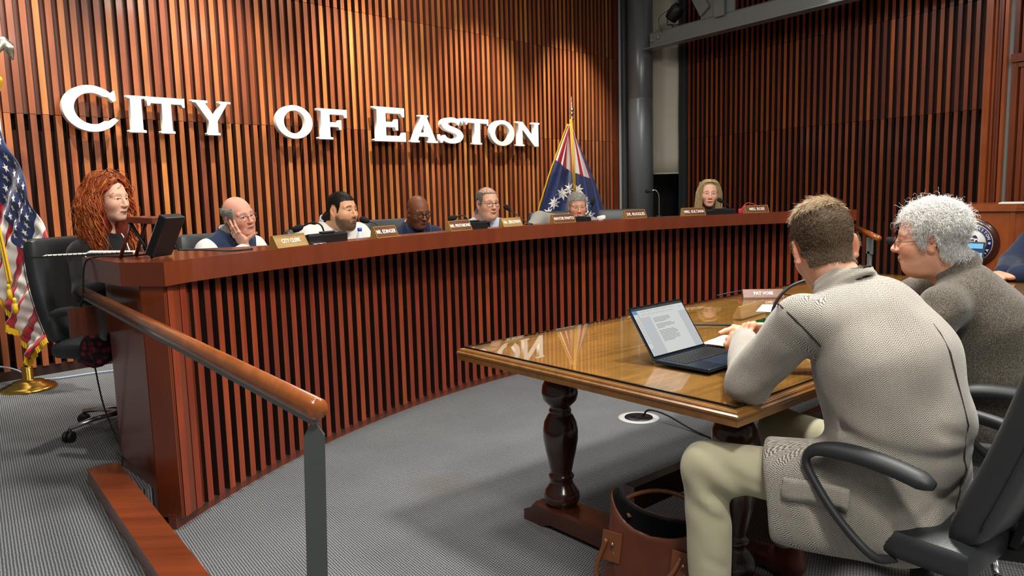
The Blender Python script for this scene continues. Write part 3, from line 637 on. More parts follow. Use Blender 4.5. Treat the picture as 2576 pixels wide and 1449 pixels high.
# ------------------------------------------------------------------ head
def head(st, h=.0026):
    """face towards +X; returns vertices, quads and colours in head space"""
    jw, ch, fat = st.get('jaw', 1.0), st.get('chin', 1.0), st.get('fat', 0.0); nose = st.get('nose', 1.0)
    F = Field((-.14, -.11, -.25), (.15, .11, .15), h)
    F.ell((-.016, 0, .040), (.097, .076, .082), .01)
    F.ell((.015, 0, .008), (.080, .069, .085), .02)
    F.ell((.020, 0, -.045), (.068, .058*jw+fat*.4, .066), .03)
    F.ell((.034, 0, -.084), (.052, .046*jw+fat*.6, .034), .03)
    F.cap((.070, -.011, -.102*ch), (.070, .011, -.102*ch), .0175, None, .025)
    for y in (-1, 1):
        F.ell((.054, y*.041, -.030), (.030, .022+fat*.3, .026), .03)
        F.cap((.082, y*.012, .024), (.068, y*.050, .020), .0105, .009, .016)
        F.ell((.105, y*.0315, .001), (.020, .0195, .0135), .014, cut=True)
        F.ell((.0725, y*.0315, -.001), (.0155, .0165, .0150), .004)
        F.cap((.0885, y*.018, .0065), (.079, y*.046, .004), .0042, .0034, .006)
        F.cap((.0865, y*.020, -.011), (.078, y*.044, -.010), .0038, .003, .008)
        F.ell((.0985, y*.0125, -.040), (.013, .0085, .0085), .006)
        e = Matrix.Rotation(y*R(st.get('ear', -24)), 4, 'Z') @ Matrix.Rotation(R(-12), 4, 'Y')
        c = np.array((-.012, y*.078, -.008)); F.ell(c, (.019, .0075, .032), .008, rot=e); F.ell(c+np.array((.002, y*.0065, .004)), (.011, .006, .020), .005, rot=e, cut=True)
        F.cap(c+np.array((.004, y*.001, -.026)), c+np.array((.0, y*.001, -.030)), .0075, .007, .006)
        F.ell((.0995+.002*nose, y*.0066, -.0475), (.005, .0033, .0028), .002, cut=True)
    F.cap((.0875, 0, .012), (.1105+.006*(nose-1), 0, -.030), .0078, .0105, .012); F.ell((.1095+.012*(nose-1), 0, -.035), (.0125, .0125*nose, .0105), .008)
    F.ell((.078, 0, -.068), (.020, .027, .020), .02)
    m = st.get('mouth', 0.0)
    for y in (-1, 1):
        F.cap((.0985, y*.004, -.0655), (.087, y*.0260, -.0705), .0046, .0022, .006); F.cap((.0962, 0, -.0765-m), (.086, y*.0235, -.0725-m*.5), .0056, .0024, .006)
    F.cap((.106, -.012, -.0712-m*.4), (.106, .012, -.0712-m*.4), .0022+m*.4, None, .004, cut=True)
    F.cap((.104, 0, -.087), (.098, 0, -.088), .006, None, .012, cut=True)
    nk = st.get('neck', (.052, .060)); nb = st.get('neckbase', (-.045, 0, -.215))
    F.cap((-.022, 0, -.05), nb, nk[0]+fat*.5, nk[1]+fat*.6, .03)
    if fat: F.ell((.03, 0, -.115), (.045, .05, .022+fat*.5), .03)
    if 'creases' in st:
        for y in (-1, 1): F.cap((.100, y*.019, -.046), (.086, y*.033, -.072), .0025, None, .010, cut=True)
    V, Q = F.surf(); x, y, z = V.T; ay = np.abs(y)
    sk = np.array(lin(st['skin'])); C = np.tile(sk, (len(V), 1)); red = np.array(st.get('red', (1.10, .80, .74)))
    def blend(mask, col, mul=False):
        nonlocal C; mask = np.clip(mask, 0, 1)[:, None]; C = C*(1-mask)+(C*col if mul else np.array(col))*mask
    g = lambda cx, cy, cz, r: np.exp(-(((x-cx)**2+(ay-cy)**2+(z-cz)**2)/r**2))
    bl = st.get('blush', .55)
    blend(bl*g(.075, .042, -.033, .026), red, True); blend(bl*g(.115, 0, -.036, .017), red, True); blend(.7*g(-.012, .083, -.005, .03), red, True); blend(.35*g(.09, .03, .0, .02), (.86, .74, .72), True)
    nz = np.sin(x*410+np.sin(y*330)*2)*np.sin(z*370+np.sin(x*290)*2); C *= (1+.035*nz)[:, None]
    lip = ((x > .076) & (ay < .028)); lz = -.0708-.0006-m*.4
    blend(lip*np.exp(-((z-lz)/(.0068+m*.5))**4)*(1-sm01(ay, .021, .028)), lin(st.get('lip', '#a8615a'))); blend(lip*np.exp(-((z-lz)/(.0016+m*.4))**2)*(1-sm01(ay, .021, .027)), np.array(lin('#4a2620')))
    # eyes: white, iris, pupil and lash line inside an almond opening
    op = st.get('open', 1.0)
    for s_ in (-1, 1):
        ex = (y*s_-.0315)/.0135; top = .0052*op*(1-ex**2)-.0012; bot = -.0046*(1-ex**2)-.0016
        inside = (np.abs(ex) < 1) & (z < top) & (z > bot) & (x > .066)
        C[inside] = lin(st.get('white', '#cfc6be'))
        gx, gz = st.get('gaze', (0.0, -.001)); d = np.hypot(y-(s_*.0315+gx), z-gz); C[inside & (d < .0062)] = lin(st.get('iris', '#4a3a2a')); C[inside & (d < .003)] = lin('#0c0908')
        lash = (np.abs(ex) < 1.05) & (np.abs(z-top) < .0015) & (x > .062); C[lash] = C[lash]*.3
        if st.get('brow'):
            bz = .0235+.004*np.cos(ex*1.3)-.002*ex+st.get('brow_z', 0); bm = np.exp(-((z-bz)/st.get('brow_w', .0042))**4)*(1-sm01(np.abs(ex-.15), 1.15, 1.55))*(x > .045); blend(bm*st.get('brow_a', .85)*(y*s_ > 0), lin(st['brow']))
    if st.get('beard'):
        bc = lin(st['beard']); n1 = .78+.22*np.random.RandomState(3).rand(len(x))
        jaw = sm01(-z, .048+.0*x, .066)*sm01(x, -.002, .02)*(z > -.135) + sm01(-z, .02, .05)*sm01(x, .002, .012)*(1-sm01(x, .026, .05))*(z > -.1)
        chk = 1-np.exp(-(((x-.075)/.03)**2+((ay-.04)/.02)**2+((z+.032)/.026)**2))
        must = (x > .085)*(ay < .032)*np.exp(-((z+.058)/.0062)**2)
        gap = 1-(lip*np.exp(-((z-lz)/(.0075+m*.5))**4))
        blend(np.clip(np.maximum(jaw*chk, must), 0, 1)*gap*n1*st.get('beard_a', .9), bc)
    if st.get('stubble'):
        blend(sm01(-z, .04, .062)*sm01(x, -.005, .03)*(z > -.135)*st['stubble'], (.62, .6, .62), True)
    if st.get('scalp'):
        blend(sm01(z, .05, .075)*.0+hair_mask(st, V)*.8, lin(st['scalp']))
    return V, Q, C
def hair_mask(st, V):
    """1 where hair grows, by the named style, on head-space points"""
    x, y, z = V.T; ay = np.abs(y); kind = st.get('hair')
    line = st.get('hairline', .062)
    top = sm01(z-(line+.0)+.55*np.clip(-(x-.06), 0, .09)*1.0, -.006, .006)
    side = sm01(-(x-(.036-.25*np.clip(-z, -.03, .05))), -.006, .006)*sm01(z-np.where(x > -.01, -.022, -.022-.75*np.clip(-.01-x, 0, .075)), -.008, .008)*(ay > .02)
    backs = sm01(-x, .02, .045)*sm01(z+st.get('nape', .085), -.01, .01)
    m = np.maximum(np.maximum(top*(z > .0), side*(z < .09)), backs)
    if kind == 'bald_top':
        m = np.maximum(side, backs)*(1-sm01(z, st.get('ring', .055), st.get('ring', .055)+.02))
    if kind == 'thin_top':
        m = m*(1-.75*sm01(z, .075, .095)*sm01(x, -.08, -.03))
    ear = np.exp(-(((x+.010)/.020)**2+((ay-.080)/.014)**2+((z+.006)/.032)**2)); return np.clip(m*(1-1.4*ear), 0, 1)
def strands(st, V, Q, n, seed=1):
    """short hair: tapering strands rooted on the head"""
    r = np.random.RandomState(seed); tri = V[Q[:, :3]]; ctr = V[Q].mean(1); nrm = np.cross(tri[:, 1]-tri[:, 0], tri[:, 2]-tri[:, 0]); ar = np.linalg.norm(nrm, axis=1); nrm /= ar[:, None]+1e-12
    w = hair_mask(st, ctr); w = np.where(w > st.get('edge', .5), w, 0)*ar; w[ctr[:, 2] < -.13] = 0; pick = r.choice(len(ctr), n, p=w/w.sum())
    N = nrm[pick]; P = ctr[pick]+r.randn(n, 3)*.0012+N*st.get('puff', .006)*.55; comb = np.array(st.get('comb', (-.7, 0, .1)), float)
    side = np.sign(P[:, 1:2])*np.array([[0, st.get('spread', .25), 0]]); T = comb+side+r.randn(n, 3)*st.get('messy', .25)
    low = sm01(-P[:, 2], -.05, .03)[:, None]; T = T*(1-low)+np.array((-.55, 0, -.75))*low+r.randn(n, 3)*.12*low
    T = T-N*(T*N).sum(1, keepdims=True)*.85; T /= np.linalg.norm(T, axis=1, keepdims=True)+1e-9
    L_ = st.get('len', .03)*(.55+.6*r.rand(n, 1))*np.where(P[:, 2:3] < .04, st.get('side_len', .7), 1.0); seg = st.get('segs', 4)
    lift = st.get('lift', .35); curl = st.get('curl', 0.0); rad = st.get('thick', .0011)
    B = np.cross(N, T); ph = r.rand(n, 1)*6.28; pts = []
    for k in range(seg+1):
        t = k/seg; p = P+T*L_*t+N*(L_*lift*(t-.75*t*t)+.0012)
        if curl: a = ph+t*st.get('turns', 1.6)*6.28; p = p+(B*np.cos(a)+N*np.sin(a))*curl*min(1, 2*t)
        p = p-np.array((0, 0, 1))*st.get('droop', .0)*t*t*L_; pts.append(p)
    return tubes(np.stack(pts, 1), rad, st['haircol'], r)
def tubes(P, rad, cols, r, ns=3, taper=.85):
    """P: strands x points x 3 -> joined tapering tubes with a colour per strand"""
    n, m, _ = P.shape; T = np.gradient(P, axis=1); T /= np.linalg.norm(T, axis=2, keepdims=True)+1e-9
    up = np.where(np.abs(T[:, :, 2:3]) < .9, np.array((0, 0, 1.0)), np.array((1.0, 0, 0))); A = np.cross(T, up); A /= np.linalg.norm(A, axis=2, keepdims=True)+1e-9; B = np.cross(T, A)
    rr = rad*(1-taper*np.linspace(0, 1, m)**2)[None, :, None]*(np.ones((n, 1, 1)) if np.isscalar(rad) else 1)
    ring = [P+rr*(A*math.cos(2*math.pi*k/ns)+B*math.sin(2*math.pi*k/ns)) for k in range(ns)]; V = np.stack(ring, 2).reshape(-1, 3)
    b = (np.arange(n)[:, None]*m+np.arange(m-1)[None, :])*ns; Q = []
    for k in range(ns): k2 = (k+1) % ns; Q.append(np.stack([b+k, b+k2, b+ns+k2, b+ns+k], -1).reshape(-1, 4))
    cl = np.array([lin(c) for c in cols]); t = r.rand(n)*(len(cl)-1); i = np.minimum(t.astype(int), len(cl)-2) if len(cl) > 1 else np.zeros(n, int)
    c = cl[i]*(1-(t-i))[:, None]+cl[np.minimum(i+1, len(cl)-1)]*(t-i)[:, None]; c = c*(.85+.3*r.rand(n, 1))
    return V, np.concatenate(Q), np.repeat(c, m*ns, axis=0)
def cap_shell(st, V, Q):
    """hair mass lying under the strands: the scalp raised along its normals"""
    tri = V[Q]; fn = np.cross(tri[:, 2]-tri[:, 0], tri[:, 3]-tri[:, 1]); N = np.zeros_like(V)
    for k in range(4): np.add.at(N, Q[:, k], fn)
    N /= np.linalg.norm(N, axis=1, keepdims=True)+1e-12; m = hair_mask(st, V); V2 = V+N*(st.get('puff', .006)*sm01(m, .25, .9)-.0015)[:, None]
    ed = st.get('edge', .5); F = Q[(m[Q].mean(1) > ed) & (V[Q][:, :, 2].mean(1) > -.13)]
    used, inv = np.unique(F, return_inverse=True); V2 = V2[used]; F = inv.reshape(F.shape)
    C = np.tile(np.array(lin(st['haircol'][0]))*.8, (len(V2), 1)); C *= (1+.18*np.sin(V2[:, 0]*700+V2[:, 2]*300)*np.sin(V2[:, 1]*800+V2[:, 2]*200))[:, None]
    return V2, F, C
# ------------------------------------------------------------------ hand: fingers +X, thumb +Y (times side), back of hand +Z
def hand(M, side=1, curls=((20, 30, 20),)*4, spread=(8, 2, -4, -10), thumb=(35, 20, 15, 10), size=1.0, skin='#c98f72', h=.0022, wrist=.06):
    F = Field((-.10, -.085, -.09), (.20, .105, .07), h)
    F.ell((.045, 0, 0), (.052, .040, .0145), .01); F.cap((.085, .028, 0), (.085, -.030, -.002), .0115, .0105, .012); F.ell((.03, .022, -.010), (.034, .018, .014), .012); F.ell((.03, -.022, -.008), (.034, .016, .013), .012)
    F.cap((.01, 0, 0), (-wrist, 0, 0), .024, .0265, .015, flat=((0, 0, 1), .72))
    bases = ((.088, .029, .001), (.092, .0095, .002), (.088, -.0105, .001), (.080, -.0295, -.001)); lens = ((.043, .025, .021), (.047, .029, .022), (.043, .027, .021), (.034, .020, .018)); rads = (.0090, .0092, .0087, .0078)
    for b, l, rd, cu, sp_ in zip(bases, lens, rads, curls, spread):
        p = Vector(b); ang = 0; pts = [p]
        for L_, c in zip(l, cu):
            ang += c; d = Vector((math.cos(R(ang))*math.cos(R(sp_)), math.cos(R(ang))*math.sin(R(sp_)), -math.sin(R(ang)))); p = p+d*L_; pts.append(p)
        rs = [rd*1.08, rd, rd*.94, rd*.80]
        for i in range(3): F.cap(pts[i], pts[i+1], rs[i], rs[i+1], .008 if i == 0 else .003)
        F.ell(pts[0]+Vector((0, 0, .004)), rd*1.02, .006); F.ell(pts[1]+Vector((0, 0, .0015)), rd*1.03, .003)
    az, el, c1, c2 = thumb; p = Vector((.018, .026, -.006)); pts = [p]; a = az; e = el
    for L_, c in zip((.042, .032, .026), (0, c1, c2)):
        a -= c; d = Vector((math.cos(R(a))*math.cos(R(e)), math.sin(R(a))*math.cos(R(e)), -math.sin(R(e)))); p = p+d*L_; pts.append(p)
    F.chain(pts, [.0155, .0115, .0105, .0085], .012, .004)
    V, Q = F.surf(); C = np.tile(np.array(lin(skin)), (len(V), 1)); C *= (1+.05*np.sin(V[:, 0]*260)*np.sin(V[:, 1]*240))[:, None]
    V = V*size
    if side < 0: V = V*np.array((1, -1, 1)); Q = Q[:, ::-1]
    return xf(M, V), Q, C
def hframe(wrist, toward, back):
    """matrix with +X from the wrist towards a point and +Z along the back of the hand"""
    x = (Vector(toward)-Vector(wrist)).normalized(); z = Vector(back); z = (z-x*z.dot(x)).normalized(); y = z.cross(x)
    return Matrix.Translation(wrist) @ Matrix((x, y, z)).transposed().to_4x4()
# ------------------------------------------------------------------ eyeglasses in head space
def glasses(st, mats, thick=.0016, lens=(.024, .019), round_=2.4, z=-.004, x=.103, half=True, tilt=0.0, wide=.0335):
    m = MB()
    for s_ in (-1, 1):
        pts = []
        for k in range(29):
            a = 2*math.pi*k/28; c, q = math.cos(a), math.sin(a); e = 2/round_
            pts.append(Vector((x-.006*abs(math.copysign(abs(c)**e, c)*.5+.5), s_*(wide+lens[0]*math.copysign(abs(c)**e, c)), z+lens[1]*math.copysign(abs(q)**e, q))))
        m.tube(pts, thick, 5, False)
        m.tube([Vector((x-.008, s_*(wide+lens[0]), z+.006)), Vector((x-.03, s_*.079, z+.006)), Vector((-.004, s_*.084, z+.004)), Vector((-.03, s_*.083, z-.02))], thick, 5)
    m.tube([Vector((x, -(wide-lens[0]), z+.003)), Vector((x+.006, 0, z+.007)), Vector((x, wide-lens[0], z+.003))], thick, 5)
    for s_ in (-1, 1): m.tube([Vector((x-.004, s_*.009, z-.004)), Vector((x-.008, s_*.0075, z-.011))], .0016, 4)
    return m
# ================================================================== people
M_skin = vcol('skin', .5, .35, sss=.10, bump=.12, bscale=420)
M_hair = vcol('hair', .5, .3)
def cloth(name, col, rough=.85, noise=.12, nscale=90, bump=.25, bscale=700, sheen=.2): return plain(name, col, rough, noise=noise, nscale=nscale, bump=bump, bscale=bscale, spec=.2, sheen=sheen)
M_white = cloth('white_shirting', '#dcd9d2'); M_blue = cloth('light_blue_shirting', '#b9c8dc'); M_navy = cloth('navy_suiting', '#1c2740'); M_navyvest = cloth('navy_fleece', '#22304c')
M_blackcloth = cloth('black_knit', '#131314'); M_greyjk = cloth('grey_suiting', '#9b958c'); M_trouser = cloth('dark_trousers', '#24252a')
M_gl_silver = plain('silver_spectacle_metal', '#a9a49a', .25, 1.0); M_gl_black = plain('black_spectacle_plastic', '#0e0d0d', .25); M_gl_tort = plain('tortoiseshell_plastic', '#2c1d14', .25)

def person(label, pos, yaw, st, pitch=0.0, roll=0.0, byaw=None, nb=None, extra=None, h=.0026, size=1.0, base_z=HP, hand_parts=(), nstr=1600, strand_seed=1):
    byaw = yaw if byaw is None else byaw; pos = Vector(pos); size = st.get('size', size)
    Mh = frame(pos, R(yaw), R(pitch), R(roll)) @ Matrix.Diagonal((size, size, size, 1))
    fx = Vector((math.cos(R(byaw)), math.sin(R(byaw)), 0))
    nb = pos-fx*st.get('hunch', .100)+Vector((0, 0, -st.get('drop', .120)*size)) if nb is None else Vector(nb)
    st = dict(st); l = Mh.inverted() @ nb; st['neckbase'] = tuple(l)
    V, Q, C = head(st, h); parts = [(xf(Mh, V), Q, C)]
    Mb = frame(nb, R(byaw))
    # upper chest and shoulders in skin under the clothes carry the neck on into the body
    F = Field((-.17, -.26, -.60), (.19, .26, .08), .011); F.cap((-.0, 0, .01), (0, 0, -.06), .05, .06, .03)
    if st.get('chest', True):
        F.ell((-.01, 0, -.19), (.10, .145, .16), .03); F.ell((.0, 0, -.42), (.11, .14, .17), .04)
        for y in (-1, 1): F.cap((-.01, y*.05, -.055), (-.01, y*.15, -.10), .045, .045, .05)
    v, q = F.surf(); parts.append((xf(Mb, v), q, np.tile(np.array(lin(st['skin'])), (len(v), 1)))); parts += [hp_ for hp_ in hand_parts]
    V2, Q2, C2 = join(parts); loc = Vector((nb.x, nb.y, base_z))
    me = mesh_from('person', V2-np.array(loc), Q2, M_skin, True); setcol(me, C2)
    P = link('person', me, None, loc); tag(P, label, 'person')
    if st.get('haircol') and st.get('hair'):
        hp2 = [cap_shell(st, V, Q)] if st.get('shell', True) else []
        if nstr: hp2.append(strands(st, V, Q, nstr, strand_seed))
        Vh, Qh, Ch = join(hp2); m2 = mesh_from('hair', xf(Mh, Vh), Qh, M_hair, True); setcol(m2, Ch); attach(link('hair', m2), P)
    return P, Mh, Mb, fx
def garment(P, Mb, name, build, mat, lo=(-.30, -.42, -.62), hi=(.55, .42, .16), h=.0075, wr=.004, seed=0, freq=(16, 16, 10), label=None):
    F = Field(lo, hi, h); build(F)
    if wr: F.wrinkle(wr, seed, freq)
    V, Q = F.surf(); o = attach(link(name, mesh_from(name, xf(Mb, V), Q, mat, True)), P)
    if label: o['label'] = label
    return F, o
def torso(F, w=1.0, d=1.0, infl=0.0, arms=None, belly=0.0, sleeve=.055, cuffs=.036, neck=.074, length=.56):
    F.ell((-.012, 0, -.20), (.118*d+infl, .165*w+infl, .19), .05); F.ell((.01+belly*.5, 0, -.42), (.125*d+belly+infl, .16*w+belly*.6+infl, .20), .08)
    F.cap((-.02, 0, -.02), (-.01, 0, -.10), neck+infl, .09+infl, .04)
    for y in (-1, 1): F.cap((-.018, y*.045, -.045), (-.014, y*.158*w, -.083), .058+infl, .058+infl, .05)
    for pts in (arms or ()): F.chain(pts, [sleeve*1.14+infl, sleeve*.95+infl, cuffs+infl], .045, .025)
    F.half((0, 0, -length), (0, 0, -1), .01)
ARMS = [[(-.012, y*.172, -.095), (.08, y*.255, -.28), (.30, y*.15, -.23)] for y in (1, -1)]
def scale_arms(w, arms=ARMS): return [[(p[0], p[1]*w, p[2]) for p in a] for a in arms]
def hitx(F, y, z, off=.003):
    j = int(round((y-F.lo[1])/F.h)); k = int(round((z-F.lo[2])/F.h)); col = F.D[:, np.clip(j, 0, F.n[1]-1), np.clip(k, 0, F.n[2]-1)]; i = np.where(col < 0)[0]
    return (F.lo[0]+F.h*i.max()+off+F.h*.5) if len(i) else 0.06
def neckhole(F, r=.066, z=.03): F.cap((.0, 0, z+.10), (.0, 0, z-.02), r, r*.9, .01, cut=True)
def collar(P, Mb, mat, r=.064, name='collar', gap=22, zb=.062, zf=-.012, fall=.042, point=.025):
    m = MB(); n = 30; V = []
    for i in range(n+1):
        a = R(gap+(360-2*gap)*i/n); c, s_ = math.cos(a), math.sin(a); f_ = .5+.5*c; zt = zb+(zf-zb)*f_; fr = max(0, c)**3
        for rr, zz in ((r*.98, zt-.028), (r, zt), (r+.006, zt+.002), (r+.014+.012*fr, zt-fall-point*fr)): V.append((rr*c-.004, rr*s_*1.02, zz))
    F = [(4*i+j, 4*i+4+j, 4*i+5+j, 4*i+1+j) for i in range(n) for j in range(3)]
    m.add([Mb @ Vector(v) for v in V], F, True); o = attach(m.obj(name, mat), P); s_ = o.modifiers.new('thickness', 'SOLIDIFY'); s_.thickness = .002; return o
def ribbon(P, Mb, F, path, width, mat, name, off=.006, out=None):
    """flat band lying on the garment: path of (y, z), widths along the way"""
    m = MB(); V = []; n = len(path)
    for i, (y, z) in enumerate(path):
        t = Vector((path[min(i+1, n-1)][0]-path[max(i-1, 0)][0], path[min(i+1, n-1)][1]-path[max(i-1, 0)][1])).normalized(); nn = Vector((t.y, -t.x)); wd = width[i] if isinstance(width, (list, tuple)) else width
        for e in (-1, 0, 1):
            yy, zz = y+nn.x*wd*e/2, z+nn.y*wd*e/2; V.append(Mb @ Vector((hitx(F, yy, zz, off), yy, zz)))
    m.add(V, [(3*i+j, 3*i+1+j, 3*i+4+j, 3*i+3+j) for i in range(n-1) for j in (0, 1)], True)
    o = attach(m.obj(name, mat), P); s_ = o.modifiers.new('thickness', 'SOLIDIFY'); s_.thickness = .003; s_.offset = 1; return o
def trousers(P, Mb, mat, w=1.0, seat_z=-.47):
    F = Field((-.22, -.30, -1.0), (.62, .30, -.36), .014)
    F.ell((.0, 0, seat_z), (.15*w, .18*w, .10), .05)
    for y in (-1, 1): F.cap((.02, y*.09, seat_z), (.40, y*.13, seat_z+.0), .088*w, .068, .03); F.cap((.40, y*.13, seat_z), (.36, y*.14, -.93), .066, .05, .03)
    V, Q = F.surf(); V = xf(Mb, V); V[:, 2] = np.maximum(V[:, 2], HP+.01); attach(link('trousers', mesh_from('trousers', V, Q, mat, True)), P)
def spectacles(P, Mh, mt, lensmat=None, **kw):
    m = glasses(None, None, **kw); o = attach(m.obj('glasses', mt), P); o.matrix_parent_inverse = P.matrix_basis.inverted() @ Mh; return o

# ------------------------------------------------------------------ woman with long red curls at the end of the dais
def red_curls(P, Mh, st):
    r = np.random.RandomState(5); n = 620; m = 40; T = np.linspace(0, 1, m); S = []
    for i in range(n):
        t0 = R(r.uniform(8, 100) if r.rand() < .6 else r.uniform(5, 50)); a = r.uniform(-180, 180)
        if math.sin(t0)*math.cos(R(a)) > .45 and math.cos(t0) < .62: a = r.choice([-1, 1])*r.uniform(62, 180)
        a1 = a if abs(a) > 75 else math.copysign(r.uniform(72, 105), a); rad0 = .100*math.sin(t0)
        out = r.uniform(.098, .150)+.018*abs(math.sin(R(a1))); zend = -r.uniform(.20, .37); cx = -.020
        rad = rad0+(out-rad0)*np.clip(T*2.3, 0, 1)**.8*(1-.14*T); aa = np.radians(a+(a1-a)*np.clip(T*3.2, 0, 1)+r.randn()*12*T)
        zz = .042+.098*np.sqrt(np.maximum(0.02, 1-(np.minimum(rad, .1045)/.1065)**2)); dn = np.clip((T-(.03 if t0 > 1 else .16))/.84, 0, 1)**1.1; zz = zz+(zend-zz)*dn
        ph = r.rand()*6.28; tr = r.uniform(2.6, 4.6); amp = r.uniform(.007, .015)*np.clip(T*2.0, .08, 1)
        x = cx+rad*np.cos(aa)*1.06+amp*np.cos(ph+tr*6.28*T); y = rad*np.sin(aa)*.92+amp*np.sin(ph+tr*6.28*T); zz = zz+amp*.5*np.sin(ph*1.7+tr*6.28*T)
        x = np.where((np.abs(y) < .060) & (x > .040) & (zz < .082), .040-.02*r.rand(), x); S.append(np.stack([x, y, zz], 1))
    S = np.array(S); V, Q, C = tubes(S, np.clip(r.normal(.0042, .0011, (n, 1, 1)), .002, .007), ['#6e2410', '#9c3f18', '#c4622a', '#8a3214', '#dd8a4a', '#a5481c'], r, 4, .6)
    V2, Q2, C2 = tubes(S[:, :, :]*np.array((1.02, 1.02, 1))+r.randn(n, 1, 3)*.012, .0016, ['#c4622a', '#8a3214', '#dd8a4a'], r, 3, .5)
    F = Field((-.20, -.2, -.36), (.14, .2, .15), .008); F.ell((-.018, 0, .041), (.100, .080, .0865), .01); F.ell((-.06, 0, -.10), (.075, .105, .18), .05)
    for y in (-1, 1): F.ell((.0, y*.088, -.13), (.035, .035, .15), .04)
    F.ell((.115, 0, -.040), (.080, .062, .114), .012, cut=True); F.wrinkle(.004, 3, (90, 90, 50)); a, b = F.surf()
    Vh, Qh, Ch = join([(V, Q, C), (V2, Q2, C2), (a, b, np.tile(np.array(lin('#6a240f')), (len(a), 1)))]); me = mesh_from('hair', xf(Mh, Vh), Qh, M_hair, True); setcol(me, Ch); attach(link('hair', me), P)
st = dict(skin='#e0b096', jaw=.9, fat=0, neck=(.045, .052), brow='#a8704a', brow_a=.55, lip='#a05a50', iris='#5d6a6c', open=.95, blush=.4, creases=1, nose=.92, gaze=(-.002, 0), size=.95, drop=.20, hunch=.05)
pos1 = (-2.115, 4.1, 1.411)
P1, Mh, Mb, fx = person('woman with long curly red hair and a black jacket seated behind the desktop screen', pos1, -16, st, 2, 0, byaw=-22)
red_curls(P1, Mh, st)
def b(F): torso(F, .86, .86, .004, scale_arms(.88), sleeve=.05); neckhole(F, .055, .0)
garment(P1, Mb, 'jacket', b, M_blackcloth, seed=2); trousers(P1, Mb, M_trouser, .9)
m = MB(); m.tube([Mb @ Vector(p) for p in spline([(.04, .055, .015), (.085, .05, -.04), (.125, .035, -.12), (.135, .02, -.22), (.14, .01, -.30)], 5)], .0035, 6); attach(m.obj('lanyard', M_white), P1)
gl = spectacles(P1, Mh, M_gl_black, thick=.0018, lens=(.026, .021)); gl.matrix_parent_inverse = P1.matrix_basis.inverted() @ Mh @ Matrix.Translation((-.040, 0, .072)) @ Matrix.Rotation(R(-40), 4, 'Y'); gl['label'] = 'spectacles pushed up into the hair'
m = MB(); Mbut = Mb @ Matrix.Translation((.055, -.175, -.10)) @ Matrix.Rotation(R(55), 4, 'Y'); m.lathe([(.006, 0), (.011, .001), (.011, .003), (.007, .004)], (0, 0, 0), 12, None); o = m.obj('button', M_gl_silver); attach(o, P1); o.matrix_parent_inverse = P1.matrix_basis.inverted() @ Mbut

# ------------------------------------------------------------------ balding man in a navy vest with his cheek on his hand
st = dict(skin='#dd9f86', hair='bald_top', ring=.052, haircol=['#b9b4ac', '#8f8a82', '#d2cfc8'], len=.032, side_len=1.0, comb=(-.8, 0, -.3), messy=.28, thick=.0008, puff=.005, lift=.2, brow='#8e8880', brow_a=.7, brow_w=.0055, fat=.010, jaw=1.08, creases=1, open=.72, blush=.8, lip='#a8665c', nose=1.12, nape=.10, gaze=(-.003, 0))
pos2 = Vector((-1.735, 4.95, 1.283)); yaw2 = -34
Mh_ = frame(pos2, R(yaw2), R(2), R(12))
wr2 = Mh_ @ Vector((.082, -.066, -.168)); MH2 = hframe(wr2, Mh_ @ Vector((.022, -.092, -.045)), Mh_.to_3x3() @ Vector((.25, -1, .0)))
hd2 = hand(MH2, -1, ((6, 14, 10), (4, 12, 10), (10, 20, 14), (18, 30, 18)), (6, 1, -4, -10), (88, 25, 0, 0), .95, '#dba48a')
P2, Mh, Mb, fx = person('balding grey haired man in a navy vest resting his cheek on one hand', pos2, yaw2, st, 2, 12, byaw=-38, hand_parts=[hd2], nstr=4200)
lw = Mb.inverted() @ wr2
arms2 = [[(-.012, .175, -.10), (.11, .26, -.27), (.34, .16, -.19)], [(-.012, -.175, -.10), (.10, -.255, -.215), (lw.x-.004, lw.y-.004, lw.z-.03)]]
def b(F): torso(F, 1.0, 1.0, 0, arms2, .02, .062, .04); neckhole(F, .066, .01)
garment(P2, Mb, 'shirt', b, M_white, seed=4, wr=.005)
def b(F):
    torso(F, 1.0, 1.0, .011, None, .02, neck=.078); neckhole(F, .072, .02)
    for y in (-1, 1): F.ell((.0, y*.215, -.15), (.085, .052, .12), .01, cut=True)
    F.cap((.30, 0, .05), (.22, 0, -.16), .085, .02, .01, cut=True)
garment(P2, Mb, 'vest', b, M_navyvest, seed=5, wr=.003); collar(P2, Mb, M_navyvest, .074, 'vest_collar', 34, .062, .0, .05, .01); collar(P2, Mb, M_white, .066, gap=26); trousers(P2, Mb, M_trouser)
spectacles(P2, Mh, M_gl_silver, thick=.0012, lens=(.023, .018), round_=2.8)

# ------------------------------------------------------------------ bearded man in a white shirt
st = dict(skin='#cf9a72', hair='short', haircol=['#17120f', '#241b16', '#2e251f'], len=.007, side_len=.5, messy=.3, lift=.3, thick=.0006, puff=.0025, hairline=.060, nape=.07, brow='#1c1512', brow_a=.9, brow_w=.005, edge=.85, drop=.085, beard='#2c2521', beard_a=.95, fat=.022, jaw=1.16, chin=1.05, neck=(.066, .078), open=.8, mouth=.003, lip='#9c6558', nose=1.12, size=1.02, comb=(.3, 0, .1), iris='#2a1d14', red=(1.05, .86, .8))
P3, Mh, Mb, fx = person('heavy bearded man with short black hair in a white open collar shirt', (-1.137, 5.25, 1.295), -30, st, 0, 0, byaw=-40, nstr=5200)
def b(F): torso(F, 1.30, 1.22, 0, scale_arms(1.22), .05, .078, .05, .092); neckhole(F, .080, .012); F.cap((.30, 0, .06), (.19, 0, -.10), .045, .006, .008, cut=True)
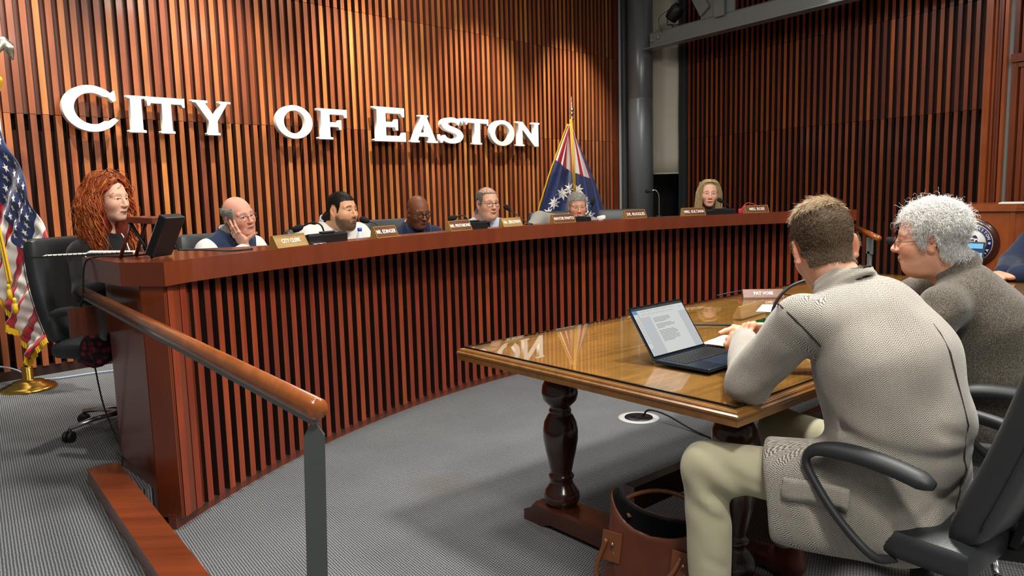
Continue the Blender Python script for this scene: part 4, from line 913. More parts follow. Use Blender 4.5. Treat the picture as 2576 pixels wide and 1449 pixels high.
garment(P3, Mb, 'shirt', b, M_white, (-.36, -.5, -.62), (.6, .5, .2), seed=7, wr=.007); collar(P3, Mb, M_white, .083, gap=34, zb=.060, fall=.05, point=.02); trousers(P3, Mb, M_trouser, 1.2)

# ------------------------------------------------------------------ bald man in a navy suit and round glasses
st = dict(skin='#7a4a30', jaw=1.06, fat=.012, neck=(.06, .068), brow='#241812', brow_a=.5, stubble=.35, lip='#6a4036', open=.5, nose=1.18, iris='#1c120c', white='#b5a89c', red=(1.08, .86, .8), blush=.25, creases=1, gaze=(-.002, -.004))
P4, Mh, Mb, fx = person('bald man in a navy suit with round dark glasses looking down', (-.723, 6.1, 1.253), -55, st, 15, 2, byaw=-60)
def b(F): torso(F, 1.04, 1.0, 0, scale_arms(1.02), .02); neckhole(F, .066, .008)
Fs, _ = garment(P4, Mb, 'shirt', b, M_white, seed=9)
def b(F): torso(F, 1.10, 1.08, .014, scale_arms(1.06), .02, .062, .044, .076); neckhole(F, .078, .03); F.cap((.34, 0, .08), (.20, 0, -.25), .095, .006, .008, cut=True)
Fj, _ = garment(P4, Mb, 'jacket', b, M_navy, seed=10, wr=.004)
ribbon(P4, Mb, Fs, [(0, -.03), (0, -.06), (0, -.12), (0, -.2), (0, -.3)], [.026, .03, .042, .055, .065], M_black, 'tie', .008)
for y in (-1, 1): ribbon(P4, Mb, Fj, [(y*.092, .03), (y*.098, -.03), (y*.085, -.10), (y*.055, -.18), (y*.024, -.25)], [.04, .05, .055, .045, .02], M_navy, 'lapel', .007)
collar(P4, Mb, M_white, .067, gap=24); trousers(P4, Mb, M_navy)
spectacles(P4, Mh, M_gl_black, thick=.0026, lens=(.023, .0215), round_=2.0, z=-.003)

# ------------------------------------------------------------------ man in a light blue shirt and patterned tie
st = dict(skin='#d6a283', hair='thin_top', haircol=['#77726a', '#958f86', '#b5afa6'], len=.016, side_len=.8, messy=.12, thick=.0006, puff=.002, lift=.15, edge=.12, scalp='#b8957c', hairline=.074, brow='#6b625a', brow_a=.6, fat=.020, jaw=1.12, neck=(.062, .072), creases=1, open=.75, lip='#a0665a', blush=.6, nose=1.05, gaze=(-.003, -.001))
P5, Mh, Mb, fx = person('man with grey side hair and dark glasses in a light blue shirt and patterned tie', (-.175, 6.15, 1.305), -60, st, 3, 1, byaw=-68, nstr=4200)
def b(F): torso(F, 1.12, 1.1, 0, scale_arms(1.08), .035, .066, .042, .080); neckhole(F, .070, .010)
Fs, _ = garment(P5, Mb, 'shirt', b, M_blue, seed=12, wr=.006)
def tiemat():
    m, nt, bb = nmat('patterned_silk'); tc = node(nt, 'ShaderNodeTexCoord'); v = node(nt, 'ShaderNodeTexVoronoi', Scale=75.0); v.distance = 'MANHATTAN'; nt.links.new(tc.outputs['Object'], v.inputs['Vector'])
    cr = node(nt, 'ShaderNodeValToRGB'); cr.color_ramp.interpolation = 'CONSTANT'; e = cr.color_ramp.elements; e[0].color = (*lin('#c9c2b2'), 1); e[1].position = .38; e[1].color = (*lin('#1a1a1c'), 1)
    nt.links.new(v.outputs['Distance'], cr.inputs[0]); nt.links.new(cr.outputs[0], bb.inputs['Base Color']); bb.inputs['Roughness'].default_value = .5; return m
ribbon(P5, Mb, Fs, [(0, -.025), (0, -.055), (0, -.12), (0, -.2), (0, -.3)], [.03, .034, .045, .06, .075], tiemat(), 'tie', .008)
collar(P5, Mb, M_blue, .071, gap=22, point=.03); trousers(P5, Mb, M_trouser, 1.1)
spectacles(P5, Mh, M_gl_black, thick=.0017, lens=(.025, .0165), round_=3.2)

# ------------------------------------------------------------------ grey haired man with a hand over his mouth
st = dict(skin='#d49a7c', hair='short', haircol=['#8d8880', '#b3aea4', '#cfcabf', '#a59f95'], len=.028, side_len=.6, messy=.3, spread=.5, lift=.35, thick=.0009, puff=.006, hairline=.064, brow='#a39a8e', brow_a=.6, brow_w=.0055, fat=.014, jaw=1.05, creases=1, open=.55, lip='#a0665a', blush=.8, nose=1.15, comb=(.1, .5, .2), iris='#33404a', size=.95)
pos6 = Vector((.611, 7.0, 1.244)); Mh_ = frame(pos6, R(-84), R(10), R(2))
wr6 = Mh_ @ Vector((.135, .07, -.135)); MH6 = hframe(wr6, Mh_ @ Vector((.118, -.04, -.075)), Mh_.to_3x3() @ Vector((1, .15, .25)))
hd6 = hand(MH6, 1, ((35, 55, 30), (35, 55, 30), (38, 55, 30), (42, 50, 30)), (4, 1, -2, -6), (60, -10, 10, 10), 1.0, '#d69c80')
P6, Mh, Mb, fx = person('grey haired man in a light grey jacket with his hand over his mouth', pos6, -84, st, 10, 2, byaw=-84, hand_parts=[hd6], nstr=4200)
lw = Mb.inverted() @ wr6
def b(F): torso(F, 1.02, 1.0, 0, None, .03); neckhole(F, .066, .008)
Fs, _ = garment(P6, Mb, 'shirt', b, cloth('pale_check_shirting', '#d8b8ae'), seed=13)
arms6 = [[(-.012, .18, -.10), (.16, .24, -.20), (lw.x, lw.y+.01, lw.z-.03)], [(-.012, -.18, -.05), (.10, -.35, .00), (.27, -.44, -.07)]]
def b(F): torso(F, 1.10, 1.08, .014, arms6, .03, .064, .044, .076); neckhole(F, .080, .03); F.cap((.34, 0, .08), (.20, 0, -.25), .095, .006, .008, cut=True)
Fj, _ = garment(P6, Mb, 'jacket', b, M_greyjk, (-.30, -.56, -.62), (.55, .42, .16), seed=14, wr=.006)
for y in (-1, 1): ribbon(P6, Mb, Fj, [(y*.092, .03), (y*.098, -.03), (y*.085, -.10), (y*.055, -.18), (y*.024, -.25)], [.04, .05, .055, .045, .02], M_greyjk, 'lapel', .007)
collar(P6, Mb, M_white, .067, gap=26); trousers(P6, Mb, M_trouser)

# ------------------------------------------------------------------ blonde woman
def blonde(P, Mh, st):
    r = np.random.RandomState(8); n = 2600; m = 16; T = np.linspace(0, 1, m); S = []
    for i in range(n):
        side = 1 if r.rand() < .5 else -1; px = r.uniform(-.09, .055); z0 = .045+.085*math.sqrt(max(0, 1-((px+.015)/.105)**2))
        root = np.array((px, .012+side*.004, z0+.001)); endy = side*r.uniform(.062, .112); endx = r.uniform(-.09, .055); endz = -r.uniform(.13, .25)
        y = root[1]+(endy-root[1])*np.clip(T*2.2, 0, 1)**.62*(1-.06*np.sin(T*5)); z = np.where(T < .45, z0-(z0-.01)*(T/.45)**2.2, .01+(endz-.01)*((T-.45)/.55)); x = root[0]+(endx-root[0])*T+.006*np.sin(T*8+r.rand()*6)
        e = np.sqrt(((x+.016)/.105)**2+(y/.083)**2+((z-.035)/.096)**2); push = np.where((e < 1) & (z > -.03), 1/np.maximum(e, .3), 1); x = -.016+(x+.016)*push; y = y*push
        y = np.where((z < .05) & (x > .0), np.sign(side)*np.maximum(np.abs(y), .060), y); S.append(np.stack([x, y+r.randn()*.003, z], 1))
    for i in range(900):
        a = R(r.uniform(100, 260)); z0 = r.uniform(.02, .11); rr = .088; zz = z0+(-r.uniform(.16, .26)-z0)*T; S.append(np.stack([-.02+rr*np.cos(a)*(1+.12*T), rr*np.sin(a)*(1+.25*T), zz], 1))
    V, Q, C = tubes(np.array(S), .0014, ['#8a7450', '#b89c6c', '#d8c090', '#a08458', '#e6d4aa'], r, 3, .4)
    F = Field((-.15, -.13, -.22), (.12, .13, .15), .006); F.ell((-.018, 0, .040), (.099, .080, .088), .01); F.ell((-.06, 0, -.07), (.06, .10, .13), .04); F.ell((.12, 0, -.03), (.085, .068, .105), .01, cut=True); a, b_ = F.surf()
    Vh, Qh, Ch = join([(V, Q, C), (a, b_, np.tile(np.array(lin('#8a7048')), (len(a), 1)))]); me = mesh_from('hair', xf(Mh, Vh), Qh, M_hair, True); setcol(me, Ch); attach(link('hair', me), P)
st = dict(skin='#dfae94', jaw=.92, neck=(.046, .052), brow='#7d6348', brow_a=.6, lip='#b3665e', iris='#3e4a50', open=1.0, blush=.8, nose=.9, size=1.02)
P7, Mh, Mb, fx = person('blonde woman in a black jacket with white edging behind the far nameplates', (1.905, 7.4, 1.322), -97, st, 3, -2, byaw=-100)
blonde(P7, Mh, st)
def b(F): torso(F, .88, .88, .004, scale_arms(.9), sleeve=.05); neckhole(F, .058, .0); F.cap((.30, 0, .05), (.16, 0, -.12), .06, .01, .01, cut=True)
Fj, _ = garment(P7, Mb, 'jacket', b, M_blackcloth, seed=15); trousers(P7, Mb, M_trouser, .9)
for y in (-1, 1): ribbon(P7, Mb, Fj, [(y*.070, .0), (y*.068, -.05), (y*.05, -.10), (y*.03, -.16)], .008, M_white, 'edging', .004)
# ================================================================== table with turned legs and a glass top
M_top = wood('table_oak', ['#9a6a32', '#9a6a32'], rough=.3, axis=0, scale=9, stretch=.05, coat=.2, grain=1.3)
M_apron = wood('table_edge_wood', ['#85592a', '#85592a'], rough=.3, axis=0, scale=7, stretch=.08, coat=.4)
M_leg = wood('dark_turned_wood', ['#3a1d10', '#3a1d10'], rough=.22, axis=2, scale=5, stretch=.15, coat=.6)
def glassmat():
    m, nt, b = nmat('table_glass'); out = nt.nodes['Material Output']; nt.nodes.remove(b)
    tr = node(nt, 'ShaderNodeBsdfTransparent'); tr.inputs[0].default_value = (.95, .97, .95, 1); gl = node(nt, 'ShaderNodeBsdfGlossy', Roughness=.0); fr0 = node(nt, 'ShaderNodeFresnel', IOR=1.6); ge = node(nt, 'ShaderNodeNewGeometry'); fr = node(nt, 'ShaderNodeMix', data_type='FLOAT'); nt.links.new(ge.outputs['Backfacing'], fr.inputs[0]); nt.links.new(fr0.outputs[0], fr.inputs[2]); fr.inputs[3].default_value = 0.0
    mx = node(nt, 'ShaderNodeMixShader'); nt.links.new(fr.outputs[0], mx.inputs[0]); nt.links.new(tr.outputs[0], mx.inputs[1]); nt.links.new(gl.outputs[0], mx.inputs[2]); nt.links.new(mx.outputs[0], out.inputs['Surface']); return m
M_glass = glassmat()
TA, TB = Vector((-.225, 3.121, 0)), Vector((.630, 2.117, 0)); TX = Vector((.757, .653, 0)).normalized(); TY = Vector((-.653, .757, 0)).normalized()   # long way, and from the near to the far side
TW = (TB-TA).length; TL = 3.55; ang_t = math.atan2(TX.y, TX.x)
table = empty('conference_table', TB, ang_t, 'long oak conference table with glass top and dark turned legs', 'table')   # local x along the table, y from B to A
def tloc(p): return (p-TB).dot(TX), (p-TB).dot(TY)
TH = .765
a = MB(); a.box((TL/2, TW/2, TH-.024), (TL-.012, TW-.012, .034)); a.obj('tabletop', M_top, table)
prof = [(0, TH-.052), (.0, TH-.030), (-.004, TH-.026), (-.004, TH-.020), (.002, TH-.016), (.004, TH-.010), (.010, TH-.0065)]
a = MB(); n = len(prof); cs = [(0, 0, 1, 1), (TL, 0, -1, 1), (TL, TW, -1, -1), (0, TW, 1, -1)]; V = []
for x, y, sx, sy in cs:
    for o, z in prof+[(.06, TH-.0065), (.06, TH-.052)]: V.append((x+sx*o, y+sy*o, z))
k = n+2; a.add(V, [(i*k+j, ((i+1) % 4)*k+j, ((i+1) % 4)*k+(j+1) % k, i*k+(j+1) % k) for i in range(4) for j in range(k)]); a.obj('edge_moulding', M_apron, table)
a = MB(); a.box((TL/2, TW/2, TH-.095), (TL-.5, TW-.34, .08)); a.obj('apron', M_leg, table)
a = MB(); a.box((TL/2, TW/2, TH-.0005), (TL-.045, TW-.045, .007)); a.obj('glass_top', M_glass, table)
a = MB()
for x, y, sx, sy in ((TL/2, .0215, TL-.043, .0025), (TL/2, TW-.0215, TL-.043, .0025), (.0215, TW/2, .0025, TW-.043), (TL-.0215, TW/2, .0025, TW-.043)): a.box((x, y, TH-.0005), (sx, sy, .0068))
a.obj('glass_edge', plain('dark_glass_edge', '#07120c', .1), table)
legp = [(.055, .66), (.055, .63), (.040, .625), (.036, .60), (.046, .592), (.047, .585), (.058, .575), (.072, .545), (.076, .515), (.070, .485), (.050, .462), (.040, .452), (.046, .440), (.047, .432), (.044, .426), (.052, .415), (.067, .385), (.073, .35), (.072, .31), (.064, .26), (.053, .21), (.046, .17), (.043, .160), (.052, .150), (.054, .142), (.051, .134), (.045, .128), (.050, .110), (.066, .085), (.074, .070), (.076, .045), (.072, .030), (.060, .018), (.060, 0)]
legp = [(r, .08+z*.955) for r, z in legp]
for ex in (.295, TL-.295):
    for yy in (TW-.296, .20):
        a = MB(); a.lathe(legp, (ex, yy, 0), 28); lg = a.obj('leg', M_leg, table)
    # sled foot with a sloped, scooped end
    b = MB(); L0, L1 = -.02, TW-.14; sec = []
    pr = [(L1, 0), (L1, .045), (L1-.045, .065), (L1-.06, .092), (L0+.06, .092), (L0+.045, .065), (L0, .045), (L0, 0), (L0+.10, 0), (L0+.14, .02), (L1-.16, .02), (L1-.11, 0)]
    for dx, e in ((-.075, .0), (-.060, .006), (.060, .006), (.075, 0)): sec.append([(ex+dx, y, z-(0 if e or z < .08 else .008)) for y, z in pr])
    V = [p for s_ in sec for p in s_]; n = len(pr); b.add(V, [tuple(range(n)), tuple(range(4*n-1, 3*n-1, -1))]+[(j*n+i, j*n+(i+1) % n, (j+1)*n+(i+1) % n, (j+1)*n+i) for j in range(3) for i in range(n)]); b.obj('trestle_foot', M_apron if False else wood('foot_wood', ['#4a2413', '#4a2413'], rough=.25, axis=1, coat=.5), table)
a = MB(); a.box((TL/2, TW/2, .22), (TL-.6, .05, .10)); a.obj('stretcher', M_leg, table)
TZ_ = TH+.003

# ------------------------------------------------------------------ laptop
M_alu = plain('dark_blue_aluminium', '#23303f', .35, .6); M_key = plain('black_keys', '#0b0c0e', .5); M_bez = plain('black_bezel', '#060607', .15)
def screenmat(name, col, e=1.0):
    m, nt, b = nmat(name); b.inputs['Base Color'].default_value = (.02, .02, .02, 1); b.inputs['Emission Color'].default_value = (*lin(col), 1); b.inputs['Emission Strength'].default_value = e; b.inputs['Roughness'].default_value = .12; return m
M_scr = screenmat('lit_white_screen', '#d9dcda', .82); M_scr2 = screenmat('lit_grey_screen', '#c3c8c9', .8); M_ink = screenmat('screen_text', '#5b5f63', .7); M_scrb = screenmat('lit_blue_screen', '#3f8fd2', .9); M_scrd = screenmat('screen_dark_bar', '#20252b', .6)
lp0, lp1 = Vector((.505, 2.705, 0)), Vector((.748, 2.925, 0)); lx = (lp1-lp0).normalized(); ang_l = math.atan2(lx.y, lx.x); LW, LD = .328, .228
laptop = empty('laptop', (lp0.x, lp0.y, TZ_), ang_l, 'open dark blue laptop showing a white text document on the oak table', 'laptop')   # x along the hinge, -y towards the user
a = MB(); a.box((LW/2, -LD/2, .0085), (LW, LD, .013), None, .005)
for x, y in ((.03, -.03), (LW-.03, -.03), (.03, -LD+.03), (LW-.03, -LD+.03)): a.box((x, y, .0015), (.016, .016, .003))
a.obj('base', M_alu, laptop)
a = MB(); a.box((LW/2, -.068, .0151), (LW-.036, .106, .0008)); kb = a.obj('keyboard_well', M_key, laptop)
rows = 6
for j in range(rows):
    y = -.024-j*.0178; ht = .0148 if j else .009; x = .021; wds = [.0182]*14 if j else [.0182]*14
    if j == 5: wds = [.0182, .0182, .0182, .0235, .098, .0235, .0182, .0182, .0182]
    tot = sum(wds)+.0022*(len(wds)-1); sc_ = (LW-.044)/tot
    for wd in wds:
        k = MB(); k.box((x+wd*sc_/2, y, .0158), (wd*sc_-.001, ht, .0014)); k.obj('key', M_key, kb); x += (wd+.0022)*sc_
a = MB(); a.box((LW/2, -.172, .0151), (.135, .086, .0006)); a.obj('trackpad', plain('trackpad_glass', '#2d3a49', .25, .3), laptop)
SH = .215; tilt = R(34)                       # lid opened a little past upright
lid = link('lid', None, laptop) if False else None
Ml = Matrix.Translation((0, .002, .012)) @ Matrix.Rotation(-tilt, 4, 'X')
def lidpart(name, mb, mt, par):
    o = mb.obj(name, mt); o.parent = par; return o
a = MB(); a.box((LW/2, .0035, SH/2), (LW, .005, SH), None, .0024); lid = a.obj('lid', M_alu, laptop); lid.matrix_local = Ml
a = MB(); a.box((LW/2, .0002, SH/2+.003), (LW-.006, .002, SH-.010)); lidpart('bezel', a, M_bez, lid)
X0, X1, Z0_, Z1_ = .009, LW-.009, .014, SH-.008
def flat(name, x0, x1, z0, z1, mt, d): b = MB(); b.box(((x0+x1)/2, -.001-d, (z0+z1)/2), (x1-x0, .0002, z1-z0)); return lidpart(name, b, mt, lid)
flat('screen', X0, X1, Z0_, Z1_-.010, M_scr2, .0001); flat('menu_bar', X0, X1, Z1_-.010, Z1_, M_scrd, .0001)
flat('document_page', X0+.085, X1-.05, Z0_, Z1_-.040, M_scr, .0003); flat('tool_bar', X0+.03, X1, Z1_-.040, Z1_-.012, M_scr, .0003); flat('side_window', X0, X0+.022, Z0_+.03, Z1_-.012, M_scrb if False else M_scr, .0004); flat('title_bar', X0, X0+.026, Z1_-.024, Z1_-.011, M_scrb, .0006); flat('search_box', X0+.032, X0+.068, Z1_-.080, Z1_-.070, screenmat('pale_blue_screen', '#aec6e6', .85), .0005); flat('share_button', X1-.035, X1-.012, Z1_-.026, Z1_-.019, screenmat('pale_blue_button', '#b5d3ea', .85), .0006)
tx = MB(); rr = random.Random(3); z = Z1_-.050
for para in (4, 4, 9):
    for i in range(para):
        w_ = (.100+rr.uniform(-.012, .006)) if i < para-1 else rr.uniform(.02, .07); x = X0+.098
        while x < X0+.098+w_:
            q = rr.uniform(.004, .013); tx.box((x+q/2, -.0015, z), (q, .0001, .0016)); x += q+.0016
        z -= .0052
    z -= .006
for i in range(20): tx.box((X0+.045+i*.0098, -.0018, Z1_-.032+(i % 3)*.002), (.005, .0001, .0014)); tx.box((X0+.036+i*.0108, -.0018, Z1_-.018), (.006 if i % 4 else .002, .0001, .0013))
for i in range(14): tx.box((X0+.011, -.0018, Z1_-.045-i*.0075), (.014, .0001, .0012))
for i in range(10): tx.box((X0+.02+i*.013, -.0018, Z1_-.005), (.008, .0001, .0016))
t_ = lidpart('screen_lines', tx, M_ink, lid); t_['kind'] = 'stuff'

# ------------------------------------------------------------------ things on the table
M_paper = plain('white_paper', '#dcdad4', .8); M_inkp = plain('printed_ink', '#4c4a48', .8); M_brass = plain('polished_brass', '#c9a55c', .38, .7); M_plate = wood('name_plate_wood', ['#6b3d22', '#6b3d22'], rough=.4, axis=0, scale=10, coat=.4); M_platelt = wood('name_plate_light_wood', ['#a58250', '#a58250'], rough=.3, axis=0, scale=10, coat=.4); M_engr = plain('white_engraving', '#ece9e0', .5)
def paper(name, c, w_, d_, rz, z, label, lines=True, cat='paper', bend=.002):
    V = []; F = []; nx, ny = 6, 8
    for t_ in (0, 1):
        for j in range(ny+1):
            for i in range(nx+1): V.append(((i/nx-.5)*w_, (j/ny-.5)*d_, -.0004*t_+bend*math.sin(i*1.1+j*.7)**2))
    o_ = (nx+1)*(ny+1)
    for j in range(ny):
        for i in range(nx): q = j*(nx+1)+i; F += [(q, q+1, q+nx+2, q+nx+1), (o_+q, o_+q+nx+1, o_+q+nx+2, o_+q+1)]
    o = link(name, mesh_from(name, V, F, M_paper, True), None, (c[0], c[1], z), (0, 0, rz)); tag(o, label, cat)
    if lines:
        m_ = MB(); r_ = random.Random(int(w_*1e4)+1)
        for i in range(18):
            if i % 6 == 5: continue
            m_.box((r_.uniform(-.01, .0)-.01, d_*.38-i*d_*.042, bend+.0004), (w_*.7*r_.uniform(.6, 1), .0015, .0002))
        q = m_.obj('printed_lines', M_inkp, o); q['kind'] = 'stuff'
    return o
paper('paper_sheet', (.93, 3.03), .216, .279, ang_l+R(8), TZ_+.001, 'white printed sheet lying beside the laptop on the table')
def block(name, c, size, rz, mt, label, cat='book', pages=None, z=0):
    o = empty(name, (c[0], c[1], z), rz, label, cat); a = MB()
    if pages:
        a.box((0, 0, size[2]-.0015), (size[0], size[1], .003)); a.box((0, 0, .0015), (size[0], size[1], .003)); a.box((-size[0]/2+.0015, 0, size[2]/2), (.003, size[1], size[2])); a.obj('cover', mt, o)
        b = MB(); b.box((.002, 0, size[2]/2), (size[0]-.008, size[1]-.008, size[2]-.006)); b.obj('pages', pages, o)
    else: a.box((0, 0, size[2]/2), size, None, .002); a.obj('cover', mt, o)
    return o
bk = (1.225, 3.38)
block('folder', bk, (.25, .20, .012), ang_t+R(10), plain('black_folder', '#17181a', .5), 'black folder at the bottom of the stack of books on the table', 'folder', M_paper, TZ_)
block('book', (bk[0]-.01, bk[1]-.005), (.23, .165, .022), ang_t+R(4), plain('green_cloth_cover', '#1f7a44', .6), 'green covered book in the stack beside the tweed jacket sleeve', 'book', plain('cream_pages', '#d8d2b8', .8), TZ_+.0125)
block('book', (bk[0]+.01, bk[1]), (.205, .155, .038), ang_t+R(14), plain('cream_cover', '#c9c8a8', .6), 'thick pale book with cream pages upon the green book', 'book', plain('pale_pages', '#d9d8be', .8), TZ_+.035)
paper('paper_sheet', (bk[0]-.02, bk[1]+.01), .22, .20, ang_t+R(24), TZ_+.0755, 'white paper sheet on top of the stack of books', False)
# name plates: wedge blocks with a slanted face
PL = {}
def nameplate(text, w_, ht, facemat, backmat, label, edge=True, size=.024, rim=True):
    o = empty('name_plate', (0, 0, 0), 0, label, 'name plate')         # face towards -Y
    d0, d1 = .050, .016; a = MB()
    V = [(-w_/2, -d0/2, 0), (w_/2, -d0/2, 0), (w_/2, d0/2, 0), (-w_/2, d0/2, 0), (-w_/2, d0/2-.020, ht), (w_/2, d0/2-.020, ht), (w_/2, d0/2-.010, ht), (-w_/2, d0/2-.010, ht)]
    a.add(V, [(0, 3, 2, 1), (0, 1, 5, 4), (1, 2, 6, 5), (2, 3, 7, 6), (3, 0, 4, 7), (4, 5, 6, 7)]); a.obj('block', backmat, o)
    up = Vector((0, d0-.020, ht)).normalized(); nn = Vector((0, -up.z, up.y)); Lf = Vector((0, d0-.020, ht)).length; ax = Matrix((Vector((1, 0, 0)), up, nn)).to_3x3().transposed()
    b = MB(); b.box((0, -d0/2+.5*up.y*Lf, .5*up.z*Lf), (1, 1, 1)); b = MB(); c = Vector((0, -d0/2, 0))+up*Lf*.5+nn*.001
    if facemat is not None:
        b.box(c, (w_-.008, Lf-.008, .002), ax.to_4x4()); b.obj('face', facemat, o)
        if rim:
            b = MB()
            for cc, sz in ((c-up*(Lf/2-.002), (w_, .004, .005)), (c+up*(Lf/2-.002), (w_, .004, .005)), (c-Vector((w_/2-.002, 0, 0)), (.004, Lf, .005)), (c+Vector((w_/2-.002, 0, 0)), (.004, Lf, .005))): b.box(cc, sz, ax.to_4x4())
            b.obj('brass_rim', M_brass, o)
    if text:
        me = text_mesh('lettering', text, size, .0006, .0006, 'CENTER', .92); me.materials.append(M_engr); t_ = link('lettering', me, o); t_.matrix_local = Matrix.Translation(c+nn*.0022) @ ax.to_4x4()
    return o
p = nameplate('', .27, .058, M_platelt, M_platelt, 'blank backed light wooden name plate standing behind the laptop', rim=False); p.location = (1.155, 3.70, TZ_); p.rotation_euler = (0, 0, ang_t+R(186))
p = nameplate('PAT VOSE', .22, .045, M_plate, M_plate, 'dark name plate lettered PAT VOSE near the far edge of the table', size=.026, rim=False); p.location = (1.405, 4.27, TZ_); p.rotation_euler = (0, 0, R(-6))
def cable(name, pts, r, label, mt=M_black, cat='cable', n=8):
    a = MB(); a.tube(spline(pts, n), r, 6); o = a.obj(name, mt); return tag(o, label, cat)
c = cable('microphone_cable', [(.78, 3.45, TZ_+.005), (.87, 3.44, TZ_+.005), (.97, 3.41, TZ_+.005), (1.04, 3.35, TZ_+.006)], .005, 'thick black cable with a chrome plug lying behind the laptop')
a = MB(); a.tube([(1.04, 3.35, TZ_+.010), (1.085, 3.30, TZ_+.010)], .011, 10); a.obj('plug_sleeve', plain('chrome', '#c9cacc', .15, 1.0), c); a = MB(); a.tube([(1.085, 3.30, TZ_+.012), (1.17, 3.21, TZ_+.012)], .013, 10); a.obj('plug', M_black, c)
cable('power_cable', [(1.17, 4.36, TZ_+.003), (1.27, 4.36, TZ_+.022), (1.40, 4.36, TZ_+.032), (1.55, 4.26, TZ_+.01), (1.62, 4.05, TZ_+.003)], .0035, 'thin looping black cable by the PAT VOSE name plate')
# goose neck microphone between the two men
mic = empty('table_microphone', (2.2, 3.72, TZ_), 0, 'black gooseneck microphone standing on the table between the two seated men', 'microphone')
hd = Vector((2.00, 4.05, 1.085)); 
a = MB(); a.lathe([(.05, 0), (.052, .01), (.045, .025), (.02, .03)], (0, 0, 0), 20); a.obj('base', M_black, mic)
a = MB(); a.tube(spline([(0, 0, .03), (.01, .0, .16), (-.06, .10, .27), (-.17, .28, .312)], 8), .0045, 8); a.obj('gooseneck', plain('satin_metal', '#85878a', .35, 1.0), mic)
a = MB(); d = Vector((-.10, .04, .012)).normalized(); o_ = Vector((-.15, .25, .312)); a.tube([o_, o_+d*.02, o_+d*.028, o_+d*.09, o_+d*.10], [.011, .012, .018, .019, .014], 14); a.obj('foam_windscreen', plain('black_foam', '#0c0c0d', .95, bump=.6, bscale=500), mic)

# ------------------------------------------------------------------ round floor socket and its cable
fs = empty('floor_socket', (.753, 4.56, 0), 0, 'round floor socket with a white metal ring under the table', 'socket')
a = MB(); a.lathe([(.125, 0), (.124, .004), (.088, .006), (.086, .002)], (0, 0, 0), 40); a.obj('ring', plain('white_metal_ring', '#c9cac8', .4), fs)
a = MB(); a.lathe([(.086, .003), (.085, .008), (.04, .009), (.0, .009)], (0, 0, 0), 32); a.box((.02, -.03, .010), (.05, .03, .006)); a.box((-.03, .02, .010), (.03, .04, .006)); a.obj('cover', plain('black_cover', '#161719', .4), fs)
cable('floor_cable', [(.775, 4.55, .012), (.81, 4.52, .06), (.90, 4.44, .05), (1.02, 4.25, .012), (1.15, 4.0, .008), (1.25, 3.75, .008)], .006, 'grey cable running from the round floor socket under the table')

# ------------------------------------------------------------------ brown leather bag
M_leather = plain('brown_leather', '#5a2c1a', .38, noise=.25, nscale=12, bump=.25, bscale=180, coat=.15); M_lining = plain('black_lining', '#0c0a0a', .8); M_strap = plain('tan_leather', '#6e4026', .4, noise=.2)
bag = empty('leather_bag', (.475, 2.47, 0), R(-38), 'open brown leather tote bag standing by the table foot', 'bag')
def bagshell(inset=0.0, top=.30):
    V = []; n, mz = 40, 12
    for j in range(mz+1):
        t = j/mz; z = .01+inset+(top-.01-inset)*t; hx = .205-.035*t-inset; hy = .105*(1-.55*t**1.5)-inset
        for i in range(n):
            q = 2*math.pi*i/n; c, s_ = math.cos(q), math.sin(q); e = .55
            x = hx*math.copysign(abs(c)**e, c); y = hy*math.copysign(abs(s_)**e, s_); k = math.sin(t*3)*.012
            zz = z+(.05*t*t*(abs(c)**2)*(1.3 if c < 0 else .2) - .05*t*t*(1-abs(c))*(1 if s_ < 0 else .2))
            V.append((x+k*math.sin(q*3+t*4), y+k*.8*math.sin(q*4+2*t)-.015*t, max(zz, .004)))
    return V, n, mz
V, n, mz = bagshell(); F = [(j*n+i, j*n+(i+1) % n, (j+1)*n+(i+1) % n, (j+1)*n+i) for j in range(mz) for i in range(n)]+[tuple(range(n-1, -1, -1))]
Vi, _, _ = bagshell(.006); o_ = len(V); F += [(o_+j*n+i, o_+(j+1)*n+i, o_+(j+1)*n+(i+1) % n, o_+j*n+(i+1) % n) for j in range(mz) for i in range(n)]+[tuple(o_+i for i in range(n))]+[(mz*n+i, mz*n+(i+1) % n, o_+mz*n+(i+1) % n, o_+mz*n+i) for i in range(n)]
nf = mz*n+1; mi = [0]*nf+[1]*(mz*n+1)+[0]*n
link('body', mesh_from('body', V+Vi, F, [M_leather, M_lining], True, mi), bag)
for sy, hang in ((-1, 1), (1, 0)):
    a = MB()
    if hang: pts = [(.12, -.085, .22), (.10, -.115, .17), (.03, -.14, .075), (-.05, -.15, .02), (-.12, -.145, .03), (-.17, -.13, .11), (-.145, -.10, .22)]
    else: pts = [(-.13, .03, .25), (-.16, .06, .30), (-.06, .09, .345), (.06, .09, .34), (.12, .04, .26)]
    a.tube(spline(pts, 8), .0085, 8); a.obj('handle', M_strap, bag)
for x in (-.135, .125):
    b = MB(); y = -.092 if x > 0 else -.088; M_ = Matrix.Rotation(R(-14), 4, 'X'); b.box((x, y, .19), (.075, .006, .10), M_, .0025); tab = b.obj('handle_tab', M_strap, bag)
    for dz in (-.02, .015):
        b = MB(); b.ball((x+.012, y-.008-dz*.24, .19+dz), .006, 8, 6); b.obj('rivet', plain('nickel', '#b9b4a8', .3, 1.0) if 'nickel' not in bpy.data.materials else bpy.data.materials['nickel'], tab)
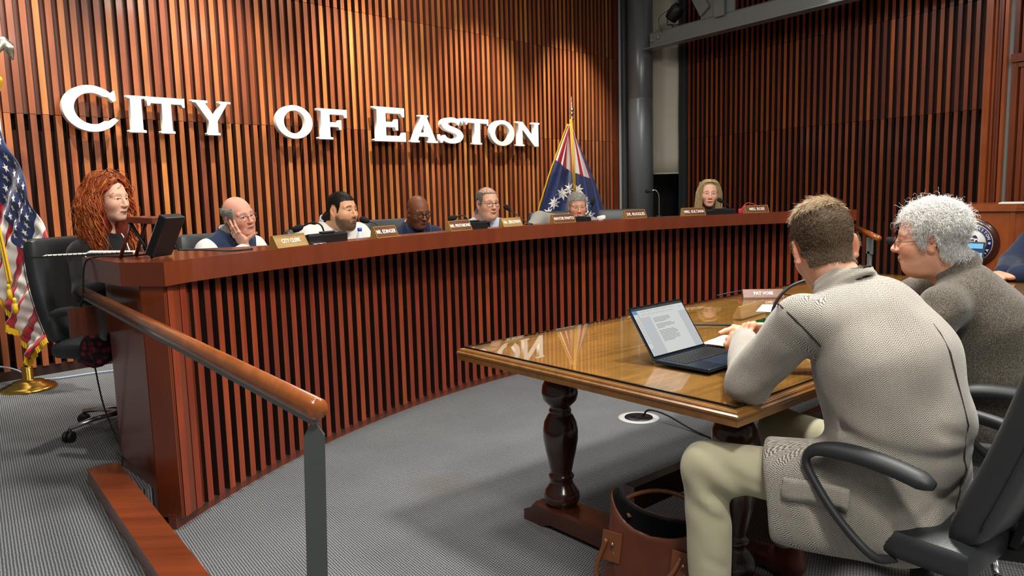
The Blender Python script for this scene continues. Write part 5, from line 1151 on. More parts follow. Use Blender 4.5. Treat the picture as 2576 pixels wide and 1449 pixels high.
# ================================================================== office chairs
M_lea = plain('black_chair_leather', '#2b2e2f', .42, noise=.08, nscale=30, bump=.2, bscale=260, spec=.5); M_leag = plain('grey_chair_leather', '#3c4041', .45, noise=.06, nscale=30, bump=.2, bscale=260)
M_poly = plain('black_armrest_plastic', '#25282a', .5, bump=.1, bscale=900); M_chrome = plain('brushed_chrome', '#b9bbbd', .22, 1.0)
def rbox(size, r, n=7, bend=None):
    """rounded slab from a refined cube, bent by a function"""
    b = np.array(size)/2; V = []; F = []; L = np.linspace(-1, 1, n+1)
    for ax in range(3):
        for s_ in (-1, 1):
            o = len(V); u, v = (ax+1) % 3, (ax+2) % 3
            for i in L:
                for j in L:
                    p = np.zeros(3); p[ax] = s_*b[ax]; p[u] = math.copysign(abs(i)**.8, i)*b[u]; p[v] = math.copysign(abs(j)**.8, j)*b[v]
                    c = np.clip(p, -(b-r), b-r); d = p-c; l = np.linalg.norm(d); V.append(c+d*(r/l if l > 0 else 0))
            for i in range(n):
                for j in range(n):
                    q = o+i*(n+1)+j; f = (q, q+n+1, q+n+2, q+1); F.append(f if s_ > 0 else f[::-1])
    if bend: V = [bend(*p) for p in V]
    return V, F
def chair(loc, yaw, label, leather=None, top=1.13, tone=None, group=None, swivel=0.0, bw=.50, recline=13, backx=-.20):
    leather = leather or M_lea; ch = empty('office_chair', loc, yaw, label, 'chair', group)
    b = MB(); b.lathe([(.0, .060), (.045, .065), (.045, .11), (.030, .125), (.030, .30), (.022, .305), (.022, .41)], (0, 0, 0), 16); b.obj('column', M_black, ch)
    for k in range(5):
        a = R(72*k+18+swivel); c, s_ = math.cos(a), math.sin(a); b = MB(); b.tube([(c*.04, s_*.04, .095), (c*.17, s_*.17, .092), (c*.30, s_*.30, .072)], [.022, .019, .014], 8, flat=.8); lg = b.obj('base_leg', M_chrome, ch)
        b = MB(); Mr_ = Matrix.Rotation(a+.5, 4, 'Z') @ Matrix.Rotation(R(90), 4, 'X')
        for off in (-.014, .014): b.lathe([(.012, off-.009), (.028, off-.008), (.030, off), (.028, off+.008), (.012, off+.009)], (c*.305, s_*.305, .030), 14, Mr_)
        b.tube([(c*.30, s_*.30, .03), (c*.30, s_*.30, .07)], .009, 6); cs_ = b.obj('caster', M_black, lg); cs_['kind'] = 'stuff'
    b = MB(); b.box((0, 0, .425), (.24, .20, .045), None, .01); b.obj('mechanism', M_black, ch)
    def sb(x, y, z): return Vector((x+.02, y*(1+.04*(x > 0)), z+.475-.05*max(0, x-.10)**1.0*(x > .1)-.10*max(0, abs(y)-.16)*0+.012*math.cos(y*6)-.006))
    V, F = rbox((.49, .50, .095), .04, 9, sb); b = MB(); b.add(V, F, True); b.obj('seat', leather, ch)
    hh = top-.50; cr_, sr_ = math.cos(R(recline)), math.sin(R(recline))
    def bb_(x, y, z):
        t = z/hh+.5; wd = 1-.10*t-.12*(1-t)**3; y2 = y*wd; x2 = x+.30*y2*y2-.035*math.sin(t*2.6)+.02
        zz = z+hh/2; return Vector((backx+x2*cr_-zz*sr_, y2, .50+zz*cr_+x2*sr_*.5))
    V, F = rbox((.095, bw, hh), .045, 10, bb_); b = MB(); b.add(V, F, True); bk = b.obj('backrest', leather, ch)
    b = MB(); P = [bb_(-.034, y, -hh/2+hh*t) for y, t in [(-bw/2+.004, .1), (-bw/2+.003, .3), (-bw/2+.003, .6), (-bw/2+.004, .88)]]; b.tube(spline(P, 6), .0025, 5); b.obj('seam', leather, bk)
    b = MB(); P = [bb_(-.034, -y, -hh/2+hh*t) for y, t in [(-bw/2+.004, .1), (-bw/2+.003, .3), (-bw/2+.003, .6), (-bw/2+.004, .88)]]; b.tube(spline(P, 6), .0025, 5); b.obj('seam', leather, bk)
    b = MB(); b.box((-.22, 0, .45), (.10, .09, .03), Matrix.Rotation(R(12), 4, 'Y')); b.box(bb_(-.05, 0, -hh/2+.12), (.02, .09, .28), Matrix.Rotation(R(-recline), 4, 'Y')); b.obj('back_bracket', M_black, ch)
    for y in (-1, 1):
        b = MB(); P = [(-.03, y*.22, .425), (.0, y*.28, .44), (.09, y*.295, .52), (.165, y*.295, .61), (.185, y*.292, .655), (.150, y*.29, .688), (.06, y*.288, .700), (-.05, y*.288, .692), (-.15, y*.288, .672)]
        pts = spline(P, 6); n = len(pts); rs = [.016+.011*sm for sm in [min(1, max(0, (i/n-.5)*5)) for i in range(n)]]; rs[-1] = .012; rs[-2] = .022
        b.tube(pts, rs, 12, True, .72, (0, 0, 1)); b.obj('armrest', M_poly, ch)
    return ch
chair((1.135, 2.05, 0), R(127), 'black leather office chair with loop armrests under the man in the herringbone jacket', M_lea, 1.18, bw=.49, recline=16)
chair((1.74, 2.72, 0), R(155), 'black office chair under the white haired man in the charcoal coat', M_lea, 1.0)
chair((-2.14, 4.12, HP), R(-14), 'tall black leather office chair under the red haired woman', M_lea, 1.06, swivel=14, bw=.52, recline=9, backx=-.24)
def seat_at(p, yaw): f = Vector((math.cos(R(yaw)), math.sin(R(yaw)), 0)); return (p[0]-f.x*.07, p[1]-f.y*.07, HP)
chair(seat_at((-1.735, 4.95), -38), R(-38), 'grey leather office chair under the man in the navy vest', M_leag, 1.02)
chair(seat_at((-1.137, 5.25), -40), R(-40), 'grey leather office chair under the bearded man', M_leag, 1.02)
chair((-.86, 6.25, HP), R(-50), 'grey leather office chair under the bald man in the navy suit', M_leag, 1.04)
chair(seat_at((-.175, 6.15), -68), R(-68), 'grey leather office chair under the man in the light blue shirt', M_leag, 1.02)
chair((.46, 7.2, HP), R(-78), 'grey leather office chair under the man with a hand over his mouth', M_leag, 1.04)
chair((1.03, 7.05, HP), R(-95), 'empty grey leather office chair behind the DR. RUGGLES name plate', M_leag, 1.05)
chair(seat_at((1.905, 7.4), -100), R(-100), 'grey leather office chair under the blonde woman', M_leag, 1.0)
chair((3.47, 5.08, 0), R(215), 'black office chair under the person in the navy suit', M_lea, 1.0)

# ================================================================== fabrics of the two men at the table
def herringbone():
    m, nt, b = nmat('herringbone_tweed'); L = nt.links.new; uv = node(nt, 'ShaderNodeUVMap', uv_map='UVMap'); sx = node(nt, 'ShaderNodeSeparateXYZ')
    nz = node(nt, 'ShaderNodeTexNoise', Scale=60.0, Detail=2.0); L(uv.outputs[0], nz.inputs['Vector']); wob = node(nt, 'ShaderNodeMix', data_type='VECTOR'); wob.inputs[0].default_value = .003; L(uv.outputs[0], wob.inputs[4]); L(nz.outputs['Color'], wob.inputs[5]); L(wob.outputs[1], sx.inputs[0])
    def M(op, a, b_=None):
        n = node(nt, 'ShaderNodeMath', operation=op)
        for i, v in enumerate((a, b_)):
            if v is None: continue
            if isinstance(v, (int, float)): n.inputs[i].default_value = v
            else: L(v, n.inputs[i])
        return n.outputs[0]
    pp = M('PINGPONG', sx.outputs['X'], .0115); ph = M('ADD', M('ADD', M('MULTIPLY', pp, 1.35), M('MULTIPLY', M('MODULO', M('FLOOR', M('DIVIDE', M('ADD', sx.outputs['X'], 10.0), .0115)), 2.0), .0025)), sx.outputs['Y']); s_ = M('SINE', M('MULTIPLY', ph, 2*math.pi/.0050))
    n2 = node(nt, 'ShaderNodeTexNoise', Scale=700.0, Detail=1.0); L(uv.outputs[0], n2.inputs['Vector']); n3 = node(nt, 'ShaderNodeTexNoise', Scale=8.0, Detail=2.0); L(uv.outputs[0], n3.inputs['Vector'])
    v = M('ADD', M('ADD', M('MULTIPLY', s_, .24), M('MULTIPLY', n2.outputs['Fac'], .7)), M('MULTIPLY', n3.outputs['Fac'], .2))
    cr = node(nt, 'ShaderNodeValToRGB'); e = cr.color_ramp.elements; e[0].position = .18; e[0].color = (*lin('#3d3933'), 1); e[1].position = .78; e[1].color = (*lin('#d3cbbe'), 1); L(v, cr.inputs[0]); L(cr.outputs[0], b.inputs['Base Color'])
    b.inputs['Roughness'].default_value = .95; b.inputs['Specular IOR Level'].default_value = .15; b.inputs['Sheen Weight'].default_value = .25
    bp = node(nt, 'ShaderNodeBump', Strength=.35, Distance=.0015); L(v, bp.inputs['Height']); L(bp.outputs[0], b.inputs['Normal']); return m
def melton():
    m, nt, b = nmat('charcoal_wool'); L = nt.links.new; tc = node(nt, 'ShaderNodeTexCoord'); n = node(nt, 'ShaderNodeTexNoise', Scale=330.0, Detail=3.0); L(tc.outputs['Object'], n.inputs['Vector'])
    cr = node(nt, 'ShaderNodeValToRGB'); e = cr.color_ramp.elements; e[0].position = .38; e[0].color = (*lin('#37332e'), 1); e[1].position = .72; e[1].color = (*lin('#7a7265'), 1); L(n.outputs['Fac'], cr.inputs[0]); L(cr.outputs[0], b.inputs['Base Color'])
    b.inputs['Roughness'].default_value = .95; b.inputs['Specular IOR Level'].default_value = .1; b.inputs['Sheen Weight'].default_value = .3; bp = node(nt, 'ShaderNodeBump', Strength=.4, Distance=.002); L(n.outputs['Fac'], bp.inputs['Height']); L(bp.outputs[0], b.inputs['Normal']); return m
M_tweed, M_melton = herringbone(), melton(); M_khaki = cloth('khaki_cotton', '#b9b496', noise=.06, nscale=30, bump=.15); M_boot = plain('brown_boot_leather', '#5a2a18', .35, noise=.15)
def setuv(me, uvc):
    l = me.uv_layers.new(name='UVMap'); l.data.foreach_set('uv', np.asarray(uvc, dtype=np.float32).ravel())
def seglab(V, a, b):
    a = np.array(a); ab = np.array(b)-a; t = np.clip(((V-a)@ab)/(ab@ab), 0, 1); d = V-(a+t[:, None]*ab); return np.linalg.norm(d, axis=1), t*np.linalg.norm(ab)
def jacket_uv(me, V, Q, arms, rad=.075):
    """cloth runs round the trunk and along each sleeve"""
    ctr = V[Q].mean(1); lab = np.zeros(len(Q), int)
    for k, ch in enumerate(arms):
        d = np.min([seglab(ctr, ch[i], ch[i+1])[0] for i in range(len(ch)-1)], axis=0)
        beyond = (ctr-np.array(ch[0]))@(np.array(ch[1])-np.array(ch[0])) > .012; lab[(d < rad*1.25) & beyond] = k+1
    out = np.zeros((len(Q), 4, 2)); P = V[Q]
    ang = np.arctan2(P[:, :, 1], -P[:, :, 0]-.0+P[:, :, 2]*.22); a0 = ang[:, :1]; ang = a0+((ang-a0+math.pi) % (2*math.pi)-math.pi); out[:, :, 0] = ang*.19; out[:, :, 1] = P[:, :, 2]
    for k, ch in enumerate(arms):
        m = lab == k+1; pv = P[m].reshape(-1, 3)
        ds = []; base = 0; us = []
        for i in range(len(ch)-1):
            a, b_ = np.array(ch[i]), np.array(ch[i+1]); d, t = seglab(pv, a, b_); ax = (b_-a)/np.linalg.norm(b_-a); e1 = np.cross(ax, (0, 0, 1.0)) if abs(ax[2]) < .95 else np.array((1.0, 0, 0)); e1 /= np.linalg.norm(e1); e2 = np.cross(ax, e1)
            w_ = pv-a; an = np.arctan2(w_@e2, w_@e1); ds.append(d); us.append(np.stack([an*.068, base+w_@ax], 1)); base += np.linalg.norm(b_-a)
        pick = np.argmin(np.array(ds).reshape(len(ds), -1, 4).mean(2), axis=0) if len(pv) else np.array([], int)
        res = np.zeros((m.sum(), 4, 2))
        for i in range(len(us)): u4 = us[i].reshape(-1, 4, 2); a0 = u4[:, :1, 0]; u4[:, :, 0] = a0+((u4[:, :, 0]-a0+.2136) % .4272-.2136); res[pick == i] = u4[pick == i]
        out[m] = res
    setuv(me, out.reshape(-1, 2))
def ringc(F, nbp, hdp, up, r, rd, tall, a0=58):
    """collar band round the back of the neck, square to the neck's axis"""
    ax = Vector(hdp)-Vector(nbp); ax = (ax.normalized()*.85+Vector((0, 0, 1))*.15).normalized(); fwd = Vector((1, 0, 0)); fwd = (fwd-ax*fwd.dot(ax)).normalized(); sd = ax.cross(fwd); c = Vector(nbp)+ax*up+fwd*.006
    P_ = [c+fwd*r*math.cos(R(a))+sd*r*math.sin(R(a))-ax*.012*math.cos(R(a)) for a in range(a0, 361-a0, 9)]
    for p_, q_ in zip(P_[:-1], P_[1:]): F.cap(p_-ax*tall, q_-ax*tall, rd, None, .006); F.cap(p_, q_, rd*.8, None, .006)
def long_hair_shell(P, parts, Mh):
    V, Q, C = join(parts); me = mesh_from('hair', xf(Mh, V), Q, M_hair, True); setcol(me, C); attach(link('hair', me), P)

# ------------------------------------------------------------------ man in the herringbone jacket, seen from behind
PEL = Vector((1.05, 2.10, .56)); YA = 125; Mj = frame(PEL, R(YA)); Ji = Mj.inverted(); J = lambda p: Ji @ Vector(p)
sk1 = '#d9a184'
st = dict(skin=sk1, hair='short', haircol=['#6e5a46', '#877059', '#5a4838', '#9c866b'], chest=False, ear=-34, size=1.05, len=.016, side_len=.5, messy=.16, lift=.10, thick=.00040, puff=.003, nape=.066, hairline=.058, comb=(-.6, .35, -.1), spread=.1, brow='#6a4f38', beard='#8a6a50', beard_a=.55, blush=.9, red=(1.12, .72, .66), neck=(.054, .062), segs=5)
pos = Vector((.915, 2.25, 1.212)); nbw = Vector((.965, 2.170, 1.075))
wl = Vector((.752, 2.465, .892)); hl = hand(hframe(wl, (.728, 2.60, .885), (-.85, -.15, .55)), 1, ((35, 45, 30), (55, 60, 30), (60, 60, 30), (62, 60, 30)), (2, 0, -2, -4), (52, 25, 10, 5), 1.0, sk1, h=.002)
wr_ = Vector((.885, 2.60, .905)); hr = hand(hframe(wr_, (.745, 2.575, .925), (.15, .45, .85)), -1, ((6, 12, 8), (48, 60, 30), (55, 60, 30), (58, 60, 30)), (2, 0, -2, -4), (40, -15, 15, 10), 1.0, sk1, h=.002)
M1, Mh, Mb, fx = person('man in a grey herringbone jacket seated at the laptop, seen from behind', pos, 82, st, 20, -7, byaw=125, nb=nbw, hand_parts=[hl, hr], nstr=22000, h=.0023, base_z=0)
V, Q, C = head(st, .004); rs = np.random.RandomState(4); top = dict(st, len=.045, haircol=['#b39a78', '#cbb592', '#9a8263'], comb=(-.75, .5, 0), messy=.3, lift=.28, thick=.0005, segs=6)
keep = hair_mask
def top_mask(st_, v): return keep(st_, v)*sm01(v[:, 2], .075, .105)
hair_mask = top_mask; t1 = strands(top, V, Q, 3200, 6); hair_mask = keep
me = mesh_from('hair_crown', xf(Mh, t1[0]), t1[1], M_hair, True); setcol(me, t1[2]); o = attach(link('hair_crown', me), M1); o['label'] = 'longer fair hair on the crown'
shl, shr = J((.795, 2.085, 1.02)), J((1.115, 2.315, 1.02)); ell_, elr = J((.690, 2.215, .822)), J((1.10, 2.55, .83)); wll, wrl = J(wl+Vector((-.002, -.015, -.002))), J(wr_+Vector((.02, .0, -.008)))
armsJ = [[shl, ell_, wll], [shr, elr, wrl]]; nbl = J(nbw)
F = Field((-.27, -.34, -.24), (.56, .46, .60), .0068)
for y in (-1, 1):
    F.chain([(-.025, y*.080, -.02), (-.035, y*.070, .16), (.010, y*.085, .33), (.075, y*.095, .43)], [.150, .132, .128, .110], .08)
    F.cap((nbl.x-.03, nbl.y+y*.045, nbl.z-.035), (shl if y > 0 else shr)-Vector((0, y*.03, -.0)), .052, .070, .05)
F.chain([(-.025, 0, -.02), (-.04, 0, .16), (.002, 0, .33), (.062, 0, .44)], [.155, .142, .142, .125], .08)
F.chain([tuple(p) for p in armsJ[0]], [.079, .064, .047], .022, .03); F.chain([tuple(p) for p in armsJ[1]], [.079, .064, .046], .030, .03)
th_ = (J((.577, 2.245, .56))-J((.98, 2.05, .56))); F.cap(J((.98, 2.05, .565)), J((.98, 2.05, .565))+th_*.70, .108, .100, .05)
F.ell(J((.815, 2.045, .500)), (.235, .040, .125), .05, Matrix.Rotation(R(29), 4, 'Z')); F.ell((-.02, .11, -.09), (.19, .105, .12), .05); F.ell((.0, -.12, -.07), (.17, .10, .11), .05)
F.half((0, 0, -.185), (-.12, 0, -1), .012); tp_ = J((.98, 2.05, .565))+th_*.60; F.half(tp_, tuple(th_.normalized()+Vector((0, 0, -.12))), .010, (-.02, .06, -.24), (.56, .46, .12))
F.cap(nbl+Vector((.03, 0, .12)), nbl+Vector((.02, 0, .0)), .062, .056, .008, cut=True)
kn = J((.577, 2.245, .56)); hip = J((.98, 2.05, .56)); F.cap(hip, kn, .068, .066, .004, cut=True)
ringc(F, nbl, J(pos), .066, .073, .011, .022); ringc(F, nbl, J(pos), .046, .083, .012, .018)
for a_, b_, w_, am in (((-.20, .13, .21), (-.19, -.06, .15), .020, .010), ((-.20, .05, .12), (-.17, -.16, .07), .018, .009), ((-.18, .14, .06), (-.19, -.04, -.05), .020, .009), ((.0, .19, .31), (-.13, .08, .22), .020, .012), ((-.05, .19, .26), (-.17, .02, .20), .016, .007), ((-.1, .2, .12), (-.18, .08, .02), .018, .008), ((.1, .26, .02), (.02, .23, -.14), .016, .008), ((.2, .25, .0), (.14, .26, -.15), .016, .008)): F.crease(a_, b_, w_, am)
F.wrinkle(.0055, 21, (17, 17, 26), 6)
X, Y, Z = F.grid(); el = np.array(ell_); d2 = (X-el[0])**2+(Y-el[1])**2+(Z-el[2])**2
F.D += (np.exp(-d2/.10**2)*.006*np.sin(70*(X*.3+Y*.5+Z*.8))).astype(np.float32)
F.D += (.009*np.exp(-((Z-.155-.25*(X+.1))/.022)**2)*(X < .02)+.006*np.exp(-((Z-.05+.5*Y*(Y < .2))/.018)**2)*(X < .05)).astype(np.float32)
V, Q = F.surf(); me = mesh_from('jacket', xf(Mj, V), Q, M_tweed, True); jacket_uv(me, V, Q, [[tuple(p) for p in c] for c in armsJ], .082); attach(link('jacket', me), M1)
def surfpt(y, z, dirx=-1):
    j = int(round((y-F.lo[1])/F.h)); k = int(round((z-F.lo[2])/F.h)); col = np.where(F.D[:, j, k] < 0)[0]; return F.lo[0]+F.h*(col.min()-.62)
m = MB(); m.tube([Mj @ Vector((surfpt(.0, z), .0, z)) for z in np.linspace(.46, -.12, 26)], .0022, 5); s_ = attach(m.obj('back_seam', plain('seam_thread', '#37322c', .9)), M1)
def rayhit(o, d, mx=.2):
    o, d = np.array(o, float), np.array(d, float)
    for t in np.arange(.02, mx, F.h*.4):
        q = np.round((o+d*t-F.lo)/F.h).astype(int)
        if np.any(q < 0) or np.any(q >= F.n) or F.D[tuple(q)] > 0: return o+d*t
    return None
for sh_, el2 in ((shl, ell_),):
    ax_ = Vector((el2-sh_)).normalized(); ax_ = (ax_*.6+Vector((0, 1, -.2))*.4).normalized(); e1 = ax_.orthogonal().normalized(); e2 = ax_.cross(e1); c0 = sh_+ax_*.012; pts = []
    for k in range(33):
        a = 2*math.pi*k/32; h_ = rayhit(c0, e1*math.cos(a)+e2*math.sin(a), .125)
        if h_ is not None: pts.append(h_)
    rr_ = [np.linalg.norm(np.array(p)-np.array(c0)) for p in pts]; md = np.median(rr_); seg_ = []; best_ = []
    for p, r_ in list(zip(pts, rr_))*2:
        if r_ < .108: seg_.append(Mj @ Vector(p))
        else: seg_ = []
        if len(seg_) > len(best_) and len(seg_) < 33: best_ = list(seg_)
    if len(best_) > 4: m = MB(); m.tube(best_, .0022, 5); attach(m.obj('armhole_seam', bpy.data.materials['seam_thread']), M1)
# pocket flap low on the side
m = MB(); pts = [(.115, -.005), (-.06, -.010), (-.055, -.055), (.12, -.05)]; 
def leftpt(x, z):
    i = int(round((x-F.lo[0])/F.h)); k = int(round((z-F.lo[2])/F.h)); col = np.where(F.D[i, :, k] < 0)[0]; return F.lo[1]+F.h*(col.max()+.5)
Vp = [Mj @ Vector((x, leftpt(x, z)+.004, z)) for z in np.linspace(.035, -.025, 5) for x in np.linspace(-.03, .13, 9)]; m.add(Vp, [(j*9+i, j*9+i+1, (j+1)*9+i+1, (j+1)*9+i) for j in range(4) for i in range(8)], True); pf_ = m.obj('pocket_flap', M_tweed); attach(pf_, M1); so = pf_.modifiers.new('thickness', 'SOLIDIFY'); so.thickness = .004; me = pf_.data; setuv(me, np.stack([np.tile(np.linspace(0, .16, 9), 5), np.repeat(np.linspace(.06, 0, 5), 9)], 1)[[l.vertex_index for l in me.loops]])
# trousers and boots
G = Field((.38, 1.85, .0), (1.32, 2.80, .72), .0095)
G.ell(PEL+Vector((0, 0, -.01)), (.15, .15, .095), .05); G.cap((.98, 2.05, .56), (.577, 2.245, .555), .085, .072, .04); G.cap((.577, 2.245, .555), (.590, 2.235, .06), .072, .060, .025); G.cap((1.12, 2.155, .56), (.90, 2.54, .57), .085, .068, .04); G.cap((.90, 2.54, .57), (.955, 2.60, .16), .066, .056, .025)
X, Y, Z = G.grid(); dk = (X-.62)**2+(Y-2.21)**2+(Z-.50)**2; G.D += (np.exp(-dk/.10**2)*.008*np.sin(85*(X*.75+Z*.65))).astype(np.float32)
for a_, b_, am in (((.54, 2.20, .50), (.70, 2.13, .44), .010), ((.53, 2.20, .46), (.66, 2.17, .37), .009), ((.60, 2.16, .58), (.80, 2.06, .50), .007), ((.55, 2.18, .30), (.64, 2.19, .24), .006), ((.56, 2.17, .20), (.65, 2.2, .16), .006)): G.crease(a_, b_, .016, am)
G.wrinkle(.0035, 5, (22, 22, 18), 5); G.half((0, 0, .05), (0, 0, -1), .005)
V, Q = G.surf(); attach(link('trousers', mesh_from('trousers', V, Q, M_khaki, True)), M1)
m = MB(); 
Lt = [Vector((.577+.0, 2.245-.073, .54)), Vector((.583, 2.165, .40)), Vector((.588, 2.170, .25)), Vector((.59, 2.172, .08))]
for nm, hx, toe_ in (('shoe', Vector((.60, 2.23, 0)), Vector((.46, 2.36, 0))), ('shoe', Vector((.965, 2.60, .0)), Vector((.86, 2.76, 0)))):
    S = Field((hx.x-.32, hx.y-.2, -.005), (hx.x+.16, hx.y+.32, .24), .008); S.cap(hx+Vector((0, 0, .05)), toe_+Vector((0, 0, .038)), .048, .036, .02); S.cap(hx+Vector((0, 0, .05)), hx+Vector((0, 0, .17)), .050, .052, .03); S.half((0, 0, .004), (0, 0, -1), .004)
    V, Q = S.surf(); attach(link(nm, mesh_from(nm, V, Q, M_boot, True)), M1)

# ------------------------------------------------------------------ white haired man in the charcoal coat, in profile
sk2 = '#d8a083'
st = dict(skin=sk2, hair='short', chest=False, haircol=['#e4e2dd', '#f2f0ec', '#d2cfc9', '#faf8f4'], len=.050, side_len=.55, messy=.75, spread=.3, lift=.75, thick=.0006, puff=.014, nape=.070, hairline=.074, comb=(-.35, 0, .1), curl=.0065, turns=1.7, segs=11, brow='#a89a90', brow_a=.5, blush=.6, creases=1, neck=(.060, .070), jaw=1.06, fat=.014, nose=1.25, lip='#b5766a', open=.8, droop=.3, stubble=.1)
pos = Vector((1.497, 2.75, 1.192)); nbw = Vector((1.600, 2.735, 1.045))
M2, Mh, Mb, fx = person('white haired man in a charcoal wool coat and spectacles, turned in profile', pos, 148, st, 4, -2, byaw=158, nb=nbw, nstr=7500, h=.0024, base_z=0)
spectacles(M2, Mh, M_gl_tort, thick=.0011, lens=(.0225, .0195), round_=2.2, x=.110, z=-.008)
PE2 = Vector((1.70, 2.74, .56)); Mj2 = frame(PE2, R(155)); J2 = lambda p: Mj2.inverted() @ Vector(p)
sl, sr2 = J2((1.46, 2.575, .965)), J2((1.60, 2.93, .97)); e_l, e_r = J2((1.365, 2.545, .80)), J2((1.38, 3.02, .835)); w_l, w_r = J2((1.22, 2.77, .81)), J2((1.22, 3.05, .81)); nbl = J2(nbw)
F = Field((-.30, -.38, -.20), (.62, .42, .62), .0085)
for y in (-1, 1):
    F.chain([(-.02, y*.085, -.02), (-.02, y*.085, .16), (.0, y*.10, .33), (.05, y*.115, .42)], [.165, .150, .138, .110], .06); F.cap((nbl.x-.03, nbl.y+y*.045, nbl.z-.03), (sl if y > 0 else sr2)-Vector((0, y*.03, 0)), .060, .070, .06)
F.chain([tuple(sl), tuple(e_l), tuple(w_l)], [.074, .064, .050], .04, .03); F.chain([tuple(sr2), tuple(e_r), tuple(w_r)], [.082, .068, .05], .03, .03)
F.cap(nbl+Vector((.03, 0, .12)), nbl+Vector((.02, 0, .0)), .066, .06, .008, cut=True); ringc(F, nbl, J2(pos), .062, .082, .012, .022); ringc(F, nbl, J2(pos), .040, .094, .013, .018); F.wrinkle(.005, 8, (16, 16, 18), 5); el = np.array((sl+e_l)/2); X, Y, Z = F.grid(); F.D += (np.exp(-((X-el[0])**2+(Y-el[1])**2+(Z-el[2])**2)/.11**2)*.007*np.sin(60*(X*.2-Y*.3+Z*.9))).astype(np.float32)
V, Q = F.surf(); attach(link('coat', mesh_from('coat', xf(Mj2, V), Q, M_melton, True)), M2)
hd = hand(hframe(Mj2 @ w_l, (1.12, 2.92, .80), (-.2, -.2, 1)), 1, ((20, 30, 20),)*4, (6, 1, -3, -8), (40, 5, 10, 5), 1.0, sk2, h=.003); me = mesh_from('hand', hd[0], hd[1], M_skin, True); setcol(me, hd[2]); attach(link('hand', me), M2)
G = Field((.95, 2.4, .0), (2.0, 3.35, .72), .013); G.ell(PE2, (.16, .16, .10), .05)
for a_, k_, f_ in (((1.66, 2.65, .56), (1.25, 2.83, .56), (1.28, 2.84, .08)), ((1.72, 2.84, .56), (1.34, 3.06, .56), (1.37, 3.06, .08))): G.cap(a_, k_, .088, .07, .04); G.cap(k_, f_, .068, .055, .02)
G.half((0, 0, .02), (0, 0, -1), .005); V, Q = G.surf(); attach(link('trousers', mesh_from('trousers', V, Q, M_trouser, True)), M2)

# ------------------------------------------------------------------ person in navy at the far end of the table
st = dict(skin='#d9a184', hair='short', haircol=['#3a2d22', '#4a3a2c'], len=.02, thick=.0009, brow='#3a2d22', blush=.6)
pos = Vector((3.47, 4.95, 1.165)); Mn = frame((3.42, 5.0, 1.02), R(200))
h1 = hand(hframe((3.09, 4.70, .80), (2.97, 4.69, .795), (0, -.2, 1)), -1, ((18, 35, 20),)*4, (6, 1, -3, -8), (40, 10, 10, 5), 1.0, '#d9a184', h=.003); h2 = hand(hframe((3.10, 4.83, .80), (3.0, 4.75, .795), (0, -.2, 1)), 1, ((18, 35, 20),)*4, (6, 1, -3, -8), (40, 10, 10, 5), 1.0, '#d9a184', h=.003)
M3, Mh, Mb, fx = person('person in a navy suit at the far table end beside the wooden lectern', pos, 190, st, 4, 0, byaw=205, hand_parts=[h1, h2], nstr=1500, base_z=0, h=.003)
I3 = Mb.inverted(); a3 = [[(-.01, .18, -.09), tuple(I3 @ Vector((3.32, 4.72, .84))), tuple(I3 @ Vector((3.11, 4.703, .805)))], [(-.01, -.18, -.09), tuple(I3 @ Vector((3.30, 5.05, .84))), tuple(I3 @ Vector((3.12, 4.845, .805)))]]
def b(F): torso(F, 1.05, 1.05, .008, a3, .02, .064, .044); neckhole(F, .072, .02)
garment(M3, Mb, 'jacket', b, M_navy, (-.30, -.50, -.62), (.78, .50, .16), seed=31); collar(M3, Mb, M_white, .066)
def tr3(F): pass
G = Field((2.75, 4.6, 0), (3.75, 5.5, .72), .014); pc = Vector((3.46, 5.06, .56)); G.ell(pc, (.16, .16, .10), .05)
for a_, k_ in (((3.42, 4.98, .56), (3.10, 4.80, .56)), ((3.40, 5.12, .56), (3.06, 5.0, .56))): G.cap(a_, k_, .085, .07, .03); G.cap(k_, (k_[0]+.03, k_[1], .06), .066, .055, .02)
G.half((0, 0, .02), (0, 0, -1), .005); V, Q = G.surf(); attach(link('trousers', mesh_from('trousers', V, Q, M_navy, True)), M3)
# ================================================================== things on the dais
def on_dais(q, back, z=ZC): return arc(rt(q)+back, q, z)
def face_in(q, turn=0): return R(q+180-90+turn+180)          # local -Y looks to the centre of the well
def dplate(text, q, label, w_=.21, ht=.060, back=.045, turn=0, size=.030, face=None, blk=None):
    p = nameplate(text, w_, ht, face or M_plate, blk or M_brass, label, True, size); p.location = on_dais(q, back); p.rotation_euler = (0, 0, R(q-90+turn)); return p
dplate('CITY CLERK', 158.6, 'light wooden CITY CLERK name plate in front of the man in the navy vest', 0.25, .062, .04, 0, .030, M_platelt)
dplate('MR. EDINGER', 150.5, 'brown and brass name plate lettered MR. EDINGER', .20, .066, .04, 0, .032)
dplate('MR. PINTABONE', 143.0, 'brown and brass name plate lettered MR. PINTABONE', .21, .066, .04, 0, .029)
dplate('Mr. BROWN', 137.2, 'light brown name plate lettered Mr. BROWN in front of the patterned tie', 0.2, .062, .045, 0, .034, M_platelt)
dplate('MAYOR PANTO', 131.0, 'brown name plate lettered MAYOR PANTO', 0.23, .066, .05, 0, .032)
dplate('DR. RUGGLES', 122.4, 'brown name plate lettered DR. RUGGLES in front of the empty chair', 0.22, .070, .05, 0, .034)
dplate('MRS. SULTANA', 115.4, 'brown name plate lettered MRS. SULTANA left of the blonde woman', 0.235, .066, .05, 0, .034)
dplate('MRS. ROSE', 108.0, 'brown name plate lettered MRS. ROSE with a red ribbon behind it', 0.24, .066, .05, 0, .036)
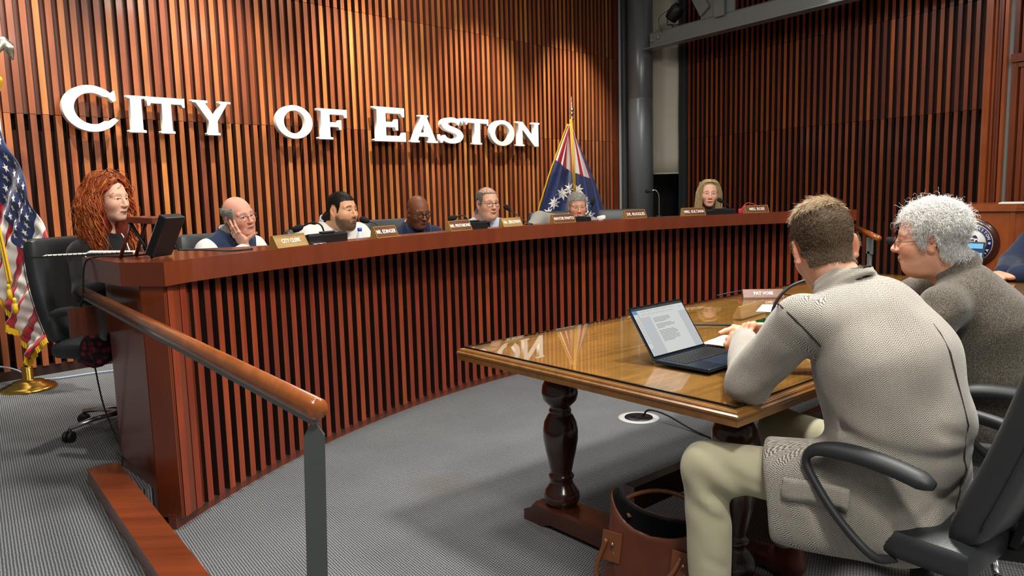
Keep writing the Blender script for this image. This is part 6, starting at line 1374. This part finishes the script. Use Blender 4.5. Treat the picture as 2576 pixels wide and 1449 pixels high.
rb = MB(); p = on_dais(109.3, .115); rb.tube(spline([p+Vector((0, 0, .004)), p+Vector((.02, 0, .05)), p+Vector((.06, .01, .085)), p+Vector((.11, .0, .08)), p+Vector((.14, 0, .06))], 5), .011, 8, flat=.4); rb.box(p+Vector((.0, -.01, .02)), (.04, .02, .04), None, .006)
tag(rb.obj('red_ribbon', plain('red_satin', '#c9203a', .5)), 'small red ribbon sticking out behind the MRS. ROSE name plate', 'ribbon')
M_cons = plain('console_plastic', '#17191b', .4); M_cons2 = plain('console_grey_buttons', '#2c2f32', .5)
def console(q, back, turn, label, stem=None, w_=.25, ht=.75):
    o = empty('conference_console', on_dais(q, back), R(q-90+turn), label, 'console'); a = MB()
    V = [(-w_/2, -.055, 0), (w_/2, -.055, 0), (w_/2, .055, 0), (-w_/2, .055, 0), (-w_/2+.006, -.048, .072), (w_/2-.006, -.048, .072), (w_/2-.01, .05, .030), (-w_/2+.01, .05, .030), (-w_/2+.004, -.058, .055), (w_/2-.004, -.058, .055)]
    a.add([(x, y, z*ht) for x, y, z in V], [(0, 3, 2, 1), (0, 1, 9, 8), (8, 9, 5, 4), (4, 5, 6, 7), (2, 3, 7, 6), (1, 2, 6, 5, 9), (3, 0, 8, 4, 7)]); a.obj('housing', M_cons, o)
    b = MB(); b.box((0, -.046, .076*ht), (w_*.34, .022, .010), None, .003); b.obj('display', M_cons2, o)
    for i in range(4): b = MB(); b.box((-.03+i*.02, -.025, .060*ht), (.014, .012, .006), None, .002); b.obj('button', M_cons2, o)
    for s_ in (-1, 1): b = MB(); b.box((s_*w_*.33, .0, .0525*ht), (w_*.26, .06, .004), Matrix.Rotation(R(-23*ht), 4, 'X')); b.obj('speaker_grille', M_cons2, o)
    if stem:
        stem = [Matrix.Rotation(-R(q-90+turn), 3, 'Z') @ Vector(p) for p in stem]
        b = MB(); b.tube(spline([Vector(p) for p in stem], 8), .0045, 8); b.obj('gooseneck', M_black, o)
        e = Vector(stem[-1]); d = (e-Vector(stem[-2])).normalized(); b = MB(); b.tube([e-d*.005, e+d*.005, e+d*.03, e+d*.05, e+d*.056], [.007, .015, .019, .016, .008], 12); b.obj('foam_windscreen', bpy.data.materials['black_foam'], o)
    return o
console(155.2, .12, 0, 'black conference console with microphone right of the CITY CLERK plate', [(.02, .02, .045), (.005, .0, .095), (-.04, 0, .108), (-.095, 0, .088)], .33)
console(141.0, .115, 0, 'black conference console half hidden behind the MR. PINTABONE plate', [(-.01, .0, .045), (-.02, .0, .08), (-.05, .0, .095), (-.085, .0, .085)], .25)
console(128.8, .115, 0, 'black conference console beside the MAYOR PANTO plate', [(.05, .0, .02), (.10, .0, .06), (.125, .0, .10), (.13, .0, .125)], .23, .5)
console(112.2, .115, 0, 'long black conference console between the MRS. SULTANA and MRS. ROSE plates', [(.13, .0, .03), (.13, .0, .05), (.10, .0, .085), (.065, .0, .105)], .32, .62)
def gmic(q, back, turn, label, stem, kind=M_black):
    o = empty('gooseneck_microphone', on_dais(q, back), 0, label, 'microphone'); b = MB(); b.lathe([(.028, 0), (.028, .006), (.012, .012)], (0, 0, 0), 14); b.obj('base', M_black, o)
    b = MB(); b.tube(spline([Vector(p) for p in stem], 8), .004, 8); b.obj('stem', kind, o); e = Vector(stem[-1]); d = (e-Vector(stem[-2])).normalized(); b = MB(); b.tube([e-d*.005, e+d*.005, e+d*.03, e+d*.05, e+d*.056], [.007, .015, .019, .016, .008], 12); b.obj('foam_windscreen', bpy.data.materials['black_foam'], o); return o
gmic(149.6, .115, 10, 'black gooseneck microphone reaching towards the bearded man', [(0, 0, .01), (-.015, 0, .045), (-.05, 0, .080), (-.088, 0, .092)])
gmic(134.3, .11, 20, 'black gooseneck microphone right of the Mr. BROWN plate', [(0, 0, .01), (-.035, 0, .03), (-.09, 0, .075), (-.138, 0, .112)])
gmic(118.9, .11, 20, 'slender chrome gooseneck microphone standing between the DR. RUGGLES and MRS. SULTANA plates', [(0, 0, .01), (0, .0, .10), (-.004, .0, .185), (-.03, .0, .222), (-.062, .0, .220)], M_chrome)
M_cap = plain('blue_bottle_cap', '#2b62c4', .4); 
def bottlemat():
    m, nt, b = nmat('clear_bottle_plastic'); b.inputs['Base Color'].default_value = (.85, .9, .95, 1); b.inputs['Roughness'].default_value = .1; b.inputs['Alpha'].default_value = .45; return m
M_btl = bottlemat(); M_lbl = plain('bottle_label', '#c9d6ea', .6)
for q, bk_, lab in ((148.0, .45, 'water bottle with a blue cap right of the MR. EDINGER plate'), (145.3, .45, 'water bottle with a blue cap in front of the navy suit'), (139.2, .45, 'water bottle with a blue cap in front of the light blue shirt'), (132.9, .45, 'water bottle with a blue cap left of the MAYOR PANTO plate')):
    o = empty('water_bottle', on_dais(q, bk_, .90), 0, lab, 'bottle', None); b = MB(); H_ = ZC-.90+.035
    b.lathe([(.028, 0), (.031, .01), (.031, H_-.09), (.027, H_-.06), (.014, H_-.025), (.012, H_-.012)], (0, 0, 0), 16); b.obj('body', M_btl, o); b = MB(); b.lathe([(.0312, .08), (.0316, .085), (.0316, .13), (.0312, .135)], (0, 0, 0), 16); b.obj('label', M_lbl, o); b = MB(); b.lathe([(.0145, H_-.014), (.0150, H_-.002), (.0145, H_+.006), (.010, H_+.008)], (0, 0, 0), 16); b.obj('cap', M_cap, o)
paper('paper_sheet', tuple(on_dais(156.2, .11))[:2], .10, .15, R(70), ZC+.001, 'small white paper slip beside the CITY CLERK name plate', False)
t_ = MB(); V, F = rbox((.07, .05, .035), .012, 4, lambda x, y, z: (x+.004*math.sin(60*y+40*z), y+.004*math.sin(70*x), z+.004*math.sin(80*x+50*y)+.018)); t_.add(V, F, True); o = t_.obj('paper_tissue', M_paper); o.location = on_dais(126.0, .09); tag(o, 'crumpled white tissue on the dais right of the mayor\'s console', 'tissue')
# spiral bound notebook, desk screen with its wooden stand and cables
nbk = empty('spiral_notebook', (-2.02, 3.64, ZC), R(22), 'open spiral bound notebook lying on the counter end by the red haired woman', 'notebook'); a = MB(); a.box((.03, .02, .004), (.40, .14, .006)); a.obj('pages', M_paper, nbk); a = MB(); a.box((.12, .025, .009), (.21, .13, .004), Matrix.Rotation(R(3), 4, 'Y')); a.obj('loose_page', M_paper, nbk)
a = MB(); a.box((0, -.050, .004), (.42, .014, .0085)); a.obj('cover', M_black, nbk)
for i in range(18): a = MB(); x = -.165+i*.0205; a.tube([Vector((x, -.052+.0065*math.cos(t), .006+.0065*math.sin(t))) for t in np.linspace(.5, 5.8, 9)], .0013, 5); a.obj('ring', M_black, nbk)
ds = empty('desk_screen', (-1.53, 3.36, ZC), R(-12), 'small black desk screen on a folding wooden stand at the counter corner', 'monitor')   # faces +Y
a = MB(); Md = Matrix.Rotation(R(27), 4, 'Y'); ctr = Vector((.03, 0, .098)); a.box(ctr, (.040, .135, .19), Md, .006); a.obj('display_housing', M_black, ds); a = MB(); a.box(ctr+Vector((-.075, 0, .068)), (.125, .125, .026), Matrix.Rotation(R(4), 4, 'Y'), .002); a.obj('wooden_top', M_slat_dark, ds)
a = MB(); a.tube([(-.10, -.05, .155), (-.165, -.05, .004)], .010, 4); a.obj('stand_leg', M_slat_dark, ds); a = MB(); a.tube([(-.10, -.05, .155), (-.005, -.05, .004)], .009, 4); a.obj('stand_leg', M_black, ds); a = MB(); a.tube([(-.10, .05, .155), (-.165, .05, .004)], .010, 4); a.obj('stand_leg', M_slat_dark, ds)
a = MB(); a.box(ctr+Vector((-.026, 0, .0)), (.004, .115, .15), Md); a.obj('label_sheet', M_paper, ds)
cable('desk_cable', [(-1.62, 3.46, ZC+.01), (-1.75, 3.46, ZC+.004), (-1.86, 3.43, ZC+.004), (-1.905, 3.425, ZC-.03), (-1.925, 3.425, ZC-.17), (-1.95, 3.44, .90), (-1.93, 3.46, .72), (-1.92, 3.50, .45), (-1.86, 3.50, .24), (-1.83, 3.44, HP+.01)], .004, 'thin black cable hanging down over the counter end')
cable('desk_cable', [(-1.47, 3.40, ZC+.03), (-1.42, 3.50, ZC+.022), (-1.33, 3.62, ZC+.006), (-1.25, 3.72, ZC+.005)], .0045, 'black cable running from the desk screen along the counter top')
# patterned bag or scarf under the counter end, and a black shoulder bag
sc_ = MB(); V, F = rbox((.17, .15, .17), .06, 6, lambda x, y, z: (x+.012*math.sin(34*z+20*y), y+.012*math.sin(30*x), z+.012*math.sin(40*x+20*y))); sc_.add(V, F, True)
def plaid():
    m, nt, b = nmat('red_floral_scarf'); tc = node(nt, 'ShaderNodeTexCoord'); v = node(nt, 'ShaderNodeTexVoronoi', Scale=32.0); nt.links.new(tc.outputs['Object'], v.inputs['Vector']); cr = node(nt, 'ShaderNodeValToRGB'); e = cr.color_ramp.elements; e[0].color = (*lin('#b21d3c'), 1); e[1].position = .5; e[1].color = (*lin('#1c0a10'), 1); x = cr.color_ramp.elements.new(.25); x.color = (*lin('#7a1a34'), 1)
    nt.links.new(v.outputs['Distance'], cr.inputs[0]); nt.links.new(cr.outputs[0], b.inputs['Base Color']); b.inputs['Roughness'].default_value = .9; return m
o = sc_.obj('scarf', plaid()); o.location = (-2.00, 3.66, .70); o.rotation_euler = (0, 0, .5); tag(o, 'dark red patterned scarf bundled on the lap under the counter end', 'scarf')

# ================================================================== flags
def flagmat(name, fn): return plain(name, fn, .55, sheen=.3)
M_red = plain('red_flag_nylon', '#b3182b', .5, sheen=.3); M_wht = plain('white_flag_nylon', '#e6e2da', .5, sheen=.3); M_blu = plain('blue_flag_nylon', '#27325f', .5, sheen=.3); M_gold = plain('gold_fringe', '#e2b41c', .6); M_bpole = plain('brown_flag_pole', '#6b3d1e', .35, coat=.4); M_gilt = plain('gilt_metal', '#c9a44c', .22, 1.0); M_silv = plain('pale_gilt_metal', '#d6d0bb', .25, 1.0)
def sheet(name, pos, nu, nv, pick, mats, parent):
    """cloth surface over (u, v) with a material chosen per cell"""
    V = [pos(i/nu, j/nv) for j in range(nv+1) for i in range(nu+1)]; F = []; mi = []
    for j in range(nv):
        for i in range(nu): q = j*(nu+1)+i; F.append((q, q+1, q+nu+2, q+nu+1)); mi.append(pick((i+.5)/nu, (j+.5)/nv))
    me = mesh_from(name, V, np.array(F), mats, True, mi); o = attach(link(name, me), parent); s_ = o.modifiers.new('thickness', 'SOLIDIFY'); s_.thickness = .003; s_.offset = 0; return o
def starpts(n, r0, r1, rot=0): return [((r0 if k % 2 == 0 else r1)*math.sin(math.pi*k/n+rot), (r0 if k % 2 == 0 else r1)*math.cos(math.pi*k/n+rot)) for k in range(2*n)]
def on_sheet(name, pos, items, du, dv, parent, mt, off):
    for u, v, pts in items:
        V = [pos(u, v)+off]+[pos(u+a*du, v+b_*dv)+off for a, b_ in pts]; n = len(pts); F = [(0, 1+k, 1+(k+1) % n) for k in range(n)]; attach(link(name, mesh_from(name, V, F, mt)), parent)
# national flag on a pole with an eagle at the left edge of the picture
FX = Vector((.985, -.17, 0)); FZ = Vector((0, 0, 1)); FN = Vector((-.17, -.985, 0))
fb = Vector((-3.265, 5.06, HP)); usf = empty('flag', (fb.x, fb.y, HP), 0, 'american flag with gold fringe on a pole topped by an eagle', 'flag')
a = MB(); a.lathe([(.17, 0), (.17, .012), (.155, .022), (.13, .026), (.125, .036), (.10, .040), (.095, .052), (.045, .058), (.034, .065), (.034, .15), (.026, .155)], tuple(fb), 32); attach(a.obj('base', M_gilt), usf)
a = MB(); a.tube([fb+Vector((0, 0, .06)), fb+Vector((-.005, 0, 2.06))], .0145, 12); attach(a.obj('pole', M_bpole), usf)
a = MB(); t0 = fb+Vector((-.005, 0, 2.06)); a.lathe([(.017, 0), (.022, .01), (.017, .03), (.026, .045), (.017, .06)], tuple(t0), 14); attach(a.obj('finial_socket', M_silv), usf)
F = Field((-.14, -.12, -.02), (.14, .12, .20), .005); F.ell((0, 0, .07), (.028, .030, .055), .02); F.ell((.014, 0, .135), (.020, .018, .022), .015); F.cap((.03, 0, .135), (.045, 0, .122), .008, .004, .006)
for y in (-1, 1): F.chain([(0, y*.02, .09), (-.01, y*.060, .15), (-.012, y*.092, .12), (-.012, y*.105, .05)], [.024, .036, .032, .010], .012, flat=((1, 0, 0), .5))
F.cap((-.02, 0, .04), (-.03, 0, -.005), .018, .022, .01, flat=((1, 0, 0), .5)); V, Q = F.surf(); V = xf(frame(t0+Vector((0, 0, .055)), R(-60)), V); attach(link('eagle', mesh_from('eagle', V, Q, M_silv, True)), usf)
# u runs down the hoist side that falls to the right, v along the stripes to the lower left
def usp(u, v):
    h = np.array
    P0 = fb+FZ*1.86+FX*.0; e = 1.0
    hx = .47*u**.80; hz = -1.28*u
    vx = -.34*v*(.75+.25*u); vz = -(.90-.54*u)*v-.08*math.sin(v*2)*(1-u)
    fold = .035*math.sin(u*19+v*2.5)*min(1, u*5)*(.55+.45*v)+.020*math.sin(u*41+v*7)*min(1, v*3+.2)+.006*math.sin(v*46+u*30)
    return P0+FX*(hx+vx+.02*math.sin(u*19+v*2.5+1))+FZ*(hz+vz)+FN*(.10+fold)
QC = .42
us = sheet('cloth', usp, 78, 60, lambda u, v: 2 if (u < 7/13 and v < QC) else (0 if int(u*13) % 2 == 0 else 1), [M_red, M_wht, M_blu], usf)
items = []
for r_ in range(9):
    nn_ = 6 if r_ % 2 == 0 else 5
    for c_ in range(nn_):
        items.append(((.5+r_)/9*(7/13)*.96+.008, QC*((c_+.5+(0 if nn_ == 6 else .5))/6), starpts(5, 1, .40, .3)))
on_sheet('star', usp, items, .0205, .0255, usf, M_wht, FN*.0045)
def fringe(name, path, nrm, parent, ln=.045):
    V = []; F = []; P = path
    for i, (p, d) in enumerate(P): V += [p, p+d*ln*(1+.12*math.sin(i*2.1))]
    F = [(2*i, 2*i+1, 2*i+3, 2*i+2) for i in range(len(P)-1)]; o = attach(link(name, mesh_from(name, V, F, M_gold, False)), parent); s_ = o.modifiers.new('thickness', 'SOLIDIFY'); s_.thickness = .006; return o
fringe('fringe', [(usp(u, 1.0)+FN*.003*math.sin(u*300), Vector((0, 0, -1))) for u in np.linspace(0, 1, 120)], FN, usf); fringe('fringe', [(usp(1.0, v)+FN*.003*math.sin(v*300), (FX*.35-FZ*.9).normalized()) for v in np.linspace(.55, 1, 60)], FN, usf, .035)
a = MB(); V, Fq = rbox((.085, .075, .12), .03, 5, lambda x, y, z: (x+.010*math.sin(60*z), y+.01*math.sin(50*x+40*z), z)); a.add([Vector(v)+t0+FN*.03+FX*.01+Vector((0, 0, -.06)) for v in V], Fq, True); attach(a.obj('gold_bow', M_gold), usf)
def cord(parent, P, tass, r=.008):
    for off in (0, .022):
        a = MB(); a.tube(spline([p+FX*off*k for p, k in zip(P, np.linspace(.3, 1, len(P)))], 8), r, 8); attach(a.obj('cord', M_gold), parent)
    for i in range(2):
        b = P[-1]+FX*(.03*i)+FZ*(-.09*i); a = MB(); a.lathe([(.005, .0), (.012, -.010), (.013, -.024), (.008, -.032), (.013, -.04), (.016, -.07), (.017, -.10), (.0, -.10)], tuple(b), 14); attach(a.obj('tassel', M_gold), parent)
cord(usf, [t0+FN*.16+FX*.0+FZ*(-.05), fb+FN*.21+FX*.03+FZ*1.55, fb+FN*.22+FX*.09+FZ*1.15, fb+FN*.22+FX*.12+FZ*.90, fb+FN*.22+FX*.135+FZ*.74], None)
cable('wall_cable', [(-3.9, 4.9, HP+.25), (-3.5, 5.2, HP+.12), (-3.30, 5.25, HP+.02), (-3.0, 5.45, HP+.012), (-2.7, 5.58, HP+.012), (-2.5, 5.65, HP+.012)], .006, 'pale blue cable lying along the wall behind the flag base', plain('pale_blue_cable', '#9fb4cc', .5))
# city flag behind the grey haired man
GX = Vector((.93, -.37, 0)).normalized(); GN = Vector((-.37, -.93, 0)).normalized()
gb = Vector((.70, 8.55, HP)); cf = empty('flag', (gb.x, gb.y, HP), 0, 'blue flag with eight pointed white stars and a striped canton behind the dais', 'flag')
a = MB(); a.lathe([(.17, 0), (.17, .02), (.12, .04), (.03, .07), (.03, .15)], tuple(gb), 28); attach(a.obj('base', M_gilt), cf); a = MB(); a.tube([gb+Vector((0, 0, .06)), gb+Vector((0, 0, 1.98))], .0145, 12); attach(a.obj('pole', M_bpole), cf)
a = MB(); t1 = gb+Vector((0, 0, 1.98)); a.lathe([(.018, 0), (.024, .01), (.014, .03), (.018, .06), (.026, .07), (.014, .085), (.022, .10), (.024, .115), (.016, .14), (.006, .20), (.002, .26)], tuple(t1), 14); attach(a.obj('spear_finial', M_silv), cf)
def ctp(u, v):
    """u from the fringed edge across to the far edge, v from the pole top down"""
    sp_ = v**.92; xl, xr = -.39*sp_-.005, .42*sp_**.95+.005; x = xl+(xr-xl)*u; z = -1.02*v-.03*math.sin(u*math.pi)*v
    fo = (.050*math.sin(u*10.5+v*1.3)+.022*math.sin(u*23+v*3))*min(1, v*2)
    return gb+FZ*(1.935+z)+GX*(x+.02*math.sin(u*10.5+v))+GN*(.09+fo)
def cpick(u, v):
    lim = .37+.22*u
    if v < lim and u < .93: return 0 if int((u*1.05+.0)*9+.5) % 2 else 1
    return 2
sheet('cloth', ctp, 144, 180, cpick, [M_red, M_wht, M_blu], cf)
st8 = starpts(8, 1, .48, .2); items = [(.135, .93, st8), (.20, .815, st8), (.335, .715, st8), (.47, .665, st8), (.60, .68, st8), (.72, .815, st8), (.745, .945, st8), (.09, 1.0, st8)]
for u, v, p in items[:-1]:
    sc2 = 1/max(.25, v); V = [ctp(u, v)+GN*.009]+[ctp(u+a*.092*sc2, min(1.0, v+b_*.074))+GN*.008 for a, b_ in p]; attach(link('star', mesh_from('star', V, [(0, 1+k, 1+(k+1) % 16) for k in range(16)], M_wht)), cf)
a = MB(); a.tube([ctp(0, v)-GX*.012+GN*.004 for v in np.linspace(.0, 1, 30)], .016, 6, flat=.5); attach(a.obj('fringe', M_gold), cf)
for off in (0, .018): a = MB(); a.tube([t1+GN*.13+GX*(.02+off), gb+GN*.20+GX*(.06+off)+FZ*1.55, gb+GN*.20+GX*(.075+off)+FZ*1.1], .007, 8); attach(a.obj('cord', M_gold), cf)

# ================================================================== lectern with the city seal
LN = Vector((-.60, -.80, 0)).normalized(); LT = Vector((.80, -.60, 0)).normalized()
lc = Vector((3.62, 5.98, 0)); M_lect = wood('lectern_wood', ['#8a441c', '#8a441c'], rough=.28, axis=2, scale=3, stretch=.2, coat=.5, grain=.7); ML = Matrix((LT, -LN, FZ)).transposed().to_4x4()
lect = empty('lectern', (lc.x, lc.y, 0), 0, 'wooden lectern bearing a round city seal at the right of the room', 'lectern')
def lp(x, y, z): return lc+LT*x+LN*(-y)+FZ*z
def lpart(name, mb, mt=None): return attach(mb.obj(name, mt or M_lect), lect)
a = MB(); a.box(lp(0, .0, .585), (.46, .02, 1.13), ML); lpart('front_panel', a)
for s_ in (-1, 1):
    d = (LT*s_*.55-LN*.84).normalized() if s_ < 0 else (LT*.90-LN*.43).normalized(); L_ = .34; a = MB(); M_ = Matrix((d, d.cross(FZ)*-1, FZ)).transposed().to_4x4(); a.box(lp(s_*.23, 0, .585)+d*L_/2, (L_, .02, 1.13), M_); lpart('side_panel', a)
    b = MB(); b.box(lp(s_*.235, -.004, .585), (.03, .03, 1.13), ML); lpart('corner_post', b)
a = MB(); ps = [lp(-.26, -.035, 0), lp(.26, -.035, 0), lp(.56, .16, 0), lp(.50, .45, 0), lp(-.42, .45, 0), lp(-.44, .30, 0)]; a.prism([(p.x, p.y) for p in ps], 1.165, 1.20); a.prism([(p.x*.985+lc.x*.015, p.y*.985+lc.y*.015) for p in ps], 1.145, 1.165); lpart('top', a)
a = MB(); a.box(lp(0, -.01, .06), (.5, .06, .12), ML); lpart('plinth', a)
a = MB(); a.box(lp(.25, .12, 1.205), (.22, .28, .008), ML); tag(a.obj('paper_stack', M_paper), 'few white papers lying on top of the wooden lectern', 'paper')
Msl = Matrix((LT, FZ, LN)).transposed().to_4x4()
def disc(name, r0, r1, z0, z1, mt, seg=48, parent=None):
    b = MB(); b.lathe([(r0, z0), (r1, z0), (r1, z1), (r0, z1)] if r0 > 0 else [(r1, z0), (r1, z1)], (0, 0, 0), seg); o = b.obj(name, mt); o.matrix_world = Matrix.Translation(lp(-.03, -.012, .90)) @ Msl; return attach(o, parent or lect)
M_seal = plain('seal_backing_wood', '#3c190d', .25, coat=.5); M_snavy = plain('seal_navy', '#1c2350', .5); M_swht = plain('seal_white', '#dad8d2', .5)
b = MB(); b.lathe([(.195, 0), (.195, .012), (.185, .024), (.150, .028)], (0, 0, 0), 56); o = b.obj('seal_plaque', M_seal); o.matrix_world = Matrix.Translation(lp(-.03, -.012, .90)) @ Msl; attach(o, lect)
disc('seal_rim', 0, .150, .028, .0285, M_swht); disc('seal_band', 0, .146, .0285, .029, M_snavy); disc('seal_inner_rim', 0, .106, .029, .0295, M_swht); disc('seal_line', 0, .1035, .0295, .0298, M_snavy); disc('seal_field', 0, .1015, .0298, .0301, M_swht)
def ringtext(s, a0, a1, r, top=True, size=.030):
    for k, c in enumerate(s):
        if c == ' ': continue
        ang = R(a0+(a1-a0)*k/max(1, len(s)-1)); me = text_mesh('letter', c, size, .0003, .0006); me.materials.append(M_swht); o = link('letter', me)
        o.matrix_world = Matrix.Translation(lp(-.03, -.012, .90)) @ Msl @ Matrix.Translation((r*math.cos(ang), r*math.sin(ang), .0296)) @ Matrix.Rotation(ang-R(90) if top else ang+R(90), 4, 'Z'); attach(o, lect)
ringtext('CITY OF EASTON', 168, 18, .126); ringtext('PENNSYLVANIA', 205, 335, .126, False)
me = text_mesh('ornament', '*', .045, .0003, .0008); me.materials.append(M_swht); o = link('ornament', me); o.matrix_world = Matrix.Translation(lp(-.03, -.012, .90)) @ Msl @ Matrix.Translation((.126, -.008, .0296)); attach(o, lect)
# emblem: eagle above a shield between two horses with a ribbon below
E_ = MB(); z_ = .0303
def poly(pts, mi=0): E_.add([(x, y, z_) for x, y in pts], [tuple(range(len(pts)))])
poly([(-.024, .030), (.024, .030), (.024, -.006), (.016, -.024), (0, -.034), (-.016, -.024), (-.024, -.006)])
poly([(-.004, .040), (.004, .040), (.008, .056), (.004, .068), (-.002, .076), (-.010, .070), (-.006, .062)]); poly([(.004, .045), (.016, .060), (.034, .062), (.046, .045), (.050, .030), (.040, .038), (.030, .034), (.018, .040)]); poly([(-.004, .045), (-.016, .060), (-.034, .062), (-.046, .045), (-.050, .030), (-.040, .038), (-.030, .034), (-.018, .040)])
for s_ in (-1, 1):
    poly([(s_*x, y) for x, y in [(.028, .010), (.034, .024), (.044, .026), (.048, .014), (.056, .008), (.060, -.006), (.056, -.026), (.060, -.044), (.054, -.046), (.048, -.026), (.042, -.020), (.036, -.044), (.030, -.044), (.034, -.014)]][::s_])
poly([(-.060, -.050), (-.030, -.058), (0, -.054), (.030, -.058), (.060, -.050), (.062, -.062), (.030, -.070), (0, -.066), (-.030, -.070), (-.062, -.062)])
o = E_.obj('seal_emblem', M_snavy); o.matrix_world = Matrix.Translation(lp(-.03, -.012, .90)) @ Msl; attach(o, lect)
E2 = MB(); z_ = .0307
def poly2(pts): E2.add([(x, y, z_) for x, y in pts], [tuple(range(len(pts)))])
poly2([(-.018, .018), (.018, .018), (.018, .013), (-.018, .013)]); poly2([(-.012, .008), (.012, .008), (.006, .0), (-.006, .0)])
for i in range(3): poly2([(-.012+i*.011, -.008), (-.007+i*.011, -.008), (-.007+i*.011, -.022), (-.012+i*.011, -.022)])
o = E2.obj('shield_charges', M_swht); o.matrix_world = Matrix.Translation(lp(-.03, -.012, .90)) @ Msl; attach(o, lect)

gn = empty('gooseneck_microphone', (1.0, 2.92, TZ_), 0, 'black gooseneck microphone arching up behind the tweed shoulder', 'microphone'); a = MB(); a.lathe([(.045, 0), (.047, .01), (.03, .02), (.012, .03)], (0, 0, 0), 18); a.obj('base', M_black, gn); a = MB(); a.tube(spline([(0, 0, .02), (-.004, 0, .10), (.008, 0, .17), (.06, 0, .235), (.15, .0, .27)], 8), .0065, 8); a.obj('stem', M_black, gn); a = MB(); a.tube([(.145, 0, .269), (.155, 0, .272), (.19, 0, .28), (.22, 0, .286)], [.008, .017, .019, .012], 12); a.obj('foam_windscreen', bpy.data.materials['black_foam'], gn)
# ------------------------------------------------------------------ second laptop on the far part of the table
l2 = empty('laptop', (2.64, 4.60, TZ_), R(-48), 'dark laptop with a lit blue screen in front of the lectern', 'laptop'); a = MB(); a.box((0, -.12, .008), (.33, .23, .014), None, .004); a.obj('base', M_black, l2); Ml2 = Matrix.Translation((0, .0, .014)) @ Matrix.Rotation(-R(14), 4, 'X')
a = MB(); a.box((0, .003, .125), (.33, .008, .25), None, .003); ld = a.obj('lid', M_black, l2); ld.matrix_local = Ml2
def f2(name, x0, x1, z0, z1, mt, d): b = MB(); b.box(((x0+x1)/2, -.002-d, (z0+z1)/2), (x1-x0, .0004, z1-z0)); o = b.obj(name, mt); o.parent = ld
f2('screen', -.155, .155, .015, .240, screenmat('lit_cyan_screen', '#7cc4ee', 1.0), 0); f2('window_bar', -.155, .155, .185, .210, screenmat('lit_navy_bar', '#153a70', .9), .0006); f2('window', -.12, .10, .05, .15, screenmat('lit_pale_window', '#d4e6f4', 1.0), .0006)
